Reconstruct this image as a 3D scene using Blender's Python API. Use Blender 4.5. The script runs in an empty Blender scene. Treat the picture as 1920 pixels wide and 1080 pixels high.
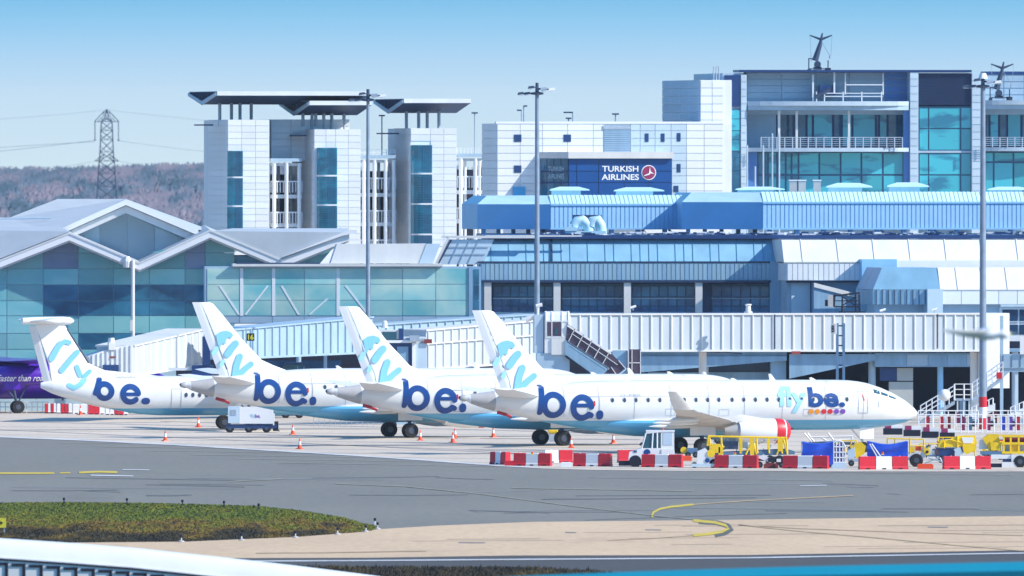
import bpy, bmesh, math, random
import numpy as np
from mathutils import Vector, Matrix

# ------------------------------------------------------------------ camera, light, exposure
SC = bpy.context.scene
F, CX, YH, CH = 34375.0, 960.0, 308.0, 19.75      # focal length (px of 1920), optical axis, horizon, eye height
cam_d = bpy.data.cameras.new('camera')
cam_d.sensor_width = 36.0
cam_d.lens = 36.0 * F / 1920.0
cam_d.shift_y = -(540.0 - YH) / 1920.0
cam_d.clip_start = 5.0
cam_d.clip_end = 30000.0
cam_d.dof.use_dof = True
cam_d.dof.focus_distance = 1290.0
cam_d.dof.aperture_fstop = (cam_d.lens / 1000.0) / 0.19
cam = bpy.data.objects.new('camera', cam_d)
SC.collection.objects.link(cam)
cam.location = (0, 0, CH)
cam.rotation_euler = (math.radians(90), 0, 0)
SC.camera = cam

SUN_AZ, SUN_EL = math.radians(19), math.radians(36)   # azimuth measured from +X towards the viewer
sd = Vector((math.cos(SUN_AZ) * math.cos(SUN_EL), -math.sin(SUN_AZ) * math.cos(SUN_EL), math.sin(SUN_EL)))
sun_d = bpy.data.lights.new('sun', 'SUN')
sun_d.energy = 3.9
sun_d.angle = math.radians(0.5)
sun_d.color = (1.0, 0.915, 0.80)
sun = bpy.data.objects.new('sun', sun_d)
SC.collection.objects.link(sun)
sun.rotation_euler = (-sd).to_track_quat('-Z', 'Y').to_euler()
sun.location = (60, 1200, 200)

W = bpy.data.worlds.new('World')
SC.world = W
W.use_nodes = True
nt = W.node_tree
nt.nodes.clear()
n_out = nt.nodes.new('ShaderNodeOutputWorld')
n_bg = nt.nodes.new('ShaderNodeBackground')
n_sky = nt.nodes.new('ShaderNodeTexSky')
n_sky.sky_type = 'NISHITA'
n_sky.sun_disc = False
n_sky.sun_elevation = SUN_EL
n_sky.sun_rotation = math.pi / 2 + SUN_AZ
n_sky.dust_density = 0.6
n_sky.ozone_density = 2.5
# the photograph's sky is pale at the tree line and quickly turns a clear blue
tc = nt.nodes.new('ShaderNodeTexCoord')
sx = nt.nodes.new('ShaderNodeSeparateXYZ')
nt.links.new(tc.outputs['Generated'], sx.inputs[0])
rmp = nt.nodes.new('ShaderNodeValToRGB')
mr = nt.nodes.new('ShaderNodeMapRange')
mr.inputs['From Min'].default_value = 0.0
mr.inputs['From Max'].default_value = 0.0125
nt.links.new(sx.outputs['Z'], mr.inputs['Value'])
nt.links.new(mr.outputs[0], rmp.inputs[0])
EXPO = 0.62
SKYR = [(0.0, (0.62, 0.77, 0.84)), (0.3, (0.54, 0.72, 0.85)), (0.45, (0.42, 0.65, 0.85)), (0.6, (0.28, 0.57, 0.82)), (0.75, (0.17, 0.48, 0.76)), (1.0, (0.12, 0.40, 0.70))]
SKYR = [(p, tuple(x * 1.1 / 2 ** EXPO for x in c)) for p, c in SKYR]
e = rmp.color_ramp.elements
e[0].position, e[0].color = SKYR[0][0], (*SKYR[0][1], 1)
e[1].position, e[1].color = SKYR[-1][0], (*SKYR[-1][1], 1)
for p_, c_ in SKYR[1:-1]:
    q_ = e.new(p_); q_.color = (*c_, 1)
sc10 = nt.nodes.new('ShaderNodeVectorMath'); sc10.operation = 'SCALE'
sc10.inputs['Scale'].default_value = 10.0
nt.links.new(rmp.outputs[0], sc10.inputs[0])
mr2 = nt.nodes.new('ShaderNodeMapRange')
mr2.inputs['From Min'].default_value = 0.012
mr2.inputs['From Max'].default_value = 0.35
nt.links.new(sx.outputs['Z'], mr2.inputs['Value'])
tint = nt.nodes.new('ShaderNodeMix'); tint.data_type = 'RGBA'; tint.blend_type = 'MULTIPLY'
tint.inputs[0].default_value = 1.0
nt.links.new(n_sky.outputs[0], tint.inputs[6]); tint.inputs[7].default_value = (0.62, 1.22, 1.65, 1)
mx = nt.nodes.new('ShaderNodeMix'); mx.data_type = 'RGBA'
nt.links.new(mr2.outputs[0], mx.inputs[0])
nt.links.new(sc10.outputs[0], mx.inputs[6])
nt.links.new(tint.outputs[2], mx.inputs[7])
nt.links.new(mx.outputs[2], n_bg.inputs[0])
n_bg.inputs[1].default_value = 0.10
nt.links.new(n_bg.outputs[0], n_out.inputs[0])

SC.view_settings.view_transform = 'Standard'
SC.view_settings.look = 'None'
SC.view_settings.exposure = EXPO
SC.view_settings.gamma = 1.0
SC.view_settings.use_curve_mapping = False
SC.cycles.use_denoising = True
SC.cycles.max_bounces = 6
SC.cycles.volume_bounces = 0

HAZE = 0.000028
R = random.Random(7)
rad = math.radians

# ------------------------------------------------------------------ materials
MATS = {}
def vary(t, sock, target, amt):
    """each separate piece comes out a touch lighter or darker, as real panels and panes do"""
    oi = t.nodes.new('ShaderNodeObjectInfo'); mr_ = t.nodes.new('ShaderNodeMapRange')
    mr_.inputs['To Min'].default_value = 1 - amt; mr_.inputs['To Max'].default_value = 1 + amt * .6
    t.links.new(oi.outputs['Random'], mr_.inputs['Value'])
    vm = t.nodes.new('ShaderNodeVectorMath'); vm.operation = 'SCALE'
    t.links.new(sock, vm.inputs[0]); t.links.new(mr_.outputs[0], vm.inputs['Scale']); t.links.new(vm.outputs[0], target)
def mat(name, col, rough=0.6, metal=0.0, var=0.12, scale=0.6, bump=0.0, stretch=(1, 1, 1), var2=None, spec=0.5, coat=0.0):
    if name in MATS: return MATS[name]
    m = bpy.data.materials.new(name); m.use_nodes = True
    t = m.node_tree; b = t.nodes['Principled BSDF']
    b.inputs['Roughness'].default_value = rough
    b.inputs['Metallic'].default_value = metal
    b.inputs['Specular IOR Level'].default_value = spec
    b.inputs['Coat Weight'].default_value = coat
    tcn = t.nodes.new('ShaderNodeTexCoord'); mp = t.nodes.new('ShaderNodeMapping')
    mp.inputs['Scale'].default_value = stretch
    t.links.new(tcn.outputs['Object'], mp.inputs[0])
    nz = t.nodes.new('ShaderNodeTexNoise'); nz.inputs['Scale'].default_value = scale
    nz.inputs['Detail'].default_value = 6; nz.inputs['Roughness'].default_value = 0.62
    t.links.new(mp.outputs[0], nz.inputs['Vector'])
    mpr = t.nodes.new('ShaderNodeMapRange')
    mpr.inputs['From Min'].default_value = 0.3; mpr.inputs['From Max'].default_value = 0.7
    t.links.new(nz.outputs['Fac'], mpr.inputs['Value'])
    mix = t.nodes.new('ShaderNodeMix'); mix.data_type = 'RGBA'
    c2 = var2 if var2 else tuple(c * (1 - var) for c in col)
    c1 = tuple(min(1, c * (1 + var * 0.35)) for c in col) if not var2 else col
    mix.inputs[6].default_value = (*c1, 1); mix.inputs[7].default_value = (*c2, 1)
    t.links.new(mpr.outputs[0], mix.inputs[0])
    vary(t, mix.outputs[2], b.inputs['Base Color'], .07)
    if bump:
        bp = t.nodes.new('ShaderNodeBump'); bp.inputs['Strength'].default_value = bump
        bp.inputs['Distance'].default_value = 0.3
        t.links.new(nz.outputs['Fac'], bp.inputs['Height']); t.links.new(bp.outputs[0], b.inputs['Normal'])
    MATS[name] = m
    return m

M = {}
M['white'] = mat('white_panel', (0.70, 0.70, 0.69), 0.5, var=0.10, scale=0.8, stretch=(1, 1, .25))
M['white_clean'] = mat('white_gloss', (0.82, 0.82, 0.82), 0.35, var=0.04)
M['clad'] = mat('pale_cladding', (0.76, 0.79, 0.82), 0.45, var=0.10, scale=0.5, stretch=(1, 1, .4))
M['office'] = mat('office_grey_cladding', (0.46, 0.57, 0.67), 0.45, var=0.12)  # darkened blue-grey paints a shaded look over the office cladding
M['bridge_pale'] = mat('pale_blue_corrugated', (0.52, 0.58, 0.62), 0.5, var=0.10, scale=0.8, stretch=(1, 1, .25))
M['hullseam'] = mat('hull_seam', (.46, .48, .52), .5, var=.02)
M['rubbermark'] = mat('rubber_marks', (.115, .115, .105), .85, var=.25, scale=.4)
M['palepatch'] = mat('pale_asphalt_patch', (.20, .20, .18), .85, var=.2, scale=.3)
M['wingpaint'] = mat('wing_underside_paint', (0.56, 0.53, 0.50), 0.45, var=.2, scale=.9)
M['darkred'] = mat('dark_red_cover', (.38, .012, .03), .5)
M['seam'] = mat('roof_seam_blue', (0.15, 0.38, 0.54), 0.5)
M['clad2'] = mat('grey_blue_cladding', (0.38, 0.52, 0.64), 0.45, var=0.15, scale=0.5)
M['blueplant'] = mat('blue_plant_sheet', (0.28, 0.56, 0.82), 0.5, var=0.10, scale=0.5)
M['cyanroof'] = mat('pale_cyan_sheet', (0.52, 0.76, 0.84), 0.5, var=0.10, scale=0.5)
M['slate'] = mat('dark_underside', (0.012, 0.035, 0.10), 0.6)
M['navy'] = mat('navy_sheet', (0.015, 0.05, 0.17), 0.35)
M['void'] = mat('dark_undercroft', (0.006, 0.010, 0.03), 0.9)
M['bluegrey'] = mat('blue_grey_sheet', (0.25, 0.42, 0.58), 0.5, var=0.25, scale=0.7, stretch=(2, 1, .25))
M['zinc'] = mat('blue_zinc_roof', (0.23, 0.44, 0.59), 0.45, var=0.18, scale=0.6, stretch=(1, 1, .3))  # blue paints shade into the roof slopes turned left
M['zincdk'] = mat('weathered_fascia', (0.30, 0.48, 0.60), 0.5, var=0.35, scale=1.0, stretch=(2.5, 1, .15))
M['concrete_wall'] = mat('beige_block', (0.42, 0.45, 0.44), 0.8)
M['steel'] = mat('galvanised_steel', (0.42, 0.50, 0.58), 0.45, 0.3, var=0.2, scale=1.5)
M['mast'] = mat('mast_steel', (0.24, 0.31, 0.40), 0.5, 0.1, var=0.25, scale=1.2)
M['darksteel'] = mat('dark_steel', (0.05, 0.08, 0.14), 0.5, 0.2)
M['frame'] = mat('pale_frame', (0.45, 0.62, 0.70), 0.4)
M['framedk'] = mat('dark_mullion', (0.04, 0.12, 0.22), 0.4)
M['rubber'] = mat('tyre_rubber', (0.010, 0.011, 0.014), 0.8)
M['hub'] = mat('wheel_hub', (0.10, 0.12, 0.16), 0.4, 0.5)
M['red'] = mat('red_plastic', (0.62, 0.015, 0.03), 0.4, var=0.15)
M['orange'] = mat('orange_plastic', (0.85, 0.09, 0.02), 0.45)
M['whitep'] = mat('white_plastic', (0.80, 0.80, 0.80), 0.4, var=0.08)
M['yellow'] = mat('yellow_paint', (0.92, 0.60, 0.008), 0.4, var=0.2, scale=1.5)
M['tarp'] = mat('blue_tarp', (0.012, 0.07, 0.55), 0.5, var=0.2, scale=2)
M['brownwin'] = mat('smoked_window', (0.09, 0.06, 0.09), 0.15)
M['darkwin'] = mat('dark_glass', (0.012, 0.05, 0.12), 0.08, var=0.5, scale=.5)
M['cabwin'] = mat('cab_glass', (0.03, 0.10, 0.14), 0.08)
M['purple'] = mat('purple_paint', (0.085, 0.012, 0.40), 0.25, var=0.04)
M['txtblue'] = mat('logo_blue', (0.004, 0.055, 0.24), 0.35, var=0.05)
M['txtlight'] = mat('logo_light_blue', (0.24, 0.58, 0.80), 0.35, var=0.05)
M['txtpale'] = mat('logo_pale_blue', (0.34, 0.66, 0.82), 0.35, var=0.03)
M['txtwhite'] = mat('sign_white', (0.78, 0.80, 0.82), 0.5, var=0.03)
M['txtgrey'] = mat('marking_grey', (0.42, 0.46, 0.52), 0.5, var=0.03)
M['dotor'] = mat('dot_orange', (0.80, 0.28, 0.02), 0.4); M['dotpu'] = mat('dot_purple', (0.18, 0.07, 0.42), 0.4)
M['beige'] = mat('unpainted_metal', (0.46, 0.45, 0.45), 0.6, 0.0, var=0.15, scale=1.2)
M['gulled'] = mat('gull_plumage', (0.88, 0.88, 0.88), 0.8); M['gulgrey'] = mat('gull_grey', (0.25, 0.38, 0.55), 0.8)
M['gulblack'] = mat('gull_wingtip', (0.03, 0.02, 0.03), 0.8)
M['cyanfg'] = mat('turquoise_roof_sheet', (0.0, 0.24, 0.36), 0.5, var=0.1, scale=.3)
M['turksign'] = mat('navy_printed_glass', (0.012, 0.075, 0.27), 0.2, var=0.1)
M['maroon'] = mat('emblem_maroon', (0.28, 0.02, 0.10), 0.5)
M['skysign'] = mat('sky_blue_panel', (0.05, 0.38, 0.72), 0.5)
M['brown'] = mat('rusty_red', (0.22, 0.03, 0.03), 0.7)

def glass(name, c1, c2, scale=0.35, stretch=(1, 1, 2.2), bump=0.04, rough=0.06, thr=(0.42, 0.62), emis=None):
    """Facade glass: reflective pane with uneven, wavy tone, as panes over dim rooms look."""
    if name in MATS: return MATS[name]
    m = bpy.data.materials.new(name); m.use_nodes = True
    t = m.node_tree; b = t.nodes['Principled BSDF']
    b.inputs['Roughness'].default_value = rough
    b.inputs['Specular IOR Level'].default_value = 0.8
    tcn = t.nodes.new('ShaderNodeTexCoord'); mp = t.nodes.new('ShaderNodeMapping')
    mp.inputs['Scale'].default_value = stretch
    geo = t.nodes.new('ShaderNodeNewGeometry')
    t.links.new(geo.outputs['Position'], mp.inputs[0])
    nz = t.nodes.new('ShaderNodeTexNoise'); nz.inputs['Scale'].default_value = scale
    nz.inputs['Detail'].default_value = 3; nz.inputs['Distortion'].default_value = 0.4
    t.links.new(mp.outputs[0], nz.inputs['Vector'])
    mpr = t.nodes.new('ShaderNodeMapRange')
    mpr.inputs['From Min'].default_value = thr[0]; mpr.inputs['From Max'].default_value = thr[1]
    t.links.new(nz.outputs['Fac'], mpr.inputs['Value'])
    mix = t.nodes.new('ShaderNodeMix'); mix.data_type = 'RGBA'
    mix.inputs[6].default_value = (*c1, 1); mix.inputs[7].default_value = (*c2, 1)
    t.links.new(mpr.outputs[0], mix.inputs[0]); vary(t, mix.outputs[2], b.inputs['Base Color'], .22)
    bp = t.nodes.new('ShaderNodeBump'); bp.inputs['Strength'].default_value = bump
    t.links.new(nz.outputs['Fac'], bp.inputs['Height']); t.links.new(bp.outputs[0], b.inputs['Normal'])
    MATS[name] = m
    return m
M['gteal'] = glass('teal_tinted_glass', (0.15, 0.44, 0.48), (0.23, 0.52, 0.53), scale=.15)
M['gteal2'] = glass('teal_tinted_glass_light', (0.15, 0.45, 0.48), (0.24, 0.54, 0.54), scale=.2)
M['gmauve'] = glass('mauve_tinted_glass', (0.13, 0.19, 0.33), (0.17, 0.24, 0.38), scale=.3)
M['gdark'] = glass('deep_blue_glass', (0.010, 0.09, 0.18), (0.035, 0.20, 0.32), scale=.35, thr=(.38, .68))
M['gbridge'] = glass('pale_cyan_glass', (0.16, 0.48, 0.52), (0.46, 0.64, 0.58), scale=.2, stretch=(1, 1, 1.3), thr=(.40, .62))
M['goffice'] = glass('cyan_office_glass', (0.05, 0.44, 0.54), (0.02, 0.20, 0.32), scale=.55, stretch=(.5, .5, 1.6), thr=(.52, .62))
M['gpier'] = glass('pier_window_glass', (0.012, 0.10, 0.26), (0.05, 0.26, 0.46), scale=.3)
M['gstair'] = glass('stair_glass', (0.004, 0.16, 0.24), (0.01, 0.30, 0.42), scale=.5)

def facmat(name, conc, scale1):
    """Ground paving: broad stains stretched along the runway direction, fine speckle, slab joints."""
    m = bpy.data.materials.new(name); m.use_nodes = True
    t = m.node_tree; b = t.nodes['Principled BSDF']; b.inputs['Roughness'].default_value = 0.85
    geo = t.nodes.new('ShaderNodeNewGeometry')
    def noise(sc, st, det=6):
        mp = t.nodes.new('ShaderNodeMapping'); mp.inputs['Scale'].default_value = st
        t.links.new(geo.outputs['Position'], mp.inputs[0])
        n = t.nodes.new('ShaderNodeTexNoise'); n.inputs['Scale'].default_value = sc; n.inputs['Detail'].default_value = det
        n.inputs['Roughness'].default_value = .6
        t.links.new(mp.outputs[0], n.inputs['Vector']); return n
    def ramp(src, a, bb, lo, hi):
        r = t.nodes.new('ShaderNodeMapRange'); r.inputs['From Min'].default_value = a; r.inputs['From Max'].default_value = bb
        r.inputs['To Min'].default_value = lo; r.inputs['To Max'].default_value = hi
        t.links.new(src, r.inputs['Value']); return r.outputs[0]
    f = ramp(noise(scale1, (1, .18, 1)).outputs['Fac'], .3, .7, .86, 1.08)
    g = ramp(noise(2.2, (1, .12, 1), 8).outputs['Fac'], .3, .7, .90, 1.06)
    mul = t.nodes.new('ShaderNodeMath'); mul.operation = 'MULTIPLY'; t.links.new(f, mul.inputs[0]); t.links.new(g, mul.inputs[1])
    k = ramp(noise(.09, (1, .25, 1), 4).outputs['Fac'], .62, .74, 1.0, .80)
    mul2 = t.nodes.new('ShaderNodeMath'); mul2.operation = 'MULTIPLY'; t.links.new(mul.outputs[0], mul2.inputs[0]); t.links.new(k, mul2.inputs[1])
    v = t.nodes.new('ShaderNodeVectorMath'); v.operation = 'SCALE'; v.inputs[0].default_value = conc
    t.links.new(mul2.outputs[0], v.inputs['Scale']); t.links.new(v.outputs[0], b.inputs['Base Color'])
    MATS[name] = m; return m
M['apron'] = facmat('apron_concrete', (0.59, 0.50, 0.40), .05)
M['tan'] = facmat('tan_concrete', (0.60, 0.43, 0.265), .06)
M['asphalt'] = facmat('taxiway_asphalt', (0.19, 0.18, 0.152), .05)
M['blacktop'] = facmat('shoulder_blacktop', (0.06, 0.055, 0.05), .08)
M['earth'] = mat('field_earth', (0.06, 0.07, 0.03), 0.9)
M['paintw'] = mat('road_paint_white', (0.62, 0.62, 0.62), 0.7, var=.3, scale=.3)
M['painty'] = mat('road_paint_yellow', (0.62, 0.46, 0.03), 0.7, var=.3, scale=.3)
M['paintf'] = mat('road_paint_faded', (0.30, 0.29, 0.22), 0.8, var=.3, scale=.3)
M['painto'] = mat('road_paint_ochre', (0.50, 0.36, 0.20), 0.8, var=.4, scale=.3)
M['joint'] = mat('joint_sealant', (0.26, 0.24, 0.24), 0.9, var=.3)

# ------------------------------------------------------------------ object helpers
COL = SC.collection
class MB:
    def __init__(s): s.v = []; s.f = []
    def quad(s, a, b, c, d): s.poly([a, b, c, d]); return s
    def poly(s, pts):
        i = len(s.v); s.v += [tuple(p) for p in pts]; s.f.append(tuple(range(i, i + len(pts)))); return s
    def box(s, x0, x1, y0, y1, z0, z1):
        i = len(s.v)
        s.v += [(x0, y0, z0), (x1, y0, z0), (x1, y1, z0), (x0, y1, z0), (x0, y0, z1), (x1, y0, z1), (x1, y1, z1), (x0, y1, z1)]
        s.f += [tuple(i + k for k in q) for q in ((0, 3, 2, 1), (4, 5, 6, 7), (0, 1, 5, 4), (1, 2, 6, 5), (2, 3, 7, 6), (3, 0, 4, 7))]
        return s
    def prism(s, poly, axis, a, b):
        """extrude a 2D polygon along axis 'x' (pts=(y,z)), 'y' (pts=(x,z)) or 'z' (pts=(x,y))"""
        def P(p, t): return {'x': (t, p[0], p[1]), 'y': (p[0], t, p[1]), 'z': (p[0], p[1], t)}[axis]
        n = len(poly); i = len(s.v)
        s.v += [P(p, a) for p in poly] + [P(p, b) for p in poly]
        s.f.append(tuple(range(i, i + n))); s.f.append(tuple(range(i + 2 * n - 1, i + n - 1, -1)))
        for k in range(n): s.f.append((i + k, i + n + k, i + n + (k + 1) % n, i + (k + 1) % n))
        return s
    def tube(s, p, q, r, n=6, r2=None):
        p, q = Vector(p), Vector(q); d = (q - p)
        if d.length < 1e-6: return s
        d.normalize(); a = d.orthogonal().normalized(); b = d.cross(a); r2 = r if r2 is None else r2
        i = len(s.v)
        for c, rr in ((p, r), (q, r2)):
            for k in range(n):
                t = 2 * math.pi * k / n; s.v.append(tuple(c + (a * math.cos(t) + b * math.sin(t)) * rr))
        s.f.append(tuple(range(i + n - 1, i - 1, -1))); s.f.append(tuple(range(i + n, i + 2 * n)))
        for k in range(n): s.f.append((i + k, i + (k + 1) % n, i + n + (k + 1) % n, i + n + k))
        return s
    def rings(s, rings, cap=True):
        i = len(s.v); n = len(rings[0])
        for r in rings: s.v += [tuple(p) for p in r]
        for j in range(len(rings) - 1):
            for k in range(n):
                a = i + j * n + k; b = i + j * n + (k + 1) % n
                s.f.append((a, b, b + n, a + n))
        if cap:
            s.f.append(tuple(i + k for k in range(n - 1, -1, -1))); s.f.append(tuple(i + (len(rings) - 1) * n + k for k in range(n)))
        return s
    def lathe(s, prof, c=(0, 0, 0), axis='z', n=20, cap=True):
        """prof: list of (t along axis, radius)"""
        rs = []
        for t, r in prof:
            ring = []
            for k in range(n):
                a = 2 * math.pi * k / n; u, w = r * math.cos(a), r * math.sin(a)
                p = {'z': (u, w, t), 'x': (t, u, w), 'y': (w, t, u)}[axis]
                ring.append((p[0] + c[0], p[1] + c[1], p[2] + c[2]))
            rs.append(ring)
        return s.rings(rs, cap)
    def mesh(s, name, smooth=False):
        me = bpy.data.meshes.new(name); me.from_pydata(s.v, [], s.f)
        bm = bmesh.new(); bm.from_mesh(me); bmesh.ops.recalc_face_normals(bm, faces=bm.faces); bm.to_mesh(me); bm.free()
        if smooth:
            me.shade_smooth(); me.set_sharp_from_angle(angle=math.radians(38))
        return me
    def build(s, name, m, parent=None, smooth=False, loc=None, label=None):
        me = s.mesh(name, smooth); me.materials.append(M[m] if isinstance(m, str) else m)
        return link(name, me, parent, loc, label)
def link(name, me, parent=None, loc=None, label=None):
    o = bpy.data.objects.new(name, me); COL.objects.link(o)
    if parent is not None: o.parent = parent
    if loc is not None: o.location = loc
    if label: o['label'] = label
    return o
def thing(name, label, cat, loc=(0, 0, 0), rz=0.0, group=None):
    o = bpy.data.objects.new(name, None); COL.objects.link(o); o.empty_display_size = .5
    o.location = loc; o.rotation_euler = (0, 0, rz); o['label'] = label; o['category'] = cat
    if group: o['group'] = group
    return o
def tag(o, label, cat, group=None):
    o['label'] = label; o['category'] = cat
    if group: o['group'] = group
    return o
def struct(o, kind='structure'): o['kind'] = kind; return o
def copy_tree(o, parent=None):
    c = o.copy(); COL.objects.link(c)
    if parent is not None: c.parent = parent
    for ch in list(o.children): copy_tree(ch, c)
    return c
_pan = {}
def panel(parent, name, m, u0, u1, v0, v1, z0, z1):
    """one box piece; equal sizes share a mesh"""
    w, t, h = round(u1 - u0, 3), round(v1 - v0, 3), round(z1 - z0, 3)
    k = (name, m, w, t, h)
    if k not in _pan:
        me = MB().box(0, w, 0, t, 0, h).mesh(name); me.materials.append(M[m]); _pan[k] = me
    return link(name, _pan[k], parent, (u0, v0, z0))
def grid(parent, name, m, u0, u1, z0, z1, nu, nz, v, t=.05, gap=.05, skip=None):
    """nu x nz pieces standing proud of a wall at depth v (front face at v-t)"""
    du, dz = (u1 - u0) / nu, (z1 - z0) / nz
    for i in range(nu):
        for j in range(nz):
            if skip and skip(u0 + (i + .5) * du, z0 + (j + .5) * dz): continue
            mm = m(i, j) if callable(m) else m
            panel(parent, name, mm, u0 + i * du + gap / 2, u0 + (i + 1) * du - gap / 2, v - t, v, z0 + j * dz + gap / 2, z0 + (j + 1) * dz - gap / 2)

def D(py): return F * CH / (py - YH)                       # ground depth seen at picture row py
def G(px, py, z=0.0):
    d = F * (CH - z) / (py - YH); return Vector(((px - CX) * d / F, d, z))
def P(px, py, d): return Vector(((px - CX) * d / F, d, CH - (py - YH) * d / F))
class Fr:
    """local frame of a building: u along its front, v into depth, z up"""
    def __init__(s, px, d, deg):
        s.x0 = (px - CX) * d / F; s.d0 = d; s.a = rad(deg); s.c = math.cos(s.a); s.s = math.sin(s.a)
    def u(s, px, v=0.0):
        k = (px - CX) / F
        return (s.x0 - v * s.s - k * (s.d0 + v * s.c)) / (k * s.s - s.c)
    def z(s, py, px=None, v=0.0, u=None):
        if u is None: u = s.u(px, v)
        d = s.d0 + u * s.s + v * s.c
        return CH - (py - YH) * d / F
    def at(s, px, py, v=0.0):
        u = s.u(px, v); return (u, v, s.z(py, u=u, v=v))
    def vz(s, px_face, u=0.0):
        """depth v at which the left side wall (u const) reaches picture column px_face"""
        k = (px_face - CX) / F
        # X = x0+u c - v s ; Y = d0+u s + v c ; X = kY
        return (s.x0 + u * s.c - k * (s.d0 + u * s.s)) / (k * s.c + s.s)
    def thing(s, name, label, cat, group=None): return thing(name, label, cat, (s.x0, s.d0, 0), s.a, group)

FONT = None
def text_mesh(body, bold=0.0, res=3):
    cu = bpy.data.curves.new('txt', 'FONT'); cu.body = body; cu.resolution_u = res; cu.offset = bold
    o = bpy.data.objects.new('txt', cu); COL.objects.link(o)
    bpy.context.view_layer.update()
    me = bpy.data.meshes.new_from_object(o.evaluated_get(bpy.context.evaluated_depsgraph_get()))
    bpy.data.objects.remove(o); bpy.data.curves.remove(cu)
    vs = np.array([v.co[:] for v in me.vertices]); fs = [tuple(p.vertices) for p in me.polygons]
    bpy.data.meshes.remove(me)
    vs[:, :2] -= vs[:, :2].min(0)
    return vs, fs
def text_obj(body, name, m, parent, x0, x1, z0, z1, fy, bold=0.0, shear=0.0, sub=0.0, thick=0.0, label=None):
    """lettering stretched into the box x0..x1 / z0..z1 of the local x-z plane; fy(x,z) gives its y"""
    vs, fs = text_mesh(body, bold)
    w, h = vs[:, 0].max(), vs[:, 1].max()
    bm = bmesh.new(); bv = [bm.verts.new((x0 + p[0] / w * (x1 - x0) + shear * p[1] / h, 0, z0 + p[1] / h * (z1 - z0))) for p in vs]
    for f in fs:
        try: bm.faces.new([bv[i] for i in f])
        except ValueError: pass
    if sub:
        for _ in range(3):
            ed = [e_ for e_ in bm.edges if e_.calc_length() > sub]
            if not ed: break
            bmesh.ops.subdivide_edges(bm, edges=ed, cuts=1)
        bmesh.ops.triangulate(bm, faces=bm.faces)
    for v in bm.verts: v.co.y = fy(v.co.x, v.co.z)
    me = bpy.data.meshes.new(name); bm.to_mesh(me); bm.free(); me.materials.append(M[m])
    return link(name, me, parent, None, label)
def stroke_obj(strokes, name, m, parent, fy, seg=0.12):
    """strokes: list of (points, width); thick rounded pen strokes laid on the surface y=fy(x,z)"""
    mb = MB()
    for si, (pts, w) in enumerate(strokes):
        pts = [Vector((p[0], p[1])) for p in pts]
        res = []
        for a, b in zip(pts[:-1], pts[1:]):
            n = max(1, int((b - a).length / seg))
            for i in range(n): res.append(a.lerp(b, i / n))
        res.append(pts[-1])
        closed = (pts[0] - pts[-1]).length < 1e-4
        rows = []
        h = w / 2
        if not closed:   # rounded ends
            d0 = (res[0] - res[1]).normalized(); d1 = (res[-1] - res[-2]).normalized()
            caps0 = [(res[0] + d0 * h * k, h * math.sqrt(max(0, 1 - k * k))) for k in (.97, .8, .5)]
            caps1 = [(res[-1] + d1 * h * k, h * math.sqrt(max(0, 1 - k * k))) for k in (.5, .8, .97)]
        else: caps0, caps1 = [], []
        seq = caps0 + [(p, h) for p in res] + caps1
        n = len(seq)
        for i, (p, hw) in enumerate(seq):
            if closed: t = seq[(i + 1) % n if i < n - 1 else 1][0] - seq[i - 1 if i > 0 else n - 2][0]
            else: t = seq[min(i + 1, n - 1)][0] - seq[max(i - 1, 0)][0]
            t.normalize(); nn = Vector((-t.y, t.x))
            rows.append([p + nn * hw * k for k in (-1, -.5, 0, .5, 1)])
        i0 = len(mb.v)
        for r in rows:
            for q in r: mb.v.append((q.x, fy(q.x, q.y) - .003 * si, q.y))
        for i in range(n - 1):
            for k in range(4):
                a = i0 + i * 5 + k; mb.f.append((a, a + 1, a + 6, a + 5))
    return mb.build(name, m, parent)
def ring_pts(cx, cz, rx, rz, a0=0, a1=360, n=28):
    return [(cx + rx * math.cos(rad(a0 + (a1 - a0) * i / n)), cz + rz * math.sin(rad(a0 + (a1 - a0) * i / n))) for i in range(n + 1)]

# ------------------------------------------------------------------ ground, paving, markings
def sheet(name, m, pts, z, kind='structure'):
    mb = MB(); mb.poly([(p.x, p.y, z) for p in pts])
    me = mb.mesh(name); bm = bmesh.new(); bm.from_mesh(me); bmesh.ops.triangulate(bm, faces=bm.faces)
    for f in bm.faces:
        if f.normal.z < 0: f.normal_flip()
    bm.to_mesh(me); bm.free(); me.materials.append(M[m]); o = link(name, me); o['kind'] = kind; return o
def V3(x, y): return Vector((x, y, 0))
sheet('ground', 'earth', [V3(-9000, -600), V3(9000, -600), V3(9000, 16000), V3(-9000, 16000)], -.06)
sheet('taxiway', 'asphalt', [V3(-150, 905), V3(150, 905), V3(150, 1335), V3(-150, 1335)], -.020)
APE = [(-1400, 812), (-200, 815), (0, 820), (150, 826), (330, 835), (500, 845), (650, 854), (800, 864), (920, 873), (1010, 878), (1110, 881), (1300, 883), (1600, 884), (1920, 884), (3300, 884)]
pts = [G(*p) for p in APE]
sheet('apron', 'apron', pts + [V3(150, 1900), V3(-150, 1900)], 0.0)
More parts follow.
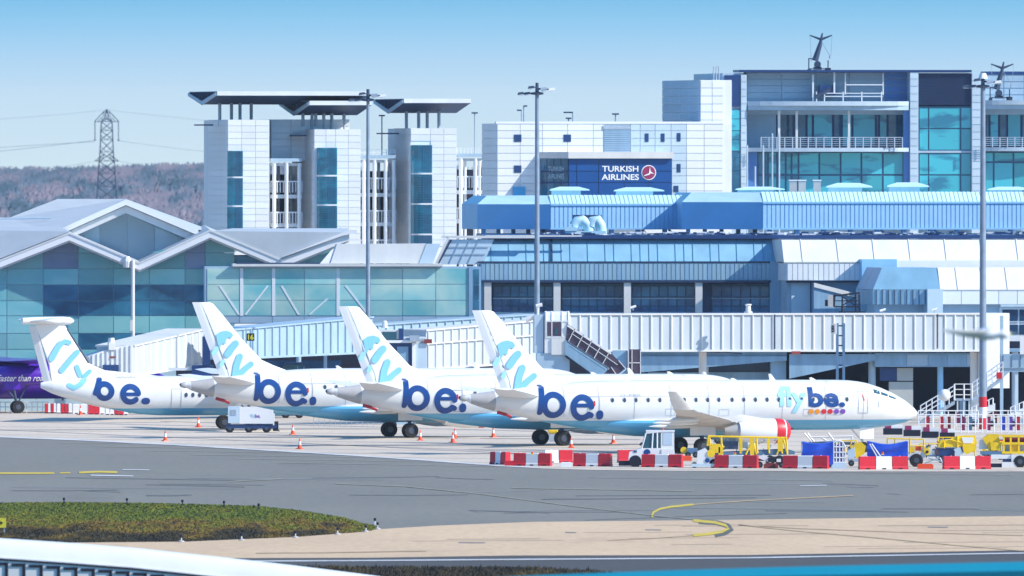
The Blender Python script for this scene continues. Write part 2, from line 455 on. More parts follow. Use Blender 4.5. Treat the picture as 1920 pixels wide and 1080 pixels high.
def strip(name, m, line, w, z=.006, kind='structure'):
    """painted line given by picture points on the ground and its width in picture rows"""
    mb = MB(); n = len(line); L = []; Rr = []
    for i, p in enumerate(line):
        a, b = line[max(i - 1, 0)], line[min(i + 1, n - 1)]
        t = Vector((b[0] - a[0], b[1] - a[1])).normalized(); nn = Vector((-t.y, t.x)) * w / 2
        L.append(G(p[0] + nn.x, p[1] + nn.y)); Rr.append(G(p[0] - nn.x, p[1] - nn.y))
    for i in range(n - 1): mb.quad(*[(q.x, q.y, z) for q in (L[i], L[i + 1], Rr[i + 1], Rr[i])])
    me = mb.mesh(name)
    bm = bmesh.new(); bm.from_mesh(me)
    for f in bm.faces:
        if f.normal.z < 0: f.normal_flip()
    bm.to_mesh(me); bm.free(); me.materials.append(M[m]); o = link(name, me); o['kind'] = kind; return o
strip('painted_line', 'paintw', [(p[0], p[1] - 1) for p in APE[:10]], 2.0)
for ln in ([(0, 806), (500, 828), (1000, 852)], [(300, 790), (900, 806), (1300, 818)], [(560, 872 - 40), (1100, 851)], [(0, 790), (420, 800)], [(880, 842), (1180, 846)], [(900, 822), (1200, 824)]):
    strip('paving_joint', 'joint', ln, .9)
tan_top = [(-900, 1012), (-100, 1010), (120, 1016), (350, 1014), (560, 1004), (690, 993), (820, 985), (1000, 978), (1300, 975), (1920, 967), (3000, 955)]
tan_bot = [(3000, 1028), (1920, 1031), (1400, 1040), (960, 1041), (700, 1045), (400, 1046), (-900, 1046)]
sheet('concrete_taxiway', 'tan', [G(*p) for p in tan_top + tan_bot], -.014)
sheet('shoulder', 'blacktop', [G(*p) for p in [(-900, 1045.6), (400, 1045.6), (700, 1044.6), (960, 1040.6), (1400, 1039.6), (1920, 1030.6), (3000, 1027), (3000, 1140), (-900, 1140)]], -.016)
strip('painted_line', 'paintw', [(300, 1053), (700, 1051), (960, 1049), (1400, 1046), (1920, 1037)], 2.0)
strip('painted_line', 'painty', [(-60, 887), (50, 887.5), (102, 887)], 3)
strip('painted_line', 'painty', [(112, 887), (132, 886.5)], 2.2)
strip('painted_line', 'painty', [(148, 886), (185, 884.5), (220, 885.5)], 3.4)
strip('painted_line', 'paintw', [(170, 891), (250, 892.5)], 1.6); strip('painted_line', 'paintw', [(230, 880.5), (280, 881)], 1.2)
strip('painted_line', 'paintf', [(430, 903), (485, 900), (528, 898)], 1.3)
strip('painted_line', 'paintf', [(630, 907), (760, 912), (900, 926), (1060, 947), (1220, 966), (1300, 974)], 1.2)
strip('painted_line', 'paintf', [(960, 915), (1150, 918), (1300, 921)], 1.2)
strip('painted_line', 'painty', [(1224, 970), (1222, 966), (1226, 960), (1238, 954), (1260, 950), (1300, 946)], 3.5)
strip('painted_line', 'painto', [(1300, 946), (1400, 939), (1500, 934), (1600, 929)], 1.6)
strip('painted_line', 'paintw', [(1500, 911), (1550, 910)], 1.2)
strip('painted_line', 'rubbermark', [(1310, 977.5), (1345, 980), (1366, 986), (1372, 992), (1360, 999), (1340, 1003)], 9, -.004)
strip('painted_line', 'painty', [(1300, 976), (1340, 979.5), (1360, 985), (1366, 991), (1354, 997), (1330, 1001), (1300, 1004)], 5, .010)
strip('painted_line', 'painto', [(1300, 1004), (1230, 1009), (1140, 1013)], 1.2)
strip('painted_line', 'painto', [(1385, 984), (1500, 996), (1650, 1009), (1800, 1023), (1920, 1033)], 1.4)
strip('painted_line', 'painto', [(1385, 984), (1500, 991), (1700, 998), (1920, 1004)], 1)
strip('painted_line', 'painto', [(480, 1037), (620, 1036), (800, 1033)], 1.2)
for a, b, y in ((1740, 1778, 988), (860, 910, 1017), (1210, 1240, 993), (1060, 1080, 998), (1590, 1640, 912), (1665, 1690, 925)):
    strip('tar_patch', 'joint', [(a, y), (b, y + .5)], 1.5)

# ---- grass: real blades in one mesh per patch (nobody could count it)
gm = bpy.data.materials.new('grass_blades'); gm.use_nodes = True
t = gm.node_tree; b = t.nodes['Principled BSDF']; b.inputs['Roughness'].default_value = .8
geo = t.nodes.new('ShaderNodeNewGeometry'); mp = t.nodes.new('ShaderNodeMapping'); mp.inputs['Scale'].default_value = (1, .1, 1)
t.links.new(geo.outputs['Position'], mp.inputs[0])
nz = t.nodes.new('ShaderNodeTexNoise'); nz.inputs['Scale'].default_value = .45; nz.inputs['Detail'].default_value = 6
t.links.new(mp.outputs[0], nz.inputs['Vector'])
sy = t.nodes.new('ShaderNodeSeparateXYZ'); t.links.new(geo.outputs['Position'], sy.inputs[0])
m1 = t.nodes.new('ShaderNodeMapRange'); m1.inputs['From Min'].default_value = 965; m1.inputs['From Max'].default_value = 1035
m1.inputs['To Min'].default_value = .40; m1.inputs['To Max'].default_value = -.12
t.links.new(sy.outputs['Y'], m1.inputs['Value'])
ad = t.nodes.new('ShaderNodeMath'); t.links.new(nz.outputs['Fac'], ad.inputs[0]); t.links.new(m1.outputs[0], ad.inputs[1])
cr = t.nodes.new('ShaderNodeValToRGB'); t.links.new(ad.outputs[0], cr.inputs[0])
cr.color_ramp.elements[0].position = .35; cr.color_ramp.elements[0].color = (.12, .17, .004, 1)
cr.color_ramp.elements[1].position = .95; cr.color_ramp.elements[1].color = (.016, .012, .004, 1)
for p_, c_ in ((.55, (.20, .20, .006, 1)), (.68, (.23, .14, .012, 1)), (.78, (.06, .043, .008, 1))):
    q_ = cr.color_ramp.elements.new(p_); q_.color = c_
t.links.new(cr.outputs[0], b.inputs['Base Color'])
va = t.nodes.new('ShaderNodeVectorMath'); va.operation = 'SCALE'; va.inputs['Scale'].default_value = .25; t.links.new(geo.outputs['Normal'], va.inputs[0])
vb_ = t.nodes.new('ShaderNodeVectorMath'); vb_.operation = 'ADD'; vb_.inputs[1].default_value = (0, -.1, .9); t.links.new(va.outputs[0], vb_.inputs[0])
vn_ = t.nodes.new('ShaderNodeVectorMath'); vn_.operation = 'NORMALIZE'; t.links.new(vb_.outputs[0], vn_.inputs[0]); t.links.new(vn_.outputs[0], b.inputs['Normal'])   # turf shades as a surface
M['grass'] = gm; M['tanjoint'] = mat('tan_slab_joint', (.40, .30, .20), .9); M['apronjoint'] = mat('apron_slab_joint', (.36, .32, .28), .9)
soil = mat('soil', (0.035, 0.035, 0.008), .95, var=.4); M['soil'] = soil
def inpoly(x, y, poly):
    c = False; j = len(poly) - 1
    for i in range(len(poly)):
        xi, yi = poly[i]; xj, yj = poly[j]
        if (yi > y) != (yj > y) and x < (xj - xi) * (y - yi) / (yj - yi) + xi: c = not c
        j = i
    return c
rr_ = random.Random(21)
for k in range(34):      # rubber streaks and repaired patches on the taxiway
    y = 893 + 85 * rr_.random(); a = rr_.uniform(-60, 1900); w = rr_.uniform(60, 420); dy = rr_.uniform(-4, 5)
    if y > 936 and a < 640: continue
    y2 = min(y + dy, 962)
    strip('rubber_streak' if k % 3 else 'asphalt_patch', 'rubbermark' if k % 3 else 'palepatch', [(a, y), (a + w * .5, (y + y2) / 2 + rr_.uniform(-1, 1)), (a + w, y2)], rr_.uniform(.5, 2.2) if k % 3 else rr_.uniform(1, 3), -.012 + k * .0002)
for k in range(16):
    y = rr_.uniform(982, 1034); a = rr_.uniform(750, 1850); w = rr_.uniform(80, 400)
    strip('paving_joint', 'tanjoint', [(a, y), (a + w, y - w * .006)], rr_.uniform(.4, .9), -.006)
for k in range(10):
    y = 800 + 7.5 * k; strip('paving_joint', 'apronjoint', [(max(0, (y - 820) * 11), y), (1900, y + 14 + k)], .5, .003 + k * .0001)
def grass(poly_px, n, hmin, hmax, seed):
    g = [G(*p) for p in poly_px]; pl = [(p.x, p.y) for p in g]
    sheet('grass_verge', 'soil', g, .004)
    r = random.Random(seed); xs = [p[0] for p in pl]; ys = [p[1] for p in pl]; mb = MB(); k = 0
    while k < n:
        x, y = r.uniform(min(xs), max(xs)), r.uniform(min(ys), max(ys))
        if not inpoly(x, y, pl): continue
        k += 1
        h = r.uniform(hmin, hmax) * (1.6 if r.random() < .03 else 1); w = r.uniform(.03, .09); a = r.uniform(-1, 1)
        lx = r.uniform(-.1, .1)
        i = len(mb.v); ca, sa = math.cos(a) * w, math.sin(a) * w
        mb.v += [(x - ca, y - sa, -.02), (x + ca, y + sa, -.02), (x + lx, y + r.uniform(-.1, .1), h)]; mb.f.append((i, i + 1, i + 2))
    me = bpy.data.meshes.new('grass'); me.from_pydata(mb.v, [], mb.f); me.materials.append(gm)
    o = link('grass', me); o['kind'] = 'stuff'; return o
GI = [(-500, 944), (0, 943), (120, 942), (240, 943), (342, 945), (480, 949), (560, 957), (640, 970), (700, 986), (712, 990), (690, 996), (560, 1006), (350, 1015), (120, 1017), (-100, 1011), (-500, 1011)]
grass(GI, 120000, .02, .075, 3)
grass([(430, 1063), (700, 1066), (1000, 1067), (1120, 1074), (1200, 1085), (1200, 1100), (430, 1100)], 26000, .06, .22, 4)

# ------------------------------------------------------------------ hills with a bare spring wood
hm = MB()
NX, NY = 26, 9
def hz(x, y):
    t_ = max(0, min(1, (y - 4300) / 1500)); return -.2 + 15.5 * (t_ ** .85) + 1.0 * math.sin(x * .021 + 1) * t_ + .8 * math.sin(x * .047) * t_
for j in range(NY):
    for i in range(NX):
        x = -330 + 660 * i / (NX - 1) * 1.0; y = 4200 + 2600 * j / (NY - 1); hm.v.append((x, y, hz(x, y)))
for j in range(NY - 1):
    for i in range(NX - 1):
        a = j * NX + i; hm.f.append((a, a + 1, a + NX + 1, a + NX))
M['hill'] = mat('hill_ground', (0.16, 0.15, 0.17), .95, var=.3, scale=.02)
struct(hm.build('hills', 'hill'))
wm = bpy.data.materials.new('woodland_twigs'); wm.use_nodes = True; t = wm.node_tree; b = t.nodes['Principled BSDF']; b.inputs['Roughness'].default_value = .9
geo = t.nodes.new('ShaderNodeNewGeometry'); nz = t.nodes.new('ShaderNodeTexNoise'); nz.inputs['Scale'].default_value = .16; nz.inputs['Detail'].default_value = 4
mp = t.nodes.new('ShaderNodeMapping'); mp.inputs['Scale'].default_value = (.8, .03, .9); t.links.new(geo.outputs['Position'], mp.inputs[0]); t.links.new(mp.outputs[0], nz.inputs['Vector'])
cr = t.nodes.new('ShaderNodeValToRGB'); t.links.new(nz.outputs['Fac'], cr.inputs[0])
cr.color_ramp.elements[0].position = .36; cr.color_ramp.elements[0].color = (.03, .08, .12, 1)
cr.color_ramp.elements[1].position = .66; cr.color_ramp.elements[1].color = (.23, .20, .25, 1)
q_ = cr.color_ramp.elements.new(.47); q_.color = (.09, .14, .20, 1)
q_ = cr.color_ramp.elements.new(.54); q_.color = (.17, .16, .21, 1)
t.links.new(cr.outputs[0], b.inputs['Base Color'])  # blue-mauve ramp paints distance haze into the tree colour
va = t.nodes.new('ShaderNodeVectorMath'); va.operation = 'SCALE'; va.inputs['Scale'].default_value = .35; t.links.new(geo.outputs['Normal'], va.inputs[0])
vb_ = t.nodes.new('ShaderNodeVectorMath'); vb_.operation = 'ADD'; vb_.inputs[1].default_value = (.2, -.45, .6); t.links.new(va.outputs[0], vb_.inputs[0])
vn_ = t.nodes.new('ShaderNodeVectorMath'); vn_.operation = 'NORMALIZE'; t.links.new(vb_.outputs[0], vn_.inputs[0]); t.links.new(vn_.outputs[0], b.inputs['Normal'])   # bare crowns scatter light like a soft mass
wd = MB(); r = random.Random(5)
def dome(x, y, z0, H, rr, n=7, m=4):
    i0 = len(wd.v)
    for j in range(m + 1):
        ph = j / m * 1.45; 
        for k in range(n):
            a = 6.2832 * k / n + j; w = rr * math.cos(ph) * r.uniform(.8, 1.2)
            wd.v.append((x + w * math.cos(a), y + w * math.sin(a), z0 + H * math.sin(ph) * r.uniform(.9, 1.08)))
    for j in range(m):
        for k in range(n):
            a, b = i0 + j * n + k, i0 + j * n + (k + 1) % n; wd.f.append((a, b, b + n, a + n))
    wd.f.append(tuple(i0 + m * n + k for k in range(n)))
for k in range(9000):
    x = r.uniform(-320, 320) if k % 4 == 0 else r.uniform(-175, -55); y = 4350 + 1700 * r.random() ** .8
    z0 = hz(x, y); H = r.uniform(2.2, 4.6) * (1 if y > 5200 else .8); rr = r.uniform(.7, 1.6)
    dome(x, y, z0 - .3, H, rr, 6, 3)
    if 1:
        for q in range(9 if y < 5500 else 14):
            a = r.uniform(0, 6.283); w = rr * r.random() * 1.2; s_ = r.uniform(.12, .32); cx_, cy_, zz = x + w * math.cos(a), y + w * math.sin(a), z0 + H * r.uniform(.5, 1.15); i = len(wd.v)
            wd.v += [(cx_ - s_, cy_, zz - s_), (cx_ + s_, cy_, zz - s_), (cx_, cy_, zz + s_ * 1.5)]; wd.f.append((i, i + 1, i + 2))
me = bpy.data.meshes.new('woodland'); me.from_pydata(wd.v, [], wd.f); me.materials.append(wm); me.shade_smooth(); struct(link('woodland', me), 'stuff')

# ------------------------------------------------------------------ pylon and wires
PY = 4000.0
def pp(px, py, dy=0): q = P(px, py, PY); return Vector((q.x, q.y + dy, q.z))
py_ = thing('electricity_pylon', 'lattice steel electricity pylon standing in front of the wooded hill', 'pylon', (P(200, 500, PY).x, PY, 0))
def pl(px, py, dy=0): q = pp(px, py, dy); return (q.x - py_.location.x, q.y - PY, q.z)
lat = MB()
lev = [(205, 1), (222, 4), (228, 10), (245, 11), (262, 11.5), (285, 12.5), (302, 14), (325, 15.5), (350, 17), (378, 19), (410, 22), (450, 26), (478, 29)]
for (ya, ha), (yb, hb) in zip(lev[:-1], lev[1:]):
    for sx_ in (-1, 1):
        for sy_ in (-1, 1):
            lat.tube(pl(200 + sx_ * ha, ya, sy_ * ha / 8.6), pl(200 + sx_ * hb, yb, sy_ * hb / 8.6), .13, 4)
        lat.tube(pl(200 - sx_ * ha, ya, -ha / 8.6), pl(200 + sx_ * hb, yb, -hb / 8.6), .09, 4)
        lat.tube(pl(200 - sx_ * ha, ya, ha / 8.6), pl(200 + sx_ * hb, yb, hb / 8.6), .09, 4)
        ym = (ya + yb) / 2; hmid = (ha + hb) / 2
        lat.tube(pl(200 - sx_ * hmid, ym, -hmid / 8.6), pl(200, yb, -hb / 8.6), .07, 4)
    lat.tube(pl(200 - hb, yb, -hb / 8.6), pl(200 + hb, yb, -hb / 8.6), .08, 4)
lat.build('lattice_body', 'darksteel', py_)
for yb, yt, wx in ((228, 208, 23), (302, 288, 22)):
    a = MB()
    for s in (-1, 1):
        a.tube(pl(200 + s * 10, yb), pl(200 + s * wx, yb), .11, 4); a.tube(pl(200 + s * 4, yt), pl(200 + s * wx, yb), .11, 4)
        a.tube(pl(200 + s * 10, yb - 8), pl(200 + s * 16, yb), .08, 4); a.tube(pl(200 + s * 4, yt), pl(200 + s * 10, yb), .09, 4)
    a.build('cross_arm', 'darksteel', py_)
for s in (-1, 1):
    MB().tube(pl(200 + s * 22, 229), pl(200 + s * 22, 263), .10, 5).tube(pl(200 + s * 22 - 2, 263), pl(200 + s * 22 + 2, 263), .13, 4).build('insulator', 'darksteel', py_)
def wire(a, b, sag, rr, lab):
    mb = MB(); pa, pb = P(*a), P(*b); n = 12; pr = None
    for i in range(n + 1):
        t_ = i / n; q = pa.lerp(pb, t_); q.z -= sag * 4 * t_ * (1 - t_)
        if pr is not None: mb.tube(pr, q, rr, 4)
        pr = q.copy()
    tag(mb.build('power_line', 'darksteel'), lab, 'power line', 'power lines strung from the pylon')
wire((177, 263, 4000), (-220, 301, 3700), .4, .05, 'upper of two close dark power lines left of the pylon')
wire((177, 266, 4000), (-220, 296, 3700), -.3, .05, 'lower of two close dark power lines left of the pylon')
wire((222, 264, 4000), (620, 304, 4300), .5, .035, 'thin power line running right from the pylon insulator')
wire((200, 206, 4000), (-220, 233, 3700), .5, .03, 'faint topmost wire running left from the pylon tip')
wire((200, 206, 4000), (620, 241, 4300), .5, .03, 'faint topmost wire running right from the pylon tip')
wire((178, 302, 4000), (-220, 369, 3700), .2, .03, 'low power line crossing the wooded hill left of the pylon')
wire((222, 302, 4000), (620, 371, 4300), .2, .03, 'low power line crossing the wooded hill right of the pylon')

# ------------------------------------------------------------------ aircraft
YAW = rad(15.2); PC, PSN = math.cos(YAW), math.sin(YAW)
def loft(mb, secs, prof=None):
    """secs: list of (le, te, thickdir, t): aerofoil sections from leading/trailing edge points"""
    rs = []
    for le, te, nd, th in secs:
        le, te, nd = Vector(le), Vector(te), Vector(nd); ring = []
        for k, hgt in (prof or ((0, 0), (.04, .5), (.25, 1), (.6, .75), (1, .04), (1, -.04), (.6, -.75), (.25, -1), (.04, -.5))):
            ring.append(le.lerp(te, k) + nd * (hgt * th / 2))
        rs.append(ring)
    mb.rings(rs); return mb
BLUNT = ((0, 0), (.04, .5), (.3, 1), (.7, .95), (1, .8), (1, -.8), (.7, -.95), (.3, -1), (.04, -.5))
RUD = ((0, .5), (0, 1), (.3, .9), (.6, .55), (1, .08), (1, -.08), (.6, -.55), (.3, -.9), (0, -1))
class Fus:
    """fuselage from a side profile (X, top, bottom, half width)"""
    def __init__(s, tab):
        a = np.array(sorted(tab)); s.X, s.T, s.B, s.Wd = a.T
    def q(s, x): return np.interp(x, s.X, s.T), np.interp(x, s.X, s.B), np.interp(x, s.X, s.Wd)
    def build(s, mb, n=40, sub=3):
        xs = []
        for a, b in zip(s.X[:-1], s.X[1:]): xs += [a + (b - a) * i / sub for i in range(sub)]
        xs.append(s.X[-1]); rs = []
        for x in xs:
            T, B, w = s.q(x); c, h = (T + B) / 2, (T - B) / 2
            rs.append([(x, w * math.cos(2 * math.pi * k / n), c + h * math.sin(2 * math.pi * k / n)) for k in range(n)])
        mb.rings(rs); return mb
    def side(s, x, z, off=.012):
        T, B, w = s.q(x); c, h = (T + B) / 2, (T - B) / 2
        k = max(0.0, 1 - ((z - c) / h) ** 2); return -(w * math.sqrt(k)) - off
def smooth_tab(tab, step=.8):
    tab = sorted(tab); a = np.array(tab); X = a[:, 0]; out = []
    xs = np.unique(np.concatenate([X, np.arange(X[0], X[-1], step)]))
    def cr_(x, c):
        i = int(np.clip(np.searchsorted(X, x) - 1, 0, len(X) - 2)); p1, p2 = a[i, c], a[i + 1, c]
        h_ = X[i + 1] - X[i]; m1_ = (a[min(i + 1, len(X) - 1), c] - a[max(i - 1, 0), c]) / (X[min(i + 1, len(X) - 1)] - X[max(i - 1, 0)])
        m2_ = (a[min(i + 2, len(X) - 1), c] - a[i, c]) / (X[min(i + 2, len(X) - 1)] - X[i])
        t_ = (x - X[i]) / h_
        return (2 * t_**3 - 3 * t_**2 + 1) * p1 + (t_**3 - 2 * t_**2 + t_) * h_ * m1_ + (-2 * t_**3 + 3 * t_**2) * p2 + (t_**3 - t_**2) * h_ * m2_
    for x in xs: out.append((x, cr_(x, 1), cr_(x, 2), max(.02, cr_(x, 3))))
    return out
def livery(name, zb, slope_x=None):
    """white paint above, teal-blue paint below a line round the hull"""
    m = bpy.data.materials.new(name); m.use_nodes = True; t = m.node_tree; b = t.nodes['Principled BSDF']
    b.inputs['Roughness'].default_value = .30; b.inputs['Coat Weight'].default_value = .3
    tcn = t.nodes.new('ShaderNodeTexCoord'); sx_ = t.nodes.new('ShaderNodeSeparateXYZ'); t.links.new(tcn.outputs['Object'], sx_.inputs[0])
    gt = t.nodes.new('ShaderNodeMapRange'); gt.inputs['From Min'].default_value = zb - .02; gt.inputs['From Max'].default_value = zb + .02
    t.links.new(sx_.outputs['Z'], gt.inputs['Value'])
    nz = t.nodes.new('ShaderNodeTexNoise'); nz.inputs['Scale'].default_value = 1.3; nz.inputs['Detail'].default_value = 5
    mp = t.nodes.new('ShaderNodeMapping'); mp.inputs['Scale'].default_value = (.5, 1, 1.6); t.links.new(tcn.outputs['Object'], mp.inputs[0]); t.links.new(mp.outputs[0], nz.inputs['Vector'])
    def mixc(a, c):
        x = t.nodes.new('ShaderNodeMix'); x.data_type = 'RGBA'; x.inputs[6].default_value = (*a, 1); x.inputs[7].default_value = (*c, 1); t.links.new(nz.outputs['Fac'], x.inputs[0]); return x
    w = mixc((.84, .84, .84), (.64, .64, .63)); bl = mixc((.08, .35, .56), (.14, .43, .64))
    mx_ = t.nodes.new('ShaderNodeMix'); mx_.data_type = 'RGBA'; t.links.new(gt.outputs[0], mx_.inputs[0]); t.links.new(bl.outputs[2], mx_.inputs[6]); t.links.new(w.outputs[2], mx_.inputs[7])
    t.links.new(mx_.outputs[2], b.inputs['Base Color']); M[name] = m; return m
livery('hull_jet', 2.27); livery('hull_prop', 1.62)
M['rudder'] = mat('rudder_paint', (.86, .86, .86), .3, var=.02)
def wheel(parent, loc, r, w, name='wheel'):
    o = MB().lathe([(-w / 2, r * .55), (-w / 2, r * .88), (-w * .3, r), (w * .3, r), (w / 2, r * .88), (w / 2, r * .55)], axis='y', n=20).build(name, 'rubber', parent, True, loc)
    MB().lathe([(-w / 2 - .02, .01), (-w / 2 - .02, r * .42), (w / 2 + .02, r * .42), (w / 2 + .02, .01)], axis='y', n=12).build('hub', 'hub', o)
    return o
def L4(px, py): return ((px - 1295) / 26.54, (851 - py) / 27.5)      # picture of the nearest jet -> its own side view
JT = [(-16.1, 3.98, 3.72, .12), (-15.6, 4.08, 3.46, .32), (-14.3, 4.24, 3.04, .56), (-13.0, 4.42, 2.72, .80), (-11.1, 4.66, 2.33, 1.1), (-9.2, 4.82, 1.95, 1.32),
      (-7.2, 4.96, 1.66, 1.47), (-5, 5.0, 1.56, 1.52), (0, 5.0, 1.56, 1.52), (5, 5.0, 1.56, 1.52), (9.5, 4.99, 1.56, 1.52), (11.2, 4.95, 1.58, 1.48), (12.4, 4.78, 1.62, 1.38), (13.4, 4.48, 1.72, 1.22), (14.4, 4.05, 1.86, .98), (15.3, 3.52, 2.06, .68), (15.9, 3.05, 2.32, .36), (16.15, 2.76, 2.56, .08)]
def make_jet(label, reg):
    t_ = thing('passenger_jet', label, 'airliner', group='white jets with the blue fly be. lettering parked in a row')
    fu = Fus(smooth_tab(JT)); fus = fu.build(MB()).build('fuselage', 'hull_jet', t_, True)
    S = lambda x, z: fu.side(x, z)
    # belly fairing with its own hull bulge
    bf = MB(); rs = []
    for x, w, zb in ((-7.5, .3, 1.62), (-6, 1.1, 1.42), (-4, 1.65, 1.18), (-1, 1.75, 1.08), (3, 1.75, 1.08), (5.5, 1.5, 1.25), (7.2, .4, 1.6)):
        rs.append([(x, w * math.cos(a_), 2.1 + (2.1 - zb) * (math.sin(a_) if math.sin(a_) < 0 else math.sin(a_) * .45)) for a_ in [2 * math.pi * k / 20 for k in range(20)]])
    bf.rings(rs).build('belly_fairing', 'hull_jet', t_, True)
    # fin and rudder
    fin = MB(); loft(fin, [(( -8.4, 0, 4.85), (-12.75, 0, 4.45), (0, 1, 0), .34), ((-9.4, 0, 5.22), (-12.85, 0, 5.0), (0, 1, 0), .34), ((-10.3, 0, 5.62), (-13.1, 0, 5.6), (0, 1, 0), .34), ((-11.87, 0, 7.24), (-13.72, 0, 7.24), (0, 1, 0), .27), ((-13.2, 0, 8.87), (-14.42, 0, 8.87), (0, 1, 0), .2), ((-13.95, 0, 9.70), (-14.8, 0, 9.72), (0, 1, 0), .16), ((-14.15, 0, 9.78), (-14.83, 0, 9.80), (0, 1, 0), .08)], BLUNT)
    fin.build('fin', 'white_clean', t_, True)
    ru = MB(); hx = -12.75; hz_ = 4.45
    def rs_(z, th):   # rudder swung slightly so that its flank faces the viewer's right
        f = (z - 4.45) / 5.35; lex = -12.78 - 2.06 * f; tex = -13.42 - 2.05 * f
        return ((lex, 0, z), (tex, .06, z), (0, 1, 0), th * .8)
    loft(ru, [rs_(4.45, .3), rs_(6, .26), rs_(8, .2), rs_(9.8, .13)], RUD); ru.build('rudder', 'rudder', t_)
    # tailplane
    for sg in (-1, 1):
        st = MB(); dh = math.tan(rad(7))
        loft(st, [((-10.6, sg * .45, 3.86), (-13.7, sg * .45, 3.95), (0, 0, 1), .34), ((-12.2, sg * 2.6, 3.9 + 2.2 * dh), (-14.5, sg * 2.6, 3.95 + 2.2 * dh), (0, 0, 1), .24), ((-14.0, sg * 5.0, 3.9 + 4.7 * dh), (-15.3, sg * 5.0, 3.95 + 4.7 * dh), (0, 0, 1), .14)])
        st.build('tailplane', 'white_clean', t_, True)
    MB().lathe([(-16.35, .12), (-16.3, .17), (-16.0, .24), (-15.9, .2)], (0, 0, 3.82), 'x', 16).build('exhaust_cone', 'beige', t_, True)
    MB().lathe([(-16.42, .04), (-16.36, .13)], (0, 0, 3.85), 'x', 12).build('exhaust_outlet', 'darksteel', t_)
    co = MB(); rs = []
    for x in (-15.6, -15.1, -14.5, -13.95):
        T, B, w = fu.q(x); c, h = (T + B) / 2, (T - B) / 2
        rs.append([(x, (w + .01) * math.cos(2 * math.pi * k / 24), c + (h + .01) * math.sin(2 * math.pi * k / 24)) for k in range(24)])
    co.rings(rs).build('bare_metal_tail_cone', 'beige', t_, True)
    rc = MB().tube((-13.9, -.70, 2.86), (-13.3, -.8, 2.70), .12, 6).tube((-13.3, -.8, 2.70), (-12.9, -.85, 2.52), .10, 6).build('red_safety_cover', 'darkred', t_)
    # wings, winglets
    for sg in (-1, 1):
        dh = math.tan(rad(5.5)); w = MB()
        loft(w, [((3.7, sg * 1.2, 1.85), (-2.4, sg * 1.2, 1.75), (0, 0, 1), .62), ((1.2, sg * 5, 2.0 + 3.8 * dh), (-2.5, sg * 5, 1.92 + 3.8 * dh), (0, 0, 1), .42), ((-2.6, sg * 11.6, 2.0 + 10 * dh), (-4.3, sg * 11.6, 1.95 + 10 * dh), (0, 0, 1), .2)])
        w.build('wing', 'wingpaint', t_, True)
        wl = MB(); loft(wl, [((-2.6, sg * 11.6, 1.98 + 10 * dh), (-4.3, sg * 11.6, 1.95 + 10 * dh), (0, 0, 1), .2), ((-3.3, sg * 12.3, 2.2 + 10 * dh), (-4.7, sg * 12.3, 2.2 + 10 * dh), (0, sg * -.7, .7), .14), ((-4.6, sg * 12.75, 3.42 + 10 * dh), (-5.2, sg * 12.75, 3.42 + 10 * dh), (0, 1, 0), .08)])
        wl.build('winglet', 'wingpaint', t_, True)
        for yy, xx in ((3.0, -2.3), (6.2, -2.9), (9.0, -3.6)):
            MB().lathe([(-1.5, .02), (-1.1, .1), (0, .19), (1.2, .14), (1.7, .03)], (xx, sg * yy, 1.62 + yy * dh * .9), 'x', 10).build('flap_fairing', 'white', t_, True)
        # engine
        EX, EY, EZ = 3.75, sg * 4.0, 1.56
        en = MB().lathe([(-1.5, .62), (-.8, .76), (0, .85), (1.3, .85), (1.75, .77)], (EX, EY, EZ), 'x', 28).build('engine_nacelle', 'white_clean', t_, True)
        MB().lathe([(-2.5, .22), (-1.7, .45), (-1.45, .55)], (EX, EY, EZ), 'x', 20).build('exhaust_nozzle', 'beige', en, True)
        MB().lathe([(1.05, .865), (1.5, .845), (1.9, .70), (2.1, .45), (2.18, .05)], (EX, EY, EZ), 'x', 28).build('red_intake_cover', 'red', en, True)
        py2 = MB(); loft(py2, [((EX + .6, EY, EZ + .8), (EX - 2.8, EY, EZ + .55), (0, 1, 0), .34), ((EX - 1.2, EY, EZ + 1.12), (EX - 3.2, EY, EZ + .95), (0, 1, 0), .3)])
        py2.build('engine_pylon', 'white', t_, True)
        # main gear
        gr = MB().tube((.05, sg * 2.6, 2.0), (0, sg * 2.97, .52), .13, 8).tube((0, sg * 1.6, 1.6), (0, sg * 2.9, .95), .08, 6).tube((0, sg * 2.55, .52), (0, sg * 3.35, .52), .09, 8).build('main_gear_leg', 'darksteel', t_)
        for k in (-.27, .27): wheel(gr, (0, sg * 2.97 + k, .52), .54, .34)
        MB().box(-.9, .9, sg * 3.05 - .03, sg * 3.05 + .03, 1.25, 2.0).build('gear_door', 'white', gr)
    ng = MB().tube((12.1, 0, 1.8), (12.3, 0, .36), .09, 8).tube((11.4, 0, 1.65), (12.2, 0, .8), .05, 6).tube((12.3, -.3, .36), (12.3, .3, .36), .06, 6).build('nose_gear_leg', 'whitep', t_)
    for k in (-.2, .2): wheel(ng, (12.3, k, .36), .36, .2)
    MB().box(11.9, 12.9, -.5, -.45, .95, 1.72).build('nose_gear_door', 'whitep', ng)
    # windows: one shared mesh each
    fm = MB(); cp = [(math.cos(a_), math.sin(a_)) for a_ in [2 * math.pi * k / 12 for k in range(12)]]
    fm.prism([(c_[0] * .14, c_[1] * .20) for c_ in cp], 'y', 0, .06); fme = fm.mesh('window'); fme.materials.append(mat('window_surround', (.50, .52, .55), .4))
    gmh = MB().prism([(c_[0] * .10, c_[1] * .155) for c_ in cp], 'y', 0, .05).mesh('pane'); gmh.materials.append(mat('cabin_window', (.06, .08, .12), .1))
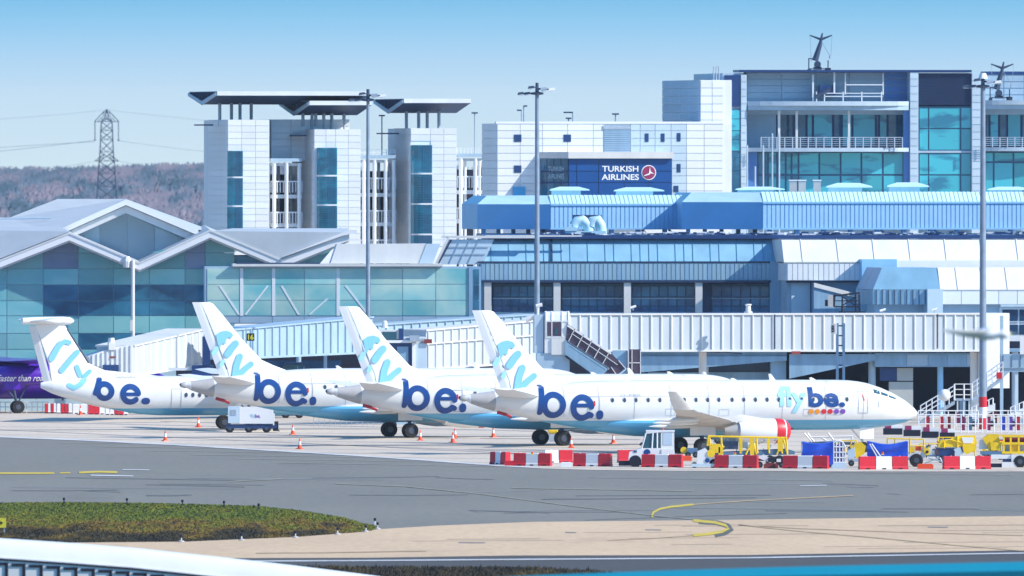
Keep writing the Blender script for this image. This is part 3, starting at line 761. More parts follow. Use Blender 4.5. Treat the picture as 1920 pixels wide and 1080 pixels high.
    for px in [590 + 0 * k for k in range(0)] + [1137, 1159.5, 1181, 1204, 1226, 1249, 1272, 1294, 1316, 1337, 1362, 1384, 1406, 1428, 1450, 1471, 1493, 1515, 1537, 1579]:
        x, z = L4(px, 750.5)
        o = link('window', fme, t_, (x, S(x, z) - .006, z)); link('pane', gmh, o, (0, -.012, 0))
    # cockpit glazing
    ck = MB()
    for x0, x1, za, zb_, zc, zd in ((12.75, 13.2, 4.10, 4.36, 4.22, 4.0), (13.3, 13.8, 3.97, 4.17, 4.0, 3.84), (13.88, 14.4, 3.80, 3.95, 3.74, 3.64)):
        q_ = [(x0, za), (x1, zd), (x1, zc), (x0, zb_)]
        ck.poly([(x, S(x, z) - .01, z) for x, z in q_]); ck.poly([(x, -S(x, z) + .01, z) for x, z in q_])
    ck.build('cockpit_windows', 'cabwin', t_)
    # doors as fine outlines
    def door(px0, px1, py0, py1, w=.045, m='txtgrey', nm='door_outline'):
        x0, z0 = L4(px0, py1); x1, z1 = L4(px1, py0)
        stroke_obj([([(x0, z0), (x0, z1), (x1, z1), (x1, z0), (x0, z0)], w)], nm, m, t_, lambda x, z: S(x, z) - .012, .3)
    door(1091, 1113, 743.5, 785); door(1601, 1619, 735, 776); door(1640, 1641, 735, 765)
    stroke_obj([([L4(1610, 742), L4(1612, 752)], .09)], 'door_marking', 'red', t_, lambda x, z: S(x, z) - .014)
    stroke_obj([([L4(1103, 753), L4(1103, 760)], .12)], 'door_marking', 'red', t_, lambda x, z: S(x, z) - .03)
    # "be." on the rear fuselage
    ff = lambda x, z: S(x, z) - .016
    lw = .41
    be = [([L4(1010, 720), L4(1008, 733), L4(1006, 752), L4(1005, 764), L4(1004, 773)], lw * .92),
          (ring_pts(*L4(1028.5, 759), 17.0 / 26.5, 19.5 / 27.5), lw),
          ([L4(1071, 760), L4(1098, 760)] , lw * .62),
          (ring_pts(*L4(1081, 764), 16.5 / 26.5, 19.5 / 27.5, 5, 318), lw)]
    stroke_obj(be, 'be_lettering', 'txtblue', t_, ff)
    stroke_obj([([L4(1113.5, 776), L4(1113.8, 780)], .50), ([L4(1097, 778), L4(1098, 779)], .36)], 'full_stop', 'txtblue', t_, lambda x, z: S(x, z) - .02)
    # "fly" on the fin
    def fs(x, z): return -.19 if z < 6 else -.19 + (z - 6) * .021
    bl = [(362, 345), (395, 322), (440, 312), (480, 325), (497, 350), (480, 375), (458, 365), (440, 385), (435, 420), (410, 412), (388, 450), (374, 410)]
    bm_ = MB(); bm_.poly([(L4(840 + x / 4, 560 + y / 4)[0], fs(0, L4(0, 560 + y / 4)[1]) - .02, L4(0, 560 + y / 4)[1]) for x, y in bl]); bm_.build('fly_lettering', 'txtlight', t_)
    st = [([L4(953, 685), L4(962, 672), L4(969, 664)], .50), ([L4(977, 690), L4(971, 706), L4(968, 727)], .48), ([L4(999, 705), L4(990, 712), L4(978, 724)], .42)]
    stroke_obj(st, 'fly_lettering', 'txtlight', t_, lambda x, z: fs(x, z) - .02)
    stroke_obj([([L4(931, 674), L4(926, 683)], .36), ([L4(944, 699), L4(941, 706)], .30)], 'faded_lettering', 'txtpale', t_, lambda x, z: -.19)
    # titles on the forward fuselage
    x0, zb_ = L4(1448, 766); x1, zt_ = L4(1503, 725)
    text_obj('fly', 'fly_lettering', 'txtpale', t_, x0, x1, L4(0, 775)[1], zt_, lambda x, z: S(x, z) - .02, bold=.03, sub=.25)
    text_obj('be.', 'be_lettering', 'txtblue', t_, L4(1506, 0)[0], L4(1575, 0)[0], L4(0, 765)[1], L4(0, 727)[1], lambda x, z: S(x, z) - .02, bold=.035, sub=.25)
    for i, (px, mm) in enumerate(((1511, 'dotor'), (1523, 'dotor'), (1535, 'red'), (1547, 'red'), (1559, 'dotpu'), (1571, 'dotpu'))):
        stroke_obj([([L4(px - .5, 773), L4(px + .5, 773)], .34)], 'coloured_dot', mm, t_, lambda x, z: S(x, z) - .018, .02)
    text_obj(reg, 'registration_letters', 'txtgrey', t_, L4(1153, 0)[0], L4(1190, 0)[0], L4(0, 745)[1], L4(0, 738.5)[1], lambda x, z: S(x, z) - .014, bold=.01)
    for px in (1153, 1175, 1450): stroke_obj([([L4(px + 23, 805), L4(px + 27, 805)], .10), ([L4(px + 30, 806), L4(px + 34, 806)], .10)], 'service_marking', 'maroon', t_, lambda x, z: S(x, z) - .012, .05)
    for x in (-9.3, -6.9, -4.4, -1.8, .9, 3.4, 6.1, 9.2, 11.9):
        T, B, w_ = fu.q(x); stroke_obj([([(x, B + (T - B) * k / 10) for k in range(2, 10)], .035)], 'hull_seam', 'hullseam', t_, lambda x, z: S(x, z) - .004)
    stroke_obj([([(x / 2., 3.93) for x in range(-16, 23)], .03)], 'hull_seam', 'hullseam', t_, lambda x, z: S(x, z) - .004)
    for x, z in ((-2.2, 2.6), (1.6, 2.55), (7.6, 2.55), (9.6, 2.6)): stroke_obj([([(x, z), (x + .7, z), (x + .7, z + .45), (x, z + .45), (x, z)], .03)], 'hatch_outline', 'txtgrey', t_, lambda x, z: S(x, z) - .006, .2)
    an = MB()
    for x, h in ((5.7, .42), (-4.6, .2), (8.6, .16), (3, .14)): loft(an, [((x + .35, 0, 4.97), (x - .1, 0, 4.97), (0, 1, 0), .06), ((x + .0, 0, 4.99 + h), (x - .18, 0, 4.99 + h), (0, 1, 0), .04)])
    an.build('blade_antenna', 'white_clean', t_)
    return t_
def place_plane(t_, x, d): t_.location = (x, d, 0); t_.rotation_euler = (0, 0, YAW)
jets = [('white jet nearest the camera, rightmost of three, with white tug and barriers before its belly', 'G-FBJI', 1295, 851), ('white jet in the middle of the three jets, tail left of the nearest one', 'G-FBJE', 1034, 835.8), ('white jet farthest of the three jets, white power cart under its tail', 'G-FBJC', 749, 820.8)]
for lab, reg, px, pyg in jets:
    j = make_jet(lab, reg); dc = D(pyg) + 2.9; place_plane(j, (px - CX) * dc / F, dc)

# ---- turboprops
def LP(px, py): return ((px - 446) / 24.36, (806.5 - py) / 25.24)
QT = [(-15.1, 3.55, 3.15, .12), (-14.2, 3.72, 2.72, .45), (-13, 3.82, 2.34, .72), (-11.2, 3.95, 1.85, .98), (-9.2, 4.0, 1.45, 1.2), (-7.5, 4.02, 1.18, 1.32), (-5.8, 4.02, 1.08, 1.36),
      (0, 4.02, 1.08, 1.36), (5, 4.02, 1.08, 1.36), (9.2, 4.0, 1.08, 1.34), (10.5, 3.85, 1.14, 1.24), (11.8, 3.45, 1.26, 1.06), (13.0, 2.95, 1.45, .78), (14.0, 2.45, 1.7, .42), (14.4, 2.15, 1.95, .1)]
NZ = 3.0
NAC = [(-3.2, .1), (-2.2, .55), (-1, .76), (0, .80), (2.4, .76), (3.2, .50), (3.4, .3)]
def make_prop(label, hull, white):
    t_ = thing('turboprop_airliner', label, 'airliner')
    fu = Fus(smooth_tab(QT)); fu.build(MB()).build('fuselage', hull, t_, True); S = lambda x, z: fu.side(x, z)
    fm_ = 'white_clean' if white else 'purple'
    fin = MB(); loft(fin, [((-10.2, 0, 3.9), (-14.25, 0, 3.4), (0, 1, 0), .4), ((-11.45, 0, 4.95), (-14.45, 0, 4.9), (0, 1, 0), .4), ((-13.1, 0, 7.5), (-15.4, 0, 7.5), (0, 1, 0), .34), ((-13.25, 0, 7.85), (-15.5, 0, 7.85), (0, 1, 0), .34)], BLUNT)
    fin.build('fin', fm_, t_, True)
    loft(MB(), [((-5.9, 0, 4.0), (-12, 0, 3.85), (0, 1, 0), .16), ((-10.2, 0, 4.45), (-12.2, 0, 4.6), (0, 1, 0), .2), ((-11.5, 0, 5.0), (-12.3, 0, 5.1), (0, 1, 0), .22)]).build('dorsal_fillet', fm_, t_, True)
    ru = MB(); loft(ru, [((-14.27, -.0, 3.45), (-14.85, .06, 3.5), (0, 1, 0), .30), ((-15.46, 0, 7.75), (-16.0, .06, 7.75), (0, 1, 0), .26)], RUD); ru.build('rudder', fm_, t_)
    MB().tube((-11.45, 0, 5.0), (-13.08, 0, 7.5), .09, 6).build('leading_edge_boot', 'darksteel', t_)
    tp = MB(); loft(tp, [((-14.2, -4.4, 8.2), (-15.8, -4.4, 8.2), (0, 0, 1), .34), ((-13.2, 0, 8.14), (-15.9, 0, 8.14), (0, 0, 1), .46), ((-14.2, 4.4, 8.2), (-15.8, 4.4, 8.2), (0, 0, 1), .34)])
    tp.build('tailplane', fm_, t_, True)
    MB().lathe([(-16.62, .1), (-16.5, .24), (-15.4, .30), (-13.4, .33), (-12.9, .28), (-12.65, .15), (-12.55, .03)], (0, 0, 8.12), 'x', 14).build('bullet_fairing', fm_, t_, True)
    w = MB(); loft(w, [((1.5, -13.5, 4.35), (0.1, -13.5, 4.35), (0, 0, 1), .2), ((2.2, -4.6, 4.12), (-.9, -4.6, 4.12), (0, 0, 1), .42), ((2.2, 4.6, 4.12), (-.9, 4.6, 4.12), (0, 0, 1), .42), ((1.5, 13.5, 4.35), (.1, 13.5, 4.35), (0, 0, 1), .2)])
    w.build('wing', fm_, t_, True)
    for sg in (-1, 1):
        na = MB().lathe(NAC, (0, sg * 4.4, NZ), 'x', 18).build('engine_nacelle', fm_, t_, True)
        MB().lathe([(3.4, .28), (3.8, .2), (4.05, .03)], (0, sg * 4.4, NZ), 'x', 12).build('spinner', 'darksteel', na, True)
        for k in range(6):
            a_ = 2 * math.pi * k / 6 + (0 if not white else math.pi / 6); dy, dz = math.sin(a_), math.cos(a_); R_ = 2.0
            bl = MB(); loft(bl, [((3.75, sg * 4.4 + dy * .2 + dz * .08, NZ + dz * .2 - dy * .08), (3.65, sg * 4.4 + dy * .2 - dz * .08, NZ + dz * .2 + dy * .08), (1, 0, 0), .1), ((3.78, sg * 4.4 + dy * 1.3 + dz * .21, NZ + dz * 1.3 - dy * .21), (3.62, sg * 4.4 + dy * 1.3 - dz * .21, NZ + dz * 1.3 + dy * .21), (1, 0, 0), .06), ((3.75, sg * 4.4 + dy * R_ + dz * .1, NZ + dz * R_ - dy * .1), (3.66, sg * 4.4 + dy * R_ - dz * .1, NZ + dz * R_ + dy * .1), (1, 0, 0), .03)])
            bl.build('propeller_blade', 'darksteel', na)
        gr = MB().tube((-.5, sg * 4.4, 2.9), (0, sg * 4.4, .5), .11, 8).tube((-1.4, sg * 4.4, 2.6), (-.1, sg * 4.4, 1.0), .06, 6).tube((1.0, sg * 4.4, 2.7), (.1, sg * 4.4, .9), .06, 6).tube((0, sg * 4.0, .5), (0, sg * 4.8, .5), .08, 8).build('main_gear_leg', 'darksteel', t_)
        for k in (-.26, .26): wheel(gr, (0, sg * 4.4 + k, .5), .52, .3)
        MB().box(-1.2, .1, sg * 4.95 - .02, sg * 4.95 + .02, 1.9, 2.75).build('gear_door', fm_, gr)
    ng = MB().tube((11.6, 0, 1.3), (11.9, 0, .32), .08, 8).build('nose_gear_leg', 'darksteel', t_); wheel(ng, (11.9, 0, .32), .32, .3)
    return t_, S
q1, S1 = make_prop('white turboprop with a high T-shaped tail and be. lettering, leftmost white aircraft', 'hull_prop', True)
dc = 1364.5; place_plane(q1, (446 - CX) * dc / F, dc)
f1 = lambda x, z: S1(x, z) - .016
lw = .42
stroke_obj([([LP(184, 710), LP(179, 722), LP(174, 737)], lw * .9), (ring_pts(*LP(191, 733), 12.5 / 24.36, 13.5 / 25.2), lw)], 'be_lettering', 'txtblue', q1, f1)
stroke_obj([([LP(226, 739), LP(250, 739)], lw * .62), (ring_pts(*LP(238, 739), 14 / 24.36, 14.5 / 25.2, 5, 315), lw)], 'be_lettering', 'txtblue', q1, f1)
stroke_obj([([LP(264, 752), LP(268, 752)], .5)], 'full_stop', 'txtblue', q1, f1)
sf = lambda x, z: -.235
stroke_obj([([LP(97, 672), LP(108, 652), LP(113, 645)], .45), ([LP(112, 646), LP(122, 640), LP(130, 642)], .36), ([LP(116, 694), LP(134, 672), LP(145, 660)], .42), ([LP(144, 688), LP(150, 703)], .36), ([LP(168, 696), LP(158, 706)], .34)], 'fly_lettering', 'txtlight', q1, sf)
stroke_obj([([LP(156, 711), LP(148, 720), LP(136, 727), LP(127, 722)], .36)], 'fly_lettering', 'txtlight', q1, f1)
text_obj('G-ECOG', 'registration_letters', 'txtgrey', q1, LP(214, 0)[0], LP(250, 0)[0], LP(0, 709)[1], LP(0, 702)[1], lambda x, z: S1(x, min(z, 3.9)) - .015, bold=.01)
x0, z0 = LP(314, 768); x1, z1 = LP(332, 729)
stroke_obj([([(x0, z0), (x0, z1), (x1, z1), (x1, z0), (x0, z0)], .05)], 'door_outline', 'txtgrey', q1, lambda x, z: S1(x, z) - .012, .3)
cp = [(math.cos(2 * math.pi * k / 12), math.sin(2 * math.pi * k / 12)) for k in range(12)]
wme = MB().prism([(c_[0] * .12, c_[1] * .17) for c_ in cp], 'y', 0, .05).mesh('window'); wme.materials.append(MATS['cabin_window'])
for k in range(22):
    x, z = LP(341 + k * 12.6, 740.5); link('window', wme, q1, (x, S1(x, z) - .02, z))
q2, S2 = make_prop('purple turboprop with white italic Faster than road lettering behind the tail of the white one', 'purple', False)
dc2 = 1458.5; place_plane(q2, (8 - CX) * dc2 / F, dc2)
def LQ(px, py): return ((px - 37) / 22.8, (775 - py) / 23.64)
def nac_side(x, z):
    r_ = np.interp(x, [p[0] for p in NAC], [p[1] for p in NAC]); return -4.4 - math.sqrt(max(0, r_ * r_ - (z - NZ) ** 2)) - .02
text_obj('Faster than road', 'slogan_lettering', 'txtwhite', q2, LQ(-4, 0)[0], LQ(87, 0)[0], LQ(0, 715)[1], LQ(0, 703)[1], nac_side, bold=.015, shear=.1, sub=.4)

# ------------------------------------------------------------------ buildings
def bx(mb, fr, px0, px1, py0, py1, v0, v1):
    """box whose front (depth v0) covers the picture rectangle; py0 top, py1 bottom (None = ground)"""
    u0, u1 = fr.u(px0, v0), fr.u(px1, v0); um = (u0 + u1) / 2
    z1 = fr.z(py0, u=um, v=v0); z0 = 0.0 if py1 is None else fr.z(py1, u=um, v=v0)
    mb.box(u0, u1, v0, v1, z0, z1); return mb
def part(fr, p, name, m, px0, px1, py0, py1, v0, v1, label=None):
    return bx(MB(), fr, px0, px1, py0, py1, v0, v1).build(name, m, p, label=label)
def front_panels(fr, p, name, m, pxs, pys, v, t=.06, gap=.06, skip=None):
    """pieces between picture columns pxs and rows pys, proud of a wall at depth v"""
    um = fr.u((pxs[0] + pxs[-1]) / 2, v); us = [fr.u(x, v) for x in pxs]; zs = [fr.z(y, u=um, v=v) for y in pys]
    n = 0
    for i in range(len(us) - 1):
        for j in range(len(zs) - 1):
            if skip and skip((pxs[i] + pxs[i + 1]) / 2, (pys[j] + pys[j + 1]) / 2): continue
            mm = m((pxs[i] + pxs[i + 1]) / 2, (pys[j] + pys[j + 1]) / 2, i, j) if callable(m) else m
            a, b = sorted((zs[j], zs[j + 1]))
            panel(p, name, mm, us[i] + gap / 2, us[i + 1] - gap / 2, v - t, v, a + gap / 2, b - gap / 2); n += 1
    return n
def side_panels(fr, p, name, m, u, v0, v1, pys, t=.06, gap=.06):
    zs = [fr.z(y, u=u, v=v0) for y in pys]
    for a, b in zip(zs[1:], zs[:-1]):
        panel(p, name, m, u - t, u, v0 + .02, v1, a + gap / 2, b - gap / 2)
def rng(a, b, st):
    n = max(1, round(abs(b - a) / abs(st))); return [a + (b - a) * i / n for i in range(n + 1)]

M['clad_soft'] = mat('soft_blue_cladding', (0.50, 0.62, 0.72), .45, var=.08)
# ---- multi-storey car park
fr = Fr(427, 1620, 12)
cpk = fr.thing('car_park', 'pale multi-storey car park with three stair towers and floating wedge roofs', 'car park')
def tower(pxl, px0, px1, pyt, gx0, gx1, gyt, gyb, floors, deep, cols):
    u0, u1 = fr.u(px0), fr.u(px1); vb = fr.vz(pxl, u0); vb = max(vb, 1.0)
    zt = fr.z(pyt, u=u0)
    tw = MB().box(u0, u1, 0, deep, 0, zt - .05).build('stair_tower', 'clad', cpk)
    rows = rng(pyt, 462, 12.2)
    front_panels(fr, tw, 'cladding_panel', 'clad', cols, rows, 0, t=.05, gap=.035, skip=lambda x, y: gx0 - 2 < x < gx1 and gyt - 4 < y < gyb)
    side_panels(fr, tw, 'cladding_panel', 'clad', u0, 0, vb, rows, t=.05, gap=.035)
    # the stair glazing: bowed bay, one glass piece per storey with slab edges between
    ua, ub = fr.u(gx0), fr.u(gx1); r_ = (ub - ua) * .55
    ys = [gyt] + floors + [gyb]
    for a, b in zip(ys[:-1], ys[1:]):
        za, zb = fr.z(a, u=ua), fr.z(b, u=ua) + .14
        arc = [(ua + r_ - r_ * math.cos(rad(k)), -.05 - r_ * .75 * math.sin(rad(k))) for k in range(0, 91, 15)]
        pl_ = arc + [(ub, -.05 - r_ * .75), (ub, .3), (ua, .3)]
        g_ = MB().prism(pl_, 'z', zb, za).build('glass_bay', 'gstair', tw)
        mu = MB(); n = 12
        for k in range(1, n): mu.box(ua + r_ * .5, ub, -.05 - r_ * .75 - .03, -.05 - r_ * .75, zb + (za - zb) * k / n - .025, zb + (za - zb) * k / n + .025)
        for k in range(1, 6):
            x = ua + r_ * .8 + (ub - ua - r_ * .8) * k / 6; mu.box(x - .025, x + .025, -.05 - r_ * .75 - .035, -.05 - r_ * .75, zb, za)
        mu.build('glazing_bars', 'framedk', g_)
        MB().prism([(p_[0], p_[1] - .06) for p_ in arc] + [(ub + .04, -.11 - r_ * .75), (ub + .04, .3), (ua, .3)], 'z', zb - .14, zb).build('slab_edge', 'clad', tw)
    return tw
tower(392, 427, 505, 224, 426, 453, 283, 462, [334, 388, 440], 11, [427, 453, 479, 505])
tower(564, 589, 676, 242, 594, 629, 277, 462, [331, 386, 440], 10, [589, 611, 629, 653, 676])
tower(740, 770, 856, 240, 771, 807, 272, 462, [327, 384, 441], 10, [770, 807, 832, 856])
# blank wall behind between the first two towers
v = 4.0
rb = MB(); bx(rb, fr, 508, 655, 224, 302, v, v + 7); bw = rb.build('upper_wall', 'clad', cpk)
front_panels(fr, bw, 'cladding_panel', 'clad', [508, 545, 582, 619, 655], rng(224, 300, 12.2), v, t=.1)
# small canopy fins at tower tops
for a, b, y in ((382, 400, 234), (553, 575, 254), (725, 748, 250)):
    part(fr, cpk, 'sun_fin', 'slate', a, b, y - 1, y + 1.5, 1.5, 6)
# open decks between the towers
def bay(px0, px1, cols, ytop, ydecks, vf=1.2, railtop=True):
    part(fr, cpk, 'deck_slab', 'clad2', px0, px1, ytop, ytop + 6, vf - .5, 20)
    part(fr, cpk, 'deck_slab', 'clad', px0, px1, ytop + 9, ytop + 14, vf, 20)
    for y in ydecks: part(fr, cpk, 'deck_slab', 'clad', px0, px1, y, y + 7, vf, 20)
    for x in cols:
        c = P(x, 300, 1620); u = fr.u(x, vf)
        MB().tube((u, vf - .25, 0), (u, vf - .25, fr.z(ytop + 9, u=u, v=vf)), .17, 12).build('round_column', 'clad', cpk, True)
        u2 = fr.u(x + 9, vf + 6)
        MB().tube((u2, vf + 6, 0), (u2, vf + 6, fr.z(ytop + 9, u=u, v=vf)), .14, 8).build('inner_column', 'clad', cpk, True)
    part(fr, cpk, 'inner_wall', 'void', px0, px1, ytop + 30, None, vf + 9, vf + 9.4)  # near-black colour paints deck interior gloom onto this wall
    for y in [ytop + 14 + 50] + [yy + 7 + 47 for yy in ydecks]:
        a, b = fr.u(px0, vf), fr.u(px1, vf); zt = fr.z(y - 22, u=a, v=vf); zb = fr.z(y, u=a, v=vf)
        if zt < 1: continue
        rl = MB()
        rl.box(a, b, vf - .06, vf, zt - .12, zt); n = 10
        for k in range(n + 1):
            x = a + (b - a) * k / n; rl.box(x - .045, x + .045, vf - .05, vf - .01, zb, zt)
        rl.build('deck_railing', 'clad', cpk)
    if railtop:
        tr = MB(); a, b = fr.u(px0, vf), fr.u(px1, vf); z0 = fr.z(ytop, u=a, v=vf)
        for h in (.25, .5): tr.box(a, b, vf + .2, vf + .26, z0 + h - .03, z0 + h)
        for k in range(9): x = a + (b - a) * k / 8; tr.box(x - .025, x + .025, vf + .2, vf + .25, z0, z0 + .5)
        tr.build('roof_railing', 'clad', cpk)
bay(508, 566, [513, 536, 560], 297, [365, 419], railtop=False)
bay(676, 742, [681, 701, 722, 737], 291, [362, 417])
bay(858, 912, [863, 890], 288, [357, 412])
# dark inner backdrop of the decks stands in for interior gloom
# floating wedge roofs: V-shaped keel underside, slatted open ends
def wedge(pk0, pk1, pn0, pn1, pfar, ytop, ykeel, cols, ycol, vn=-1.5):
    u0, u1 = fr.u(pn0, vn), fr.u(pn1, vn)
    k = (pfar - CX) / F; X_ = fr.x0 + u0 * fr.c; Y_ = fr.d0 + u0 * fr.s; vfar = (X_ - k * Y_) / (k * fr.c + fr.s)
    vm = (vn + vfar) / 2; zt = fr.z(ytop, u=u0, v=vn); zk = fr.z(ykeel, u=u0, v=vm)
    c = thing_part = bpy.data.objects.new('floating_roof', None); COL.objects.link(c); c.parent = cpk
    th = .38
    sec = [(vn, zt - th), (vm, zk), (vfar, zt - th), (vfar, zt - th + .05), (vm, zk + .3), (vn, zt - th + .05)]
    mb = MB(); u1k = u1
    mb.prism([(vn, zt - th), (vm, zk), (vm, zk + .12), (vn, zt - th + .12)], 'x', u0, u1k); mb.prism([(vfar, zt - th), (vm + .001, zk), (vm + .001, zk + .12), (vfar, zt - th + .12)], 'x', u0, u1k)
    mb.build('underside', 'slate', c)  # dark navy puts the canopy's shade into the underside colour
    MB().box(u0, u1, vn - .06, vn, zt - th, zt).build('fascia', 'clad', c); MB().box(u0, u1, vfar, vfar + .06, zt - th, zt).build('fascia', 'clad_soft', c)
    MB().box(u0, u1, vn, vfar, zt - .04, zt).build('roof_deck', 'clad2', c)
    MB().prism([(vn, zt - th), (vm, zk - .05), (vfar, zt - th), (vfar, zt - th + .28), (vm, zk + .3), (vn, zt - th + .28)], 'x', u0 - .14, u0 - .02).build('end_frame', 'clad2', c)
    for i in range(9):
        vv = vn + (vfar - vn) * (i + .7) / 9.4; zb = zt - th - (zt - th - zk) * (1 - abs(vv - vm) / ((vfar - vn) / 2))
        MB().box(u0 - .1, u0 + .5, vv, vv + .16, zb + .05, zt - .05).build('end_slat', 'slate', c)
    for x in cols:
        for vv in (vm - 1.0,):
            u = fr.u(x, vv); zz = fr.z(ycol, u=u, v=vv); z1 = zk + (zt - th - zk) * .35
            MB().tube((u, vv, zz - .6), (u, vv, z1), .15, 10).build('roof_column', 'steel', c, True)
wedge(383, 685, 407, 693, 355, 171, 196, [412, 434, 450, 471, 568, 592], 224)
wedge(553, 677, 580, 697, 526, 189, 216, [585, 607, 622, 645], 242)
wedge(729, 858, 757, 883, 703, 185, 212, [762, 785, 801, 823], 240)
# lamp columns on the top deck
def roof_lamp(px, ytop, ybase, d, w, lab, side=0):
    q = P(px, ybase, d); t_ = thing('roof_lamp_post', lab, 'lamp post', q, 0, 'lamp posts on the roofs'); h = (ybase - ytop) * d / F
    MB().tube((0, 0, 0), (0, 0, h), .06, 6).build('pole', 'steel', t_)
    x0, x1 = (-w / 2, w / 2) if side == 0 else ((-w, 0) if side < 0 else (0, w))
    MB().box(x0, x1, -.12, .12, h - .1, h + .03).build('lamp_head', 'darksteel', t_)
roof_lamp(716, 216, 297, 1632, .55, 'thin roof lamp post with a flat head above the middle car park deck')
roof_lamp(890, 211, 292, 1632, .55, 'thin T-headed roof lamp post above the right car park deck')

# ---- white office block with the airline sign
fr = Fr(932, 1560, 12)
wb = fr.thing('white_office_block', 'white panelled block with small square windows and the TURKISH AIRLINES glass box', 'building')
u0 = 0; vb = fr.vz(905, 0)
sh = MB().box(0, fr.u(1372), 0, vb, 0, fr.z(232, u=0) - .03).build('wall', 'clad', wb)
rows = rng(231, 372, 14.1)
holes = [(971, 259, 6), (1064, 259, 6), (971, 317, 6)]
cols = [932, 965, 977, 1016, 1058, 1070, 1112, 1132, 1182, 1200, 1207, 1219, 1238, 1248, 1268, 1279, 1287, 1320, 1356]
def wskip(x, y): return (1132 < x < 1182 and 231 < y < 287) or (1013 < x < 1262 and y > 287)
cols2 = [932, 975, 1017, 1064, 1112, 1132, 1182, 1200, 1228, 1258, 1287, 1320, 1356]
front_panels(fr, wb, 'cladding_panel', lambda x, y, i, j: 'clad' if not 1200 < x < 1287 else 'clad2x', cols2, rows, 0, t=.07, gap=.05, skip=wskip) if False else None
M['clad_soft'] = mat('soft_blue_cladding', (0.50, 0.62, 0.72), .45, var=.08)
front_panels(fr, wb, 'cladding_panel', lambda x, y, i, j: 'clad_soft' if 1182 < x < 1287 else 'clad', cols2, rows, 0, t=.07, gap=.05, skip=wskip)  # soft-blue panels paint shade into the recessed stretch
side_panels(fr, wb, 'cladding_panel', 'clad', 0, 0, vb, rows, t=.07, gap=.05)
for x, y, w, h in [(971, 259, 6, 6), (1064, 259, 6, 6), (971, 317, 6, 6), (1213, 258, 2.5, 7), (1243, 258, 2.5, 7), (1273, 257, 2.5, 7), (1273, 315, 2.5, 7), (1268, 354, 3.5, 5)]:
    f_ = part(fr, wb, 'window', 'framedk', x - w - .8, x + w + .8, y - h - .8, y + h + .8, -.12, -.07)
    part(fr, f_, 'pane', 'navy', x - w, x + w, y - h, y + h, -.14, -.10)
part(fr, wb, 'louvre_panel', 'bluegrey', 1132, 1181, 242, 286, -.1, 0)
part(fr, wb, 'louvre_panel_frame', 'steel', 1131, 1182, 236, 242, -.16, 0)
sl = MB()
for k in range(11): bx(sl, fr, 1133, 1180, 243 + k * 4, 244.6 + k * 4, -.14, -.1)
sl.build('louvre_slats', 'clad2', wb)
part(fr, wb, 'coping', 'clad', 930, 1358, 228, 232, -.12, .4)
part(fr, wb, 'blue_sign_panel', 'skysign', 962, 985, 351, 372, -.22, -.08)
# the navy glass box
vf = -3.0
nb = MB(); bx(nb, fr, 1066, 1260, 297, 400, vf, -.05); glb = nb.build('glass_box', 'navy', wb)
xs = [1066, 1081, 1122, 1170, 1216, 1259]; 
front_panels(fr, glb, 'pane', 'turksign', xs, [297, 321, 342, 378], vf, t=.06, gap=.06)
ul, ur = fr.u(1013, -.1), fr.u(1066, vf)
zt_, zb_ = fr.z(297, u=ur, v=vf), fr.z(378, u=ur, v=vf)
mb = MB(); mb.prism([(ul, -.1), (ur, vf), (ur, -.1)], 'z', 0, zt_); mb.build('angled_glass_wing', 'navy', wb)
for i in range(4):   # panes of the angled wing
    a, b = i / 4 + .012, (i + 1) / 4 - .012
    for za, zb in ((fr.z(378, u=ur, v=vf), fr.z(343, u=ur, v=vf)), (fr.z(341, u=ur, v=vf), fr.z(322, u=ur, v=vf)), (fr.z(320, u=ur, v=vf), zt_)):
        pa = Vector((ul, -.1)).lerp(Vector((ur, vf)), a); pb = Vector((ul, -.1)).lerp(Vector((ur, vf)), b); n_ = Vector((-(vf + .1), ur - ul)); n_.normalize(); n_ = -n_ if n_.y > 0 else n_
        MB().prism([tuple(pa), tuple(pb), tuple(pb + n_ * .05), tuple(pa + n_ * .05)], 'z', za + .03, zb - .03).build('pane', 'gdark', glb)
fa = MB(); fa.prism([(ul - .3, .1), (fr.u(1066, vf - .5), vf - .45), (fr.u(1263, vf - .5), vf - .45), (fr.u(1263, vf - .5), .1)], 'z', zt_, zt_ + .55); fa.build('fascia', 'white', wb)
def tt(body, x0, x1, y0, y1, m='txtwhite', v=vf - .08, nm='sign_lettering', bold=.02): return text_obj(body, nm, m, wb, fr.u(x0, v), fr.u(x1, v), fr.z(y1, u=fr.u(x0, v), v=v), fr.z(y0, u=fr.u(x0, v), v=v), lambda x, z: v, bold)
tt('TURKISH', 1129, 1197, 311, 322); tt('AIRLINES', 1128, 1198, 326.5, 337.5)
cu_, cz_ = fr.u(1216.5, vf - .1), fr.z(323.5, u=fr.u(1216, vf), v=vf)
MB().lathe([(0, .56), (.03, .56)], (cu_, vf - .12, cz_), 'y', 24).build('emblem_disc', 'maroon', wb)
emb = MB().lathe([(0, .64), (.02, .64)], (cu_, vf - .09, cz_), 'y', 28).build('emblem_rim', 'txtwhite', wb)
MB().prism([(cu_ + a * .5, cz_ + b * .5) for a, b in ((.15, 1), (.3, .2), (.95, -.25), (.3, -.12), (.1, -.35), (-.75, -.6), (-.85, -.5), (.02, -.12))], 'y', vf - .15, vf - .125).build('emblem_bird', 'txtwhite', wb)
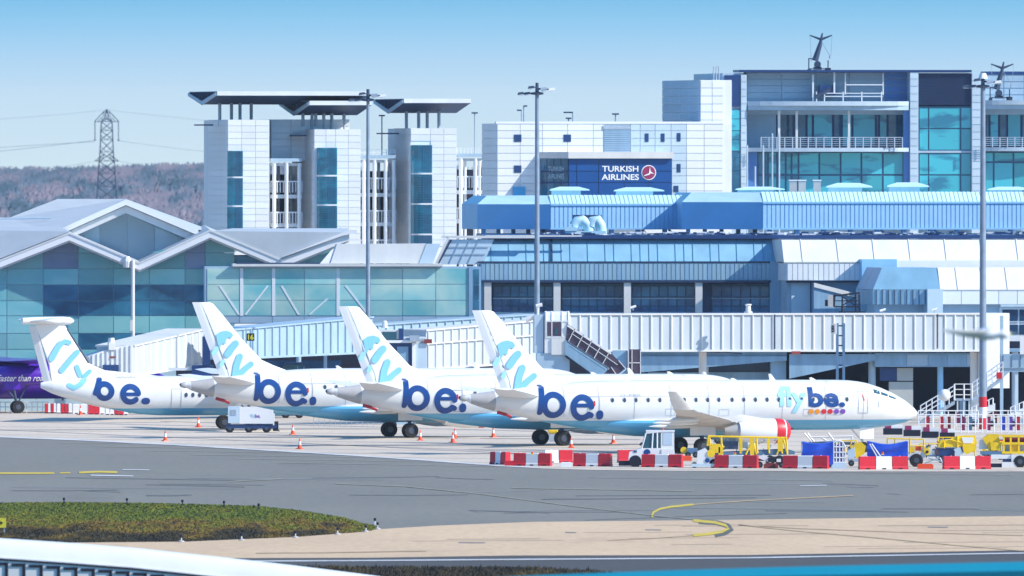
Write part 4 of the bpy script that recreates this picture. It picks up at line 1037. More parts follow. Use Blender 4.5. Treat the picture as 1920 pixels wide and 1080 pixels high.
# the sign's ghost reflection, painted as faint lettering on the angled panes
def angy(x, z): t_ = (x - ul) / (ur - ul); return -.1 + (vf + .1) * t_ - .12
for body, y0, y1 in (('TURKISH', 312, 321), ('AIRLINES', 326, 335)):
    text_obj(body, 'sign_lettering', 'clad2', wb, fr.u(1028, -1), fr.u(1050, -1), fr.z(y1, u=ur, v=vf), fr.z(y0, u=ur, v=vf), angy, .01)
for px in (978, 982): pass
roof_lamp(978, 206, 231, 1566, .4, 'lower of two thin lamp posts side by side above the white office block', -1)
roof_lamp(982, 198, 231, 1570, .3, 'taller of two thin lamp posts side by side above the white office block', 1)
roof_lamp(1074, 210, 231, 1570, .8, 'lamp post with a long arm to the left above the white office block roof', -1)
roof_lamp(1066, 221, 231, 1575, .5, 'short T-headed lamp post beside the long armed one above the white roof')
roof_lamp(1154, 213, 231, 1570, .6, 'T-headed lamp post alone above the right part of the white office block roof')
# lift tower behind, left side coloured darker to look shaded
fr = Fr(1313, 1565.2, 12)
lt = fr.thing('roof_plant_tower', 'box shaped plant tower, blue left side, rising behind the white office block', 'building')
vb = fr.vz(1243, 0)
zt_ = fr.z(150, u=0)
MB().box(0, fr.u(1372), 0, vb, 0, zt_).build('wall', 'clad', lt)
rows = rng(150, 240, 15)
for a, b in ((0, vb / 2), (vb / 2, vb)):
    zs = [fr.z(y, u=0, v=0) for y in rows]
    for q, w_ in zip(zs[1:], zs[:-1]): panel(lt, 'cladding_panel', 'clad2', -.07, 0, a + .03, b - .03, q + .03, w_ - .03)
front_panels(fr, lt, 'cladding_panel', 'clad', [1313, 1335, 1357], rows, 0, t=.07)
rl = MB()
for x in (1338, 1343, 1348):
    u = fr.u(x, .5); rl.tube((u, .5, zt_), (u, .5, zt_ + 1.2), .05, 5)
a, b = fr.u(1337, .5), fr.u(1349, .5); rl.box(a, b, .47, .53, zt_ + .75, zt_ + .82).box(a, b, .47, .53, zt_ + 1.0, zt_ + 1.06)
rl.build('access_ladder', 'steel', lt)

# ---- glass office building
fr = Fr(1356, 1566, 6)
ob = fr.thing('glass_office_building', 'grey-blue panelled office building with cyan glazing, balconies and curved canopies', 'building')
MB().box(0, fr.u(2050), 4.2, 22, 0, fr.z(137, u=10)).build('core_wall', 'clad2', ob)
# left end bay
part(fr, ob, 'end_pier', 'office', 1355, 1392, 137, None, .2, 6)
part(fr, ob, 'louvre_panel', 'navy', 1359, 1388, 141, 200, 0, .2)
part(fr, ob, 'window_bay', 'framedk', 1358, 1389, 204, 372, .05, .2)
front_panels(fr, ob, 'pane', 'goffice', [1368, 1387], [206, 223, 245, 262, 283], .05, t=.05)
front_panels(fr, ob, 'pane', 'gdark', [1360, 1367, 1387], [286, 320, 372], .05, t=.05)
part(fr, ob, 'window_mullion', 'office', 1359, 1361, 204, 372, -.05, .05)
# pilasters
def pil(x0, x1, yt):
    p_ = part(fr, ob, 'pilaster', 'clad_soft', x0, x1, yt, None, 0, 5)
    front_panels(fr, p_, 'cladding_panel', 'clad_soft', [x0, x1], rng(yt, 372, 14), 0, t=.06, gap=.06)
pil(1389, 1400, 140); pil(1706, 1722, 134); pil(1822, 1846, 137)
# upper cladding between
uc = part(fr, ob, 'upper_wall', 'clad2', 1400, 1706, 135, 215, 2.0, 4.2)
M['clad_mid'] = mat('grey_blue_boards', (0.34, 0.47, 0.58), .45, var=.12)  # also darkened, so the boards look shaded by colour
front_panels(fr, uc, 'cladding_board', lambda x, y, i, j: 'clad_mid' if x < 1655 else 'blue_board', [1400, 1465, 1530, 1592, 1658, 1706], rng(136, 200, 12.5), 2.0, t=.08, gap=.07) if False else None
M['blue_board'] = mat('blue_boards', (0.08, 0.22, 0.52), .45, var=.1)
front_panels(fr, uc, 'cladding_board', lambda x, y, i, j: 'clad_mid' if x < 1650 else 'blue_board', [1400, 1465, 1530, 1592, 1658, 1706], rng(136, 198, 12.4), 2.0, t=.08, gap=.07)  # bluer boards at the right paint shade onto the wall
part(fr, ob, 'coping', 'navy', 1386, 1822, 131, 135.5, -.1, 4.5)
part(fr, ob, 'coping', 'navy', 1846, 2000, 134, 140, 1.9, 4.5)
# balcony bay builder
def balcony_bay(x0, x1, ycan, bow, yr0, yr1, yslab, fullx):
    um = (fr.u(x0) + fr.u(x1)) / 2; ua, ub = fr.u(x0), fr.u(x1)
    def bowp(nose, back, lo=0, hi=1, n=14): return [(ua + (ub - ua) * (lo + (hi - lo) * k / n), nose * -math.sin(math.pi * k / n) ** .6) for k in range(n + 1)] + [(ub, back), (ua, back)]
    zc = fr.z(ycan, u=um)
    MB().prism(bowp(bow, 3), 'z', zc - .38, zc).build('curved_canopy', 'office', ob)
    MB().prism(bowp(bow * .8, 3), 'z', zc - .75, zc - .385).build('canopy_soffit', 'clad2', ob)
    zs = fr.z(yslab, u=um)
    MB().prism(bowp(bow * .9, 4), 'z', zs - .34, zs).build('balcony_slab', 'office', ob)
    # recessed upper glazing
    return ua, ub, zc, zs
ua, ub, zc, zs = balcony_bay(1402, 1704, 190, 1.6, 257, 277, 277, 0)
part(fr, ob, 'recess_wall', 'clad_mid', 1400, 1455, 212, 277, 2.6, 4.2)
part(fr, ob, 'recess_glazing', 'navy', 1455, 1706, 210, 277, 3.0, 4.2)
front_panels(fr, ob, 'pane', lambda x, y, i, j: 'goffice' if i in (2, 3, 5, 6) else ('gdark' if i not in (8,) else 'goffice'), [1458, 1488, 1512, 1524, 1562, 1578, 1598, 1642, 1648, 1664, 1700], [212, 276], 2.95, t=.05, gap=.2)
for x in (1461, 1494, 1592): part(fr, ob, 'balcony_column', 'white', x - 2, x + 2, 208, 277, -.4, -.1)
rl = MB(); u_a, u_b = fr.u(1427, -1), fr.u(1692, -1)
zr = fr.z(257, u=u_a, v=-1); zb2 = fr.z(277, u=u_a, v=-1)
for k in range(5): zz = zb2 + (zr - zb2) * (k + 1) / 5; rl.box(u_a, u_b, -1.03, -1.0, zz - .03 - (.03 if k == 4 else 0), zz)
for k in range(19): x = u_a + (u_b - u_a) * k / 18; rl.box(x - .04, x + .04, -1.06, -.98, zb2, zr)
rl.build('balcony_railing', 'office', ob)
lg = part(fr, ob, 'lower_glazing', 'framedk', 1418, 1706, 284, 372, .6, 3)
front_panels(fr, lg, 'pane', lambda x, y, i, j: 'gdark' if i in (0,) else 'goffice', [1420, 1440, 1457, 1473, 1484, 1497, 1536, 1576, 1615, 1655, 1694], [285, 328, 372], .6, t=.05, gap=.16)
part(fr, ob, 'blue_return_wall', 'blue_board', 1694, 1706, 205, 372, .3, .62)
part(fr, ob, 'blue_return_wall', 'blue_board', 1394, 1420, 284, 372, .3, .62)
# tall glazing between the pilasters
part(fr, ob, 'louvre_panel', 'navy', 1722, 1822, 137, 197, .3, 4.2)
sl = MB()
for k in range(20): bx(sl, fr, 1724, 1820, 139 + k * 2.9, 140.2 + k * 2.9, .22, .3)
sl.build('louvre_slats', 'slate', ob)
tg = part(fr, ob, 'tall_glazing', 'framedk', 1722, 1822, 199, 372, .5, 4.2)
front_panels(fr, tg, 'pane', 'goffice', [1723, 1741, 1801, 1821], [201, 241, 282], .5, t=.05, gap=.12)
front_panels(fr, tg, 'pane', 'goffice', [1723, 1741, 1801, 1821], [287, 328, 372], .5, t=.05, gap=.12)
part(fr, ob, 'floor_band', 'clad2', 1722, 1822, 282.5, 286.5, .36, .5)
# right hand bay
uc2 = part(fr, ob, 'upper_wall', 'clad2', 1846, 2000, 140, 215, 2.0, 4.2)
front_panels(fr, uc2, 'cladding_board', 'clad_mid', [1846, 1882, 1920, 1960, 2000], rng(141, 190, 12.2), 2.0, t=.08, gap=.07)
balcony_bay(1846, 2020, 188, 1.0, 257, 277, 276, 0)
part(fr, ob, 'recess_glazing', 'navy', 1846, 2000, 206, 277, 3.0, 4.2)
front_panels(fr, ob, 'pane', lambda x, y, i, j: 'goffice' if i in (1, 3, 5) else 'gdark', [1847, 1855, 1873, 1888, 1915, 1925, 1950, 2000], [212, 276], 2.95, t=.05, gap=.2)
rl = MB(); u_a, u_b = fr.u(1847, -.7), fr.u(2000, -.7); zr = fr.z(257, u=u_a, v=-.7); zb2 = fr.z(276, u=u_a, v=-.7)
for k in range(5): zz = zb2 + (zr - zb2) * (k + 1) / 5; rl.box(u_a, u_b, -.73, -.7, zz - .04, zz)
for k in range(12): x = u_a + (u_b - u_a) * k / 11; rl.box(x - .04, x + .04, -.76, -.68, zb2, zr)
rl.build('balcony_railing', 'office', ob)
lg = part(fr, ob, 'lower_glazing', 'framedk', 1846, 2000, 284, 372, .6, 3)
front_panels(fr, lg, 'pane', 'goffice', [1847, 1863, 1900, 1940, 2000], [285, 304, 372], .6, t=.05, gap=.16)
for x in (1401, 1416, 1431, 1448, 1461):     # slim poles in front of the facade
    u = fr.u(x, -2); MB().tube((u, -2, 6), (u, -2, fr.z({1401: 272, 1416: 312, 1431: 272, 1448: 250, 1461: 250}[x], u=u, v=-2)), .07, 6).build('slim_mast', 'office', ob)
# cleaning cradles with Y shaped jibs
def davit(px, ytop, ybase, d, lab):
    q = P(px, ybase, d); t_ = thing('cleaning_crane', lab, 'rooftop crane', q, 0, 'window cleaning cranes on the office roof'); s = d / F
    def L_(x, y, dy=0): return ((x - px) * s, dy, (ybase - y) * s)
    MB().tube(L_(px - 8, ybase - 20), L_(px + 2, ybase - 52), .28, 8, .18).tube(L_(px + 2, ybase - 52), L_(px + 6, ybase - 72), .17, 6, .06).build('jib', 'darksteel', t_, True)
    MB().tube(L_(px + 3, ybase - 60), L_(px + 24, ybase - 68), .12, 5, .05).tube(L_(px + 3, ybase - 60), L_(px - 18, ybase - 68), .12, 5, .05).build('arm', 'darksteel', t_)
    MB().tube(L_(px - 17, ybase - 67), L_(px - 15, ybase - 18), .025, 4).tube(L_(px + 24, ybase - 67), L_(px + 22, ybase - 30), .025, 4).tube(L_(px + 5, ybase - 55), L_(px + 20, ybase - 30), .03, 4).tube(L_(px + 20, ybase - 30), L_(px + 20, ybase - 24), .08, 5).build('cable', 'steel', t_)
    MB().box(-.5, .2, -.3, .3, .15, .4).lathe([(-.3, .3), (.3, .3)], (-.15, 0, .6), 'y', 14).build('winch_carriage', 'darksteel', t_)
    MB().box(-.95, -.85, -.6, -.5, 0, 1.1).box(-.95, -.3, -.6, -.5, 1.05, 1.14).box(.7, .8, -.6, -.5, 0, .95).box(.5, 1.0, -.5, .5, 0, .3).box(-1.0, -.7, -.5, .5, 0, .2).box(-.9, .9, -.5, -.42, .18, .27).build('carriage_frame', 'darksteel', t_)
davit(1536, 62, 134, 1570, 'dark cleaning crane with a Y-shaped jib standing on the office roof against the sky')
davit(1876, 120, 188, 1562, 'dark cleaning crane with a Y-shaped jib on the right canopy behind the lamp mast')
fr2 = fr
# small cradle deck above the left canopy
ck_ = fr.thing('maintenance_cradle', 'blue maintenance cradle with pale railings lying on the curved canopy', 'cradle')
s_ = 1540 / F
bx(MB(), fr, 1537, 1568, 160, 178, .5, 1.6).build('cradle_body', 'navy', ck_)
rl = MB()
for y in (174, 180): bx(rl, fr, 1545, 1655, y, y + 1.6, .3, .4)
for x in (1530, 1545, 1580, 1615, 1652): bx(rl, fr, x, x + 2, 172, 190, .3, .4)
bx(rl, fr, 1523, 1526, 140, 190, .4, .5); bx(rl, fr, 1563, 1566, 134, 175, .4, .5); bx(rl, fr, 1584, 1586, 137, 178, .4, .5); bx(rl, fr, 1655, 1657, 137, 178, .4, .5); bx(rl, fr, 1585, 1657, 158, 160, .4, .5)
rl.build('cradle_railing', 'clad', ck_)
u = fr.u(1542, .2); MB().tube((u - .6, .2, fr.z(182, u=u)), (u + .7, .2, fr.z(166, u=u)), .16, 6).build('jib', 'darksteel', ck_)
# antennas/vents along parapet
for x, h in ((1583, 5), (1609, 5), (1660, 4), (1664, 4), (1752, 3), (1763, 3), (1808, 3)):
    pass

# ---- rooftop plant rooms
def plant(pxe, px0, px1, ytop, ych, ybot, dd, lab):
    """pxe..px0 = flat end wall seen on the left, px0..px1 = ribbed long side"""
    fr = Fr(px0, dd, 9)
    t_ = fr.thing('rooftop_plant_room', lab, 'plant room', 'blue plant rooms along the terminal roof')
    L_ = fr.u(px1); yaw2 = 0
    ze = lambda y: fr.z(y, u=0)
    zt, zc, zb = ze(ytop), ze(ych), ze(ybot)
    ch = 1.0; W_ = 14.0
    # end wall runs back-left as an angled facade
    e0 = (0.0, 0.0); ex = (pxe - px0) / F * dd; e1 = (ex, 3.2)
    mb = MB(); mb.prism([e0, e1, (e1[0] + .4, W_), (L_, W_), (L_, 0)], 'z', zb, zc); mb.build('wall', 'blueplant', t_)
    mb = MB()   # chamfered roof
    pts_b = [(0, 0), (ex, 3.2), (ex + .4, W_), (L_, W_), (L_, 0)]; pts_t = [(.15, ch), (ex + .9, 3.2 + ch * .8), (ex + 1.2, W_ - 1), (L_, W_ - 1), (L_, ch)]
    i = 0; mb.v += [(a, b, zc + .002) for a, b in pts_b] + [(a, b, zt) for a, b in pts_t]
    for k in range(5): mb.f.append((k, (k + 1) % 5, 5 + (k + 1) % 5, 5 + k))
    mb.f.append((5, 6, 7, 8, 9)); mb.build('chamfered_roof', 'cyanroof', t_)
    rb = MB(); n = int(L_ / .36)
    for k in range(n): rb.box(k * .36 + .03, k * .36 + .31, -.05, -.004, zb + .04, zc - .05)
    rb.build('wall_ribs', 'blueplant2', t_)
    rr = MB()
    for k in range(n):
        x = k * .36 + .05; rr.prism([(-.02, zc), (ch, zt + .02), (ch, zt + .06), (-.02, zc + .05)], 'x', x, x + .27)
    rr.build('roof_ribs', 'cyanroof', t_)
    MB().box(-.02, L_, -.14, -.1, zb - .02, zb + .12).box(0, L_, -.14, -.1, zc - .12, zc + .02).build('edge_trim', 'blueplant', t_)
    lg = MB(); r_ = random.Random(int(px0)); zz0 = 13.4
    for k in range(int(L_ / 2.2)):
        x = .5 + k * 2.2; lg.box(x, x + .35, .2, .6, zz0, zb)
        if r_.random() < .5: lg.tube((x + .5, .5, zb), (x + 1.6, .5, zz0), .1, 5)
    for k in range(5): x = ex + .4 + (-ex - .6) * k / 4; lg.box(x, x + .3, 3.3, 3.6, zz0, zb)
    lg.build('support_legs', 'blueplant', t_)
    return fr, t_, zt
M['blueplant2'] = mat('light_blue_ribs', (0.36, 0.63, 0.86), .5, var=.1)
fr, pa, zt = plant(905, 1032, 1290, 367, 383, 430, 1488, 'blue plant room on the terminal roof left of centre, pipe elbows before its wall')
pl2_fr, pb, zt2 = plant(1289, 1430, 2050, 361, 379, 430, 1484, 'long blue plant room running off the right edge of the photo')
def cowl(px0, px1, yt, yb, d, lab):
    a, b = P(px0, yb, d), P(px1, yt, d); t_ = thing('roof_ventilator', lab, 'roof vent', ((a.x + b.x) / 2, d, a.z), 0, 'low pale roof vents'); w = (b.x - a.x) / 2; h = b.z - a.z
    MB().box(-w * .9, w * .55, -.9, .9, -.6, h * .55).build('vent_body', 'cyanroof', t_)
    MB().rings([[(-w, -1.1, h * .55), (w, -1.1, h * .55), (w, 1.1, h * .55), (-w, 1.1, h * .55)], [(-w * .95, -1.05, h * .7), (w * .95, -1.05, h * .7), (w * .95, 1.05, h * .7), (-w * .95, 1.05, h * .7)], [(-w * .5, -.5, h), (w * .45, -.5, h), (w * .45, .5, h), (-w * .5, .5, h)]]).build('vent_lid', 'cyanroof', t_)
for a, b, y0, y1, lab in ((1030, 1106, 350, 366, 'pale roof vent in front of the left end of the airline sign'), (1150, 1246, 351, 368, 'pale roof vent directly below the airline emblem'), (1378, 1472, 350, 363, 'low roof vent below the flat end of the long plant room roof'), (1548, 1636, 343, 362, 'pale roof vent beside the three rusty boxes'), (1662, 1742, 342, 361, 'pale roof vent below the pilaster left of the tall glazing'), (1850, 1935, 350, 364, 'pale roof vent cut by the right edge of the photo')):
    cowl(a, b, y0, y1, 1497, lab)
for px in (1487, 1504, 1532):
    q = P(px, 362, 1494); w = thing('rusty_roof_box', {1487: 'leftmost of three pinkish boxes on the plant room roof', 1504: 'middle of three pinkish boxes on the plant room roof', 1532: 'rightmost of three pinkish boxes on the plant room roof'}[px], 'roof box', q, 0, 'pinkish boxes on the plant room roof')
    MB().box(-.3, .3, -.3, .3, -.3, 1.0).build('box_body', 'beige', w); MB().box(-.36, .36, -.36, .36, 1.0, 1.08).build('box_lid', 'whitep', w)
# big pipe elbows
q = P(1065, 445, 1484); el = thing('duct_elbows', 'two fat pale cyan duct elbows on a box before the ribbed plant room', 'ducts', q)
s_ = 1484 / F
def elbow(pts, r, nm='duct'):
    rs = []
    for i, (x, z) in enumerate(pts):
        a = pts[max(0, i - 1)]; b = pts[min(len(pts) - 1, i + 1)]; tx, tz = b[0] - a[0], b[1] - a[1]; l = math.hypot(tx, tz); nx_, nz_ = -tz / l, tx / l
        rs.append([((x + nx_ * r * math.cos(q_)), r * math.sin(q_), z + nz_ * r * math.cos(q_)) for q_ in [2 * math.pi * k / 14 for k in range(14)]])
    MB().rings(rs).build(nm, 'cyanroof', el, True)
def ep(x, y): return ((x - 1065) * s_, (445 - y) * s_)
elbow([ep(1076, 424), ep(1082, 415), ep(1092, 413), ep(1101, 420), ep(1105, 432), ep(1105, 442)], .42)
elbow([ep(1108, 424), ep(1112, 414), ep(1120, 412), ep(1126, 422), ep(1128, 434), ep(1128, 442)], .42)
MB().box(ep(1060, 0)[0], ep(1136, 0)[0], -.6, .6, 0, ep(0, 433)[1]).build('duct_box', 'cyanroof', el)
MB().box(ep(1059, 0)[0], ep(1082, 0)[0], -.7, .5, ep(0, 433)[1], ep(0, 426)[1]).build('duct_branch', 'cyanroof', el)
MB().box(ep(1074, 0)[0], ep(1128, 0)[0], .3, .9, ep(0, 411)[1], ep(0, 403)[1]).build('duct_hood', 'slate', el)

# ------------------------------------------------------------------ terminal pier
fr = Fr(900, 1462, 1)
pr = fr.thing('terminal_pier', 'long terminal pier with sloping blue metal roof, tall windows between columns and dark undercroft', 'terminal')
zt, ze_, zf, zw0, zw1 = fr.z(449, u=0), fr.z(490, u=0), fr.z(526, u=0), fr.z(584, u=0), fr.z(532, u=0)
U = lambda px, v=0: fr.u(px, v)
# roof: sloping metal with standing seams
rf = MB(); rf.prism([(0, ze_), (2.2, zt), (14, zt), (14, ze_)], 'x', U(900), U(1468)).build('sloping_roof', 'zinc', pr)
r = random.Random(3); sm = MB(); x = U(900) + .2
while x < U(1466):
    sm.prism([(-.03, ze_), (2.17, zt), (2.17, zt + .05), (-.03, ze_ + .05)], 'x', x, x + .04); x += r.choice((.7, .7, 1.4))
struct(sm.build('roof_seams', 'seam', pr), 'stuff')
MB().prism([(-.1, ze_ + .02), (2.2, zt + .07), (2.2, zt + .16), (-.1, ze_ + .14)], 'x', U(1033), U(1033) + .14).build('roof_ridge_strip', 'slate', pr)
MB().box(U(896), U(1468), -.12, .3, ze_ - .12, ze_).build('gutter', 'slate', pr)
MB().box(U(900), U(1446), -.02, 13, zf, ze_ - .12).build('fascia_wall', 'zincdk', pr)
x = U(900); n_ = 64
for k in range(n_):
    a = U(902) + (U(1445) - U(902)) * k / n_; b = U(902) + (U(1445) - U(902)) * (k + 1) / n_
    panel(pr, 'fascia_panel', 'zincdk' if k % 5 else 'bluegrey', a + .03, a + (U(1445) - U(902)) / n_ - .03, -.09, -.02, zf + .05, ze_ - .2)
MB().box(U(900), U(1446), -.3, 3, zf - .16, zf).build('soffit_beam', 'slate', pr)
MB().box(U(900), U(1446), 2.2, 12, 5.6, zf - .16).build('window_backing', 'navy', pr)
# raking columns with glazed bays between
for a in (908, 1038, 1170, 1304):
    MB().prism([(0, 5.3), (.9, 5.3), (2.2, 6.0), (2.2, zf - .16), (-.15, zf - .16), (-.15, zf - 1.0)], 'x', U(a), U(a + 13)).build('raking_column', 'white', pr)
bays = [(924, 1038), (1053, 1170), (1184, 1304), (1334, 1444)]
for bi, (a, b) in enumerate(bays):
    fb = part(fr, pr, 'window_frame', 'framedk', a, b, 532, 592, 1.9, 2.2)
    cols = rng(a + 1, b - 1, 17); front_panels(fr, fb, 'pane', 'gpier', cols, [536, 557, 574, 590], 1.9, t=.05, gap=.10)
    part(fr, fb, 'transom', 'clad2', a, b, 558.5, 560.5, 1.78, 1.84)
part(fr, pr, 'end_wall', 'bluegrey', 1444, 1476, 490, None, -.3, 12)
part(fr, pr, 'side_wall_strip', 'bluegrey', 898, 922, 490, None, .6, 12)
# storey below the windows
part(fr, pr, 'lower_wall', 'bluegrey', 922, 1476, 585, 660, 1.3, 12)
# upper deck slab edge with pipe clutter
fr_t = Fr(820, 1470, 1)
tr_ = MB(); bx(tr_, fr_t, 827, 2050, 440, 447, 1.5, 40); tr_.build('roof_slab', 'navy', pr)
ck2 = MB(); r = random.Random(11)
for k in range(230):
    px = r.uniform(905, 1925); w = r.uniform(2, 16); y0 = r.uniform(436, 444); bx(ck2, fr_t, px, px + w, y0 - r.uniform(1, 3.5), y0, 2.6 + r.random() * .8, 3.6 + r.random())
struct(ck2.build('rooftop_pipe_clutter', 'clad', pr), 'stuff')
ck2 = MB()
for k in range(150):
    px = r.uniform(905, 1925); w = r.uniform(3, 20); y0 = r.uniform(436, 446); bx(ck2, fr_t, px, px + w, y0 - r.uniform(1, 4), y0, 2.4 + r.random() * .8, 3.2 + r.random())
struct(ck2.build('rooftop_pipe_clutter', 'navy', pr), 'stuff')
ck2 = MB(); bx(ck2, fr_t, 830, 1010, 440.5, 443, .2, .5); ck2.build('pale_roof_pipe', 'white', pr)
# left glazed raking end of the pier
ge = MB(); ge.prism([(U(818), ze_ - .25), (U(906), ze_ - .25), (U(926), zt), (U(842), zt)], 'y', -.0, -.05 + .4)
ge.build('raking_end_glass', 'clad_soft', pr)
MB().prism([(U(814), ze_ - .3), (U(819), ze_ - .3), (U(845), zt + .25), (U(840), zt + .25)], 'y', -.25, .2).build('raking_edge_trim', 'white', pr)
MB().prism([(U(819), ze_ - .3), (U(822), ze_ - .3), (U(848), zt), (U(845), zt)], 'y', -.2, .2).build('raking_edge_shadow_gap', 'slate', pr)  # solid dark strip painted as the shadow beside the trim
MB().box(U(828), U(1010), -.2, .3, zt + .1, zt + .3).build('parapet_rail', 'white', pr)
sm = MB()
for px in (858, 876, 893): sm.prism([(U(px - 16), ze_ - .25), (U(px - 15), ze_ - .25), (U(px + 7), zt), (U(px + 6), zt)], 'y', -.09, -.04)
for f_ in (.33, .66): sm.box(U(824 + 20 * f_), U(906 + 18 * f_), -.09, -.04, ze_ + (zt - ze_) * f_, ze_ + (zt - ze_) * f_ + .05)
sm.build('glazing_bars', 'clad2', pr)

# pier, sunlit right hand part
fr = Fr(1470, 1458, 8)
p2 = fr.thing('sunlit_pier', 'right part of the terminal pier with bright white sloping roof', 'terminal')
U = lambda px, v=0: fr.u(px, v)
zt, ze_, zf = fr.z(450, u=0), fr.z(491, u=0), fr.z(526, u=0)
MB().prism([(0, ze_), (1.3, zt), (14, zt), (14, ze_)], 'x', U(1470), U(2050)).build('sloping_roof', 'white', p2)
sm = MB(); x = U(1470) + 1.5
while x < U(2040): sm.prism([(-.03, ze_), (1.27, zt), (1.27, zt + .07), (-.03, ze_ + .06)], 'x', x, x + .06); x += 2.9
struct(sm.build('roof_seams', 'clad', p2), 'stuff')
MB().box(U(1470), U(2050), -.1, .4, ze_ - .1, ze_).build('gutter', 'concrete_wall', p2)
MB().box(U(1474), U(2050), 0, 12, zf, ze_ - .1).build('fascia_wall', 'clad', p2)
n_ = 58
for k in range(n_):
    a = U(1476) + (U(2040) - U(1476)) * k / n_; panel(p2, 'fascia_panel', 'clad', a + .03, a + (U(2040) - U(1476)) / n_ - .03, -.08, 0, zf + .03, ze_ - .16)
part(fr, p2, 'recess_wall', 'clad_mid', 1476, 1640, 526, 660, .9, 12)
part(fr, p2, 'door_leaf', 'clad_soft', 1484, 1519, 529, 588, .7, .9)
part(fr, p2, 'dark_gap', 'navy', 1519, 1530, 529, 588, .8, .9)
part(fr, p2, 'soffit_beam', 'slate', 1476, 1640, 526, 530, .2, .9)
# covered walkway sloping down to the right
w = MB(); a0, a1 = fr.at(1526, 530, -.6), fr.at(1652, 562, -.6); b0, b1 = fr.at(1526, 590, -.6), fr.at(1652, 592, -.6)
w.prism([(a0[0], a0[2]), (a1[0], a1[2]), (b1[0], b1[2]), (b0[0], b0[2])], 'y', -.6, .7); w.build('sloping_walkway', 'bluegrey', p2)
w = MB(); w.prism([(a0[0], a0[2] - .35), (a1[0], a1[2] - .35), (a1[0], a1[2]), (a0[0], a0[2])], 'y', -.72, -.6); w.build('walkway_edge', 'white', p2)
part(fr, p2, 'blue_box', 'blueplant', 1616, 1682, 486, 640, -1.2, 6)
part(fr, p2, 'blue_box_front', 'clad', 1681, 2050, 488, 512, -.9, 6)
# small vault in front
fr = Fr(1763, 1448, 9)
p3 = fr.thing('gate_lounge', 'gate lounge with a blue roof slope left and a white one right', 'terminal')
U = lambda px, v=0: fr.u(px, v)
zt, ze_, zf = fr.z(502, u=0), fr.z(543, u=0), fr.z(571, u=0)
MB().prism([(0, ze_), (1.2, zt), (9, zt), (9, ze_)], 'x', 0, U(2050)).build('white_roof_slope', 'white', p3)
MB().box(0, U(2050), .02, 9, zf, ze_).build('fascia_wall', 'clad', p3)
for k in range(13):
    a = U(1768) + 1.5 * k; panel(p3, 'fascia_panel', 'clad', a, a + 1.44, -.05, .02, zf + .03, ze_ - .1)
sm = MB()
for k in range(9): x = 1.4 + k * 2.0; sm.prism([(-.03, ze_), (1.17, zt), (1.17, zt + .06), (-.03, ze_ + .06)], 'x', x, x + .05)
struct(sm.build('roof_seams', 'clad', p3), 'stuff')
MB().box(0, U(2050), -.08, .3, ze_ - .09, ze_).build('gutter', 'concrete_wall', p3)
# left slope, coloured blue as if shaded (facet turned towards the left)
xl = (1640 - 1763) / F * 1448
MB().rings([[(xl, 1.2, ze_), (0, 0, ze_), (0, 9, ze_), (xl, 9, ze_)], [(xl + .9, 2.2, zt), (-.1, 1.2, zt), (-.1, 9, zt), (xl + .9, 9, zt)]]).build('blue_roof_slope', 'zinc', p3)
MB().prism([(xl, 1.22), (-.02, .02), (-.02, 9), (xl, 9)], 'z', zf, ze_ - .02).build('blue_fascia', 'zincdk', p3)
sm = MB()
for k in range(11):
    f_ = (k + .5) / 11; a = Vector((xl, 1.16)).lerp(Vector((-.02, -.04)), f_); sm.box(a.x, a.x + .05, a.y, a.y + .05, zf, ze_)
sm.build('fascia_seams', 'slate', p3)
part(fr, p3, 'corner_pier', 'clad_soft', 1739, 1768, 542, 590, -.15, 3)
part(fr, p3, 'underside_wall', 'clad_mid', 1640, 1740, 571, 640, 1.6, 5)
part(fr, p3, 'underside_wall', 'clad_soft', 1768, 1876, 571, 660, .8, 5)
wn = part(fr, p3, 'window_frame', 'clad', 1874, 2050, 576, 640, .6, 5)
front_panels(fr, wn, 'pane', 'darkwin', [1878, 1910, 1960, 2010], [579, 603, 607, 628], .6, t=.05, gap=.12)

# undercroft behind the parked aircraft
fr = Fr(1180, 1440, 1)
uc = fr.thing('pier_undercroft', 'dark ground floor bays with round columns and pale block walls under the pier', 'building')
part(fr, uc, 'back_wall', 'void', 330, 2050, 640, None, 7.0, 8)  # near-black colour stands in for the undercroft's darkness
part(fr, uc, 'ceiling_slab', 'bluegrey', 1170, 2050, 655, 660, -.5, 7)
part(fr, uc, 'beam', 'bluegrey', 1180, 1475, 660, 672, .2, .6)
MB().prism([(fr.u(1180), fr.z(668, u=0)), (fr.u(1475), fr.z(668, u=0)), (fr.u(1475), fr.z(676, u=0)), (fr.u(1180), fr.z(700, u=0))], 'y', .0, .5).build('ramp_side', 'bluegrey', uc)
MB().prism([(fr.u(1480), fr.z(664, u=0)), (fr.u(1640), fr.z(664, u=0)), (fr.u(1640), fr.z(676, u=0)), (fr.u(1480), fr.z(710, u=0))], 'y', .0, .5).build('ramp_side', 'bluegrey', uc)
fd = part(fr, uc, 'fascia_beam', 'bluegrey', 1640, 1850, 662, 688, .3, .8)
front_panels(fr, fd, 'fascia_panel', lambda x, y, i, j: 'clad_mid' if i % 3 == 1 else 'bluegrey', [1646, 1700, 1740, 1776, 1812, 1828], [664, 686], .3, t=.05, gap=.05)
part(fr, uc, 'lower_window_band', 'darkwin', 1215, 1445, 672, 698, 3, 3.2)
part(fr, uc, 'block_wall', 'bluegrey', 1215, 1445, 698, None, 2.8, 3.2)
part(fr, uc, 'block_pier', 'bluegrey', 1445, 1474, 674, None, .7, 3)
bw = part(fr, uc, 'beige_block_wall', 'concrete_wall', 1667, 1712, 716, None, .9, 3)
part(fr, uc, 'beige_block_wall', 'concrete_wall', 1682, 1712, 690, 714, .9, 3)
part(fr, uc, 'dark_door', 'navy', 1650, 1682, 690, 714, 1.0, 3)
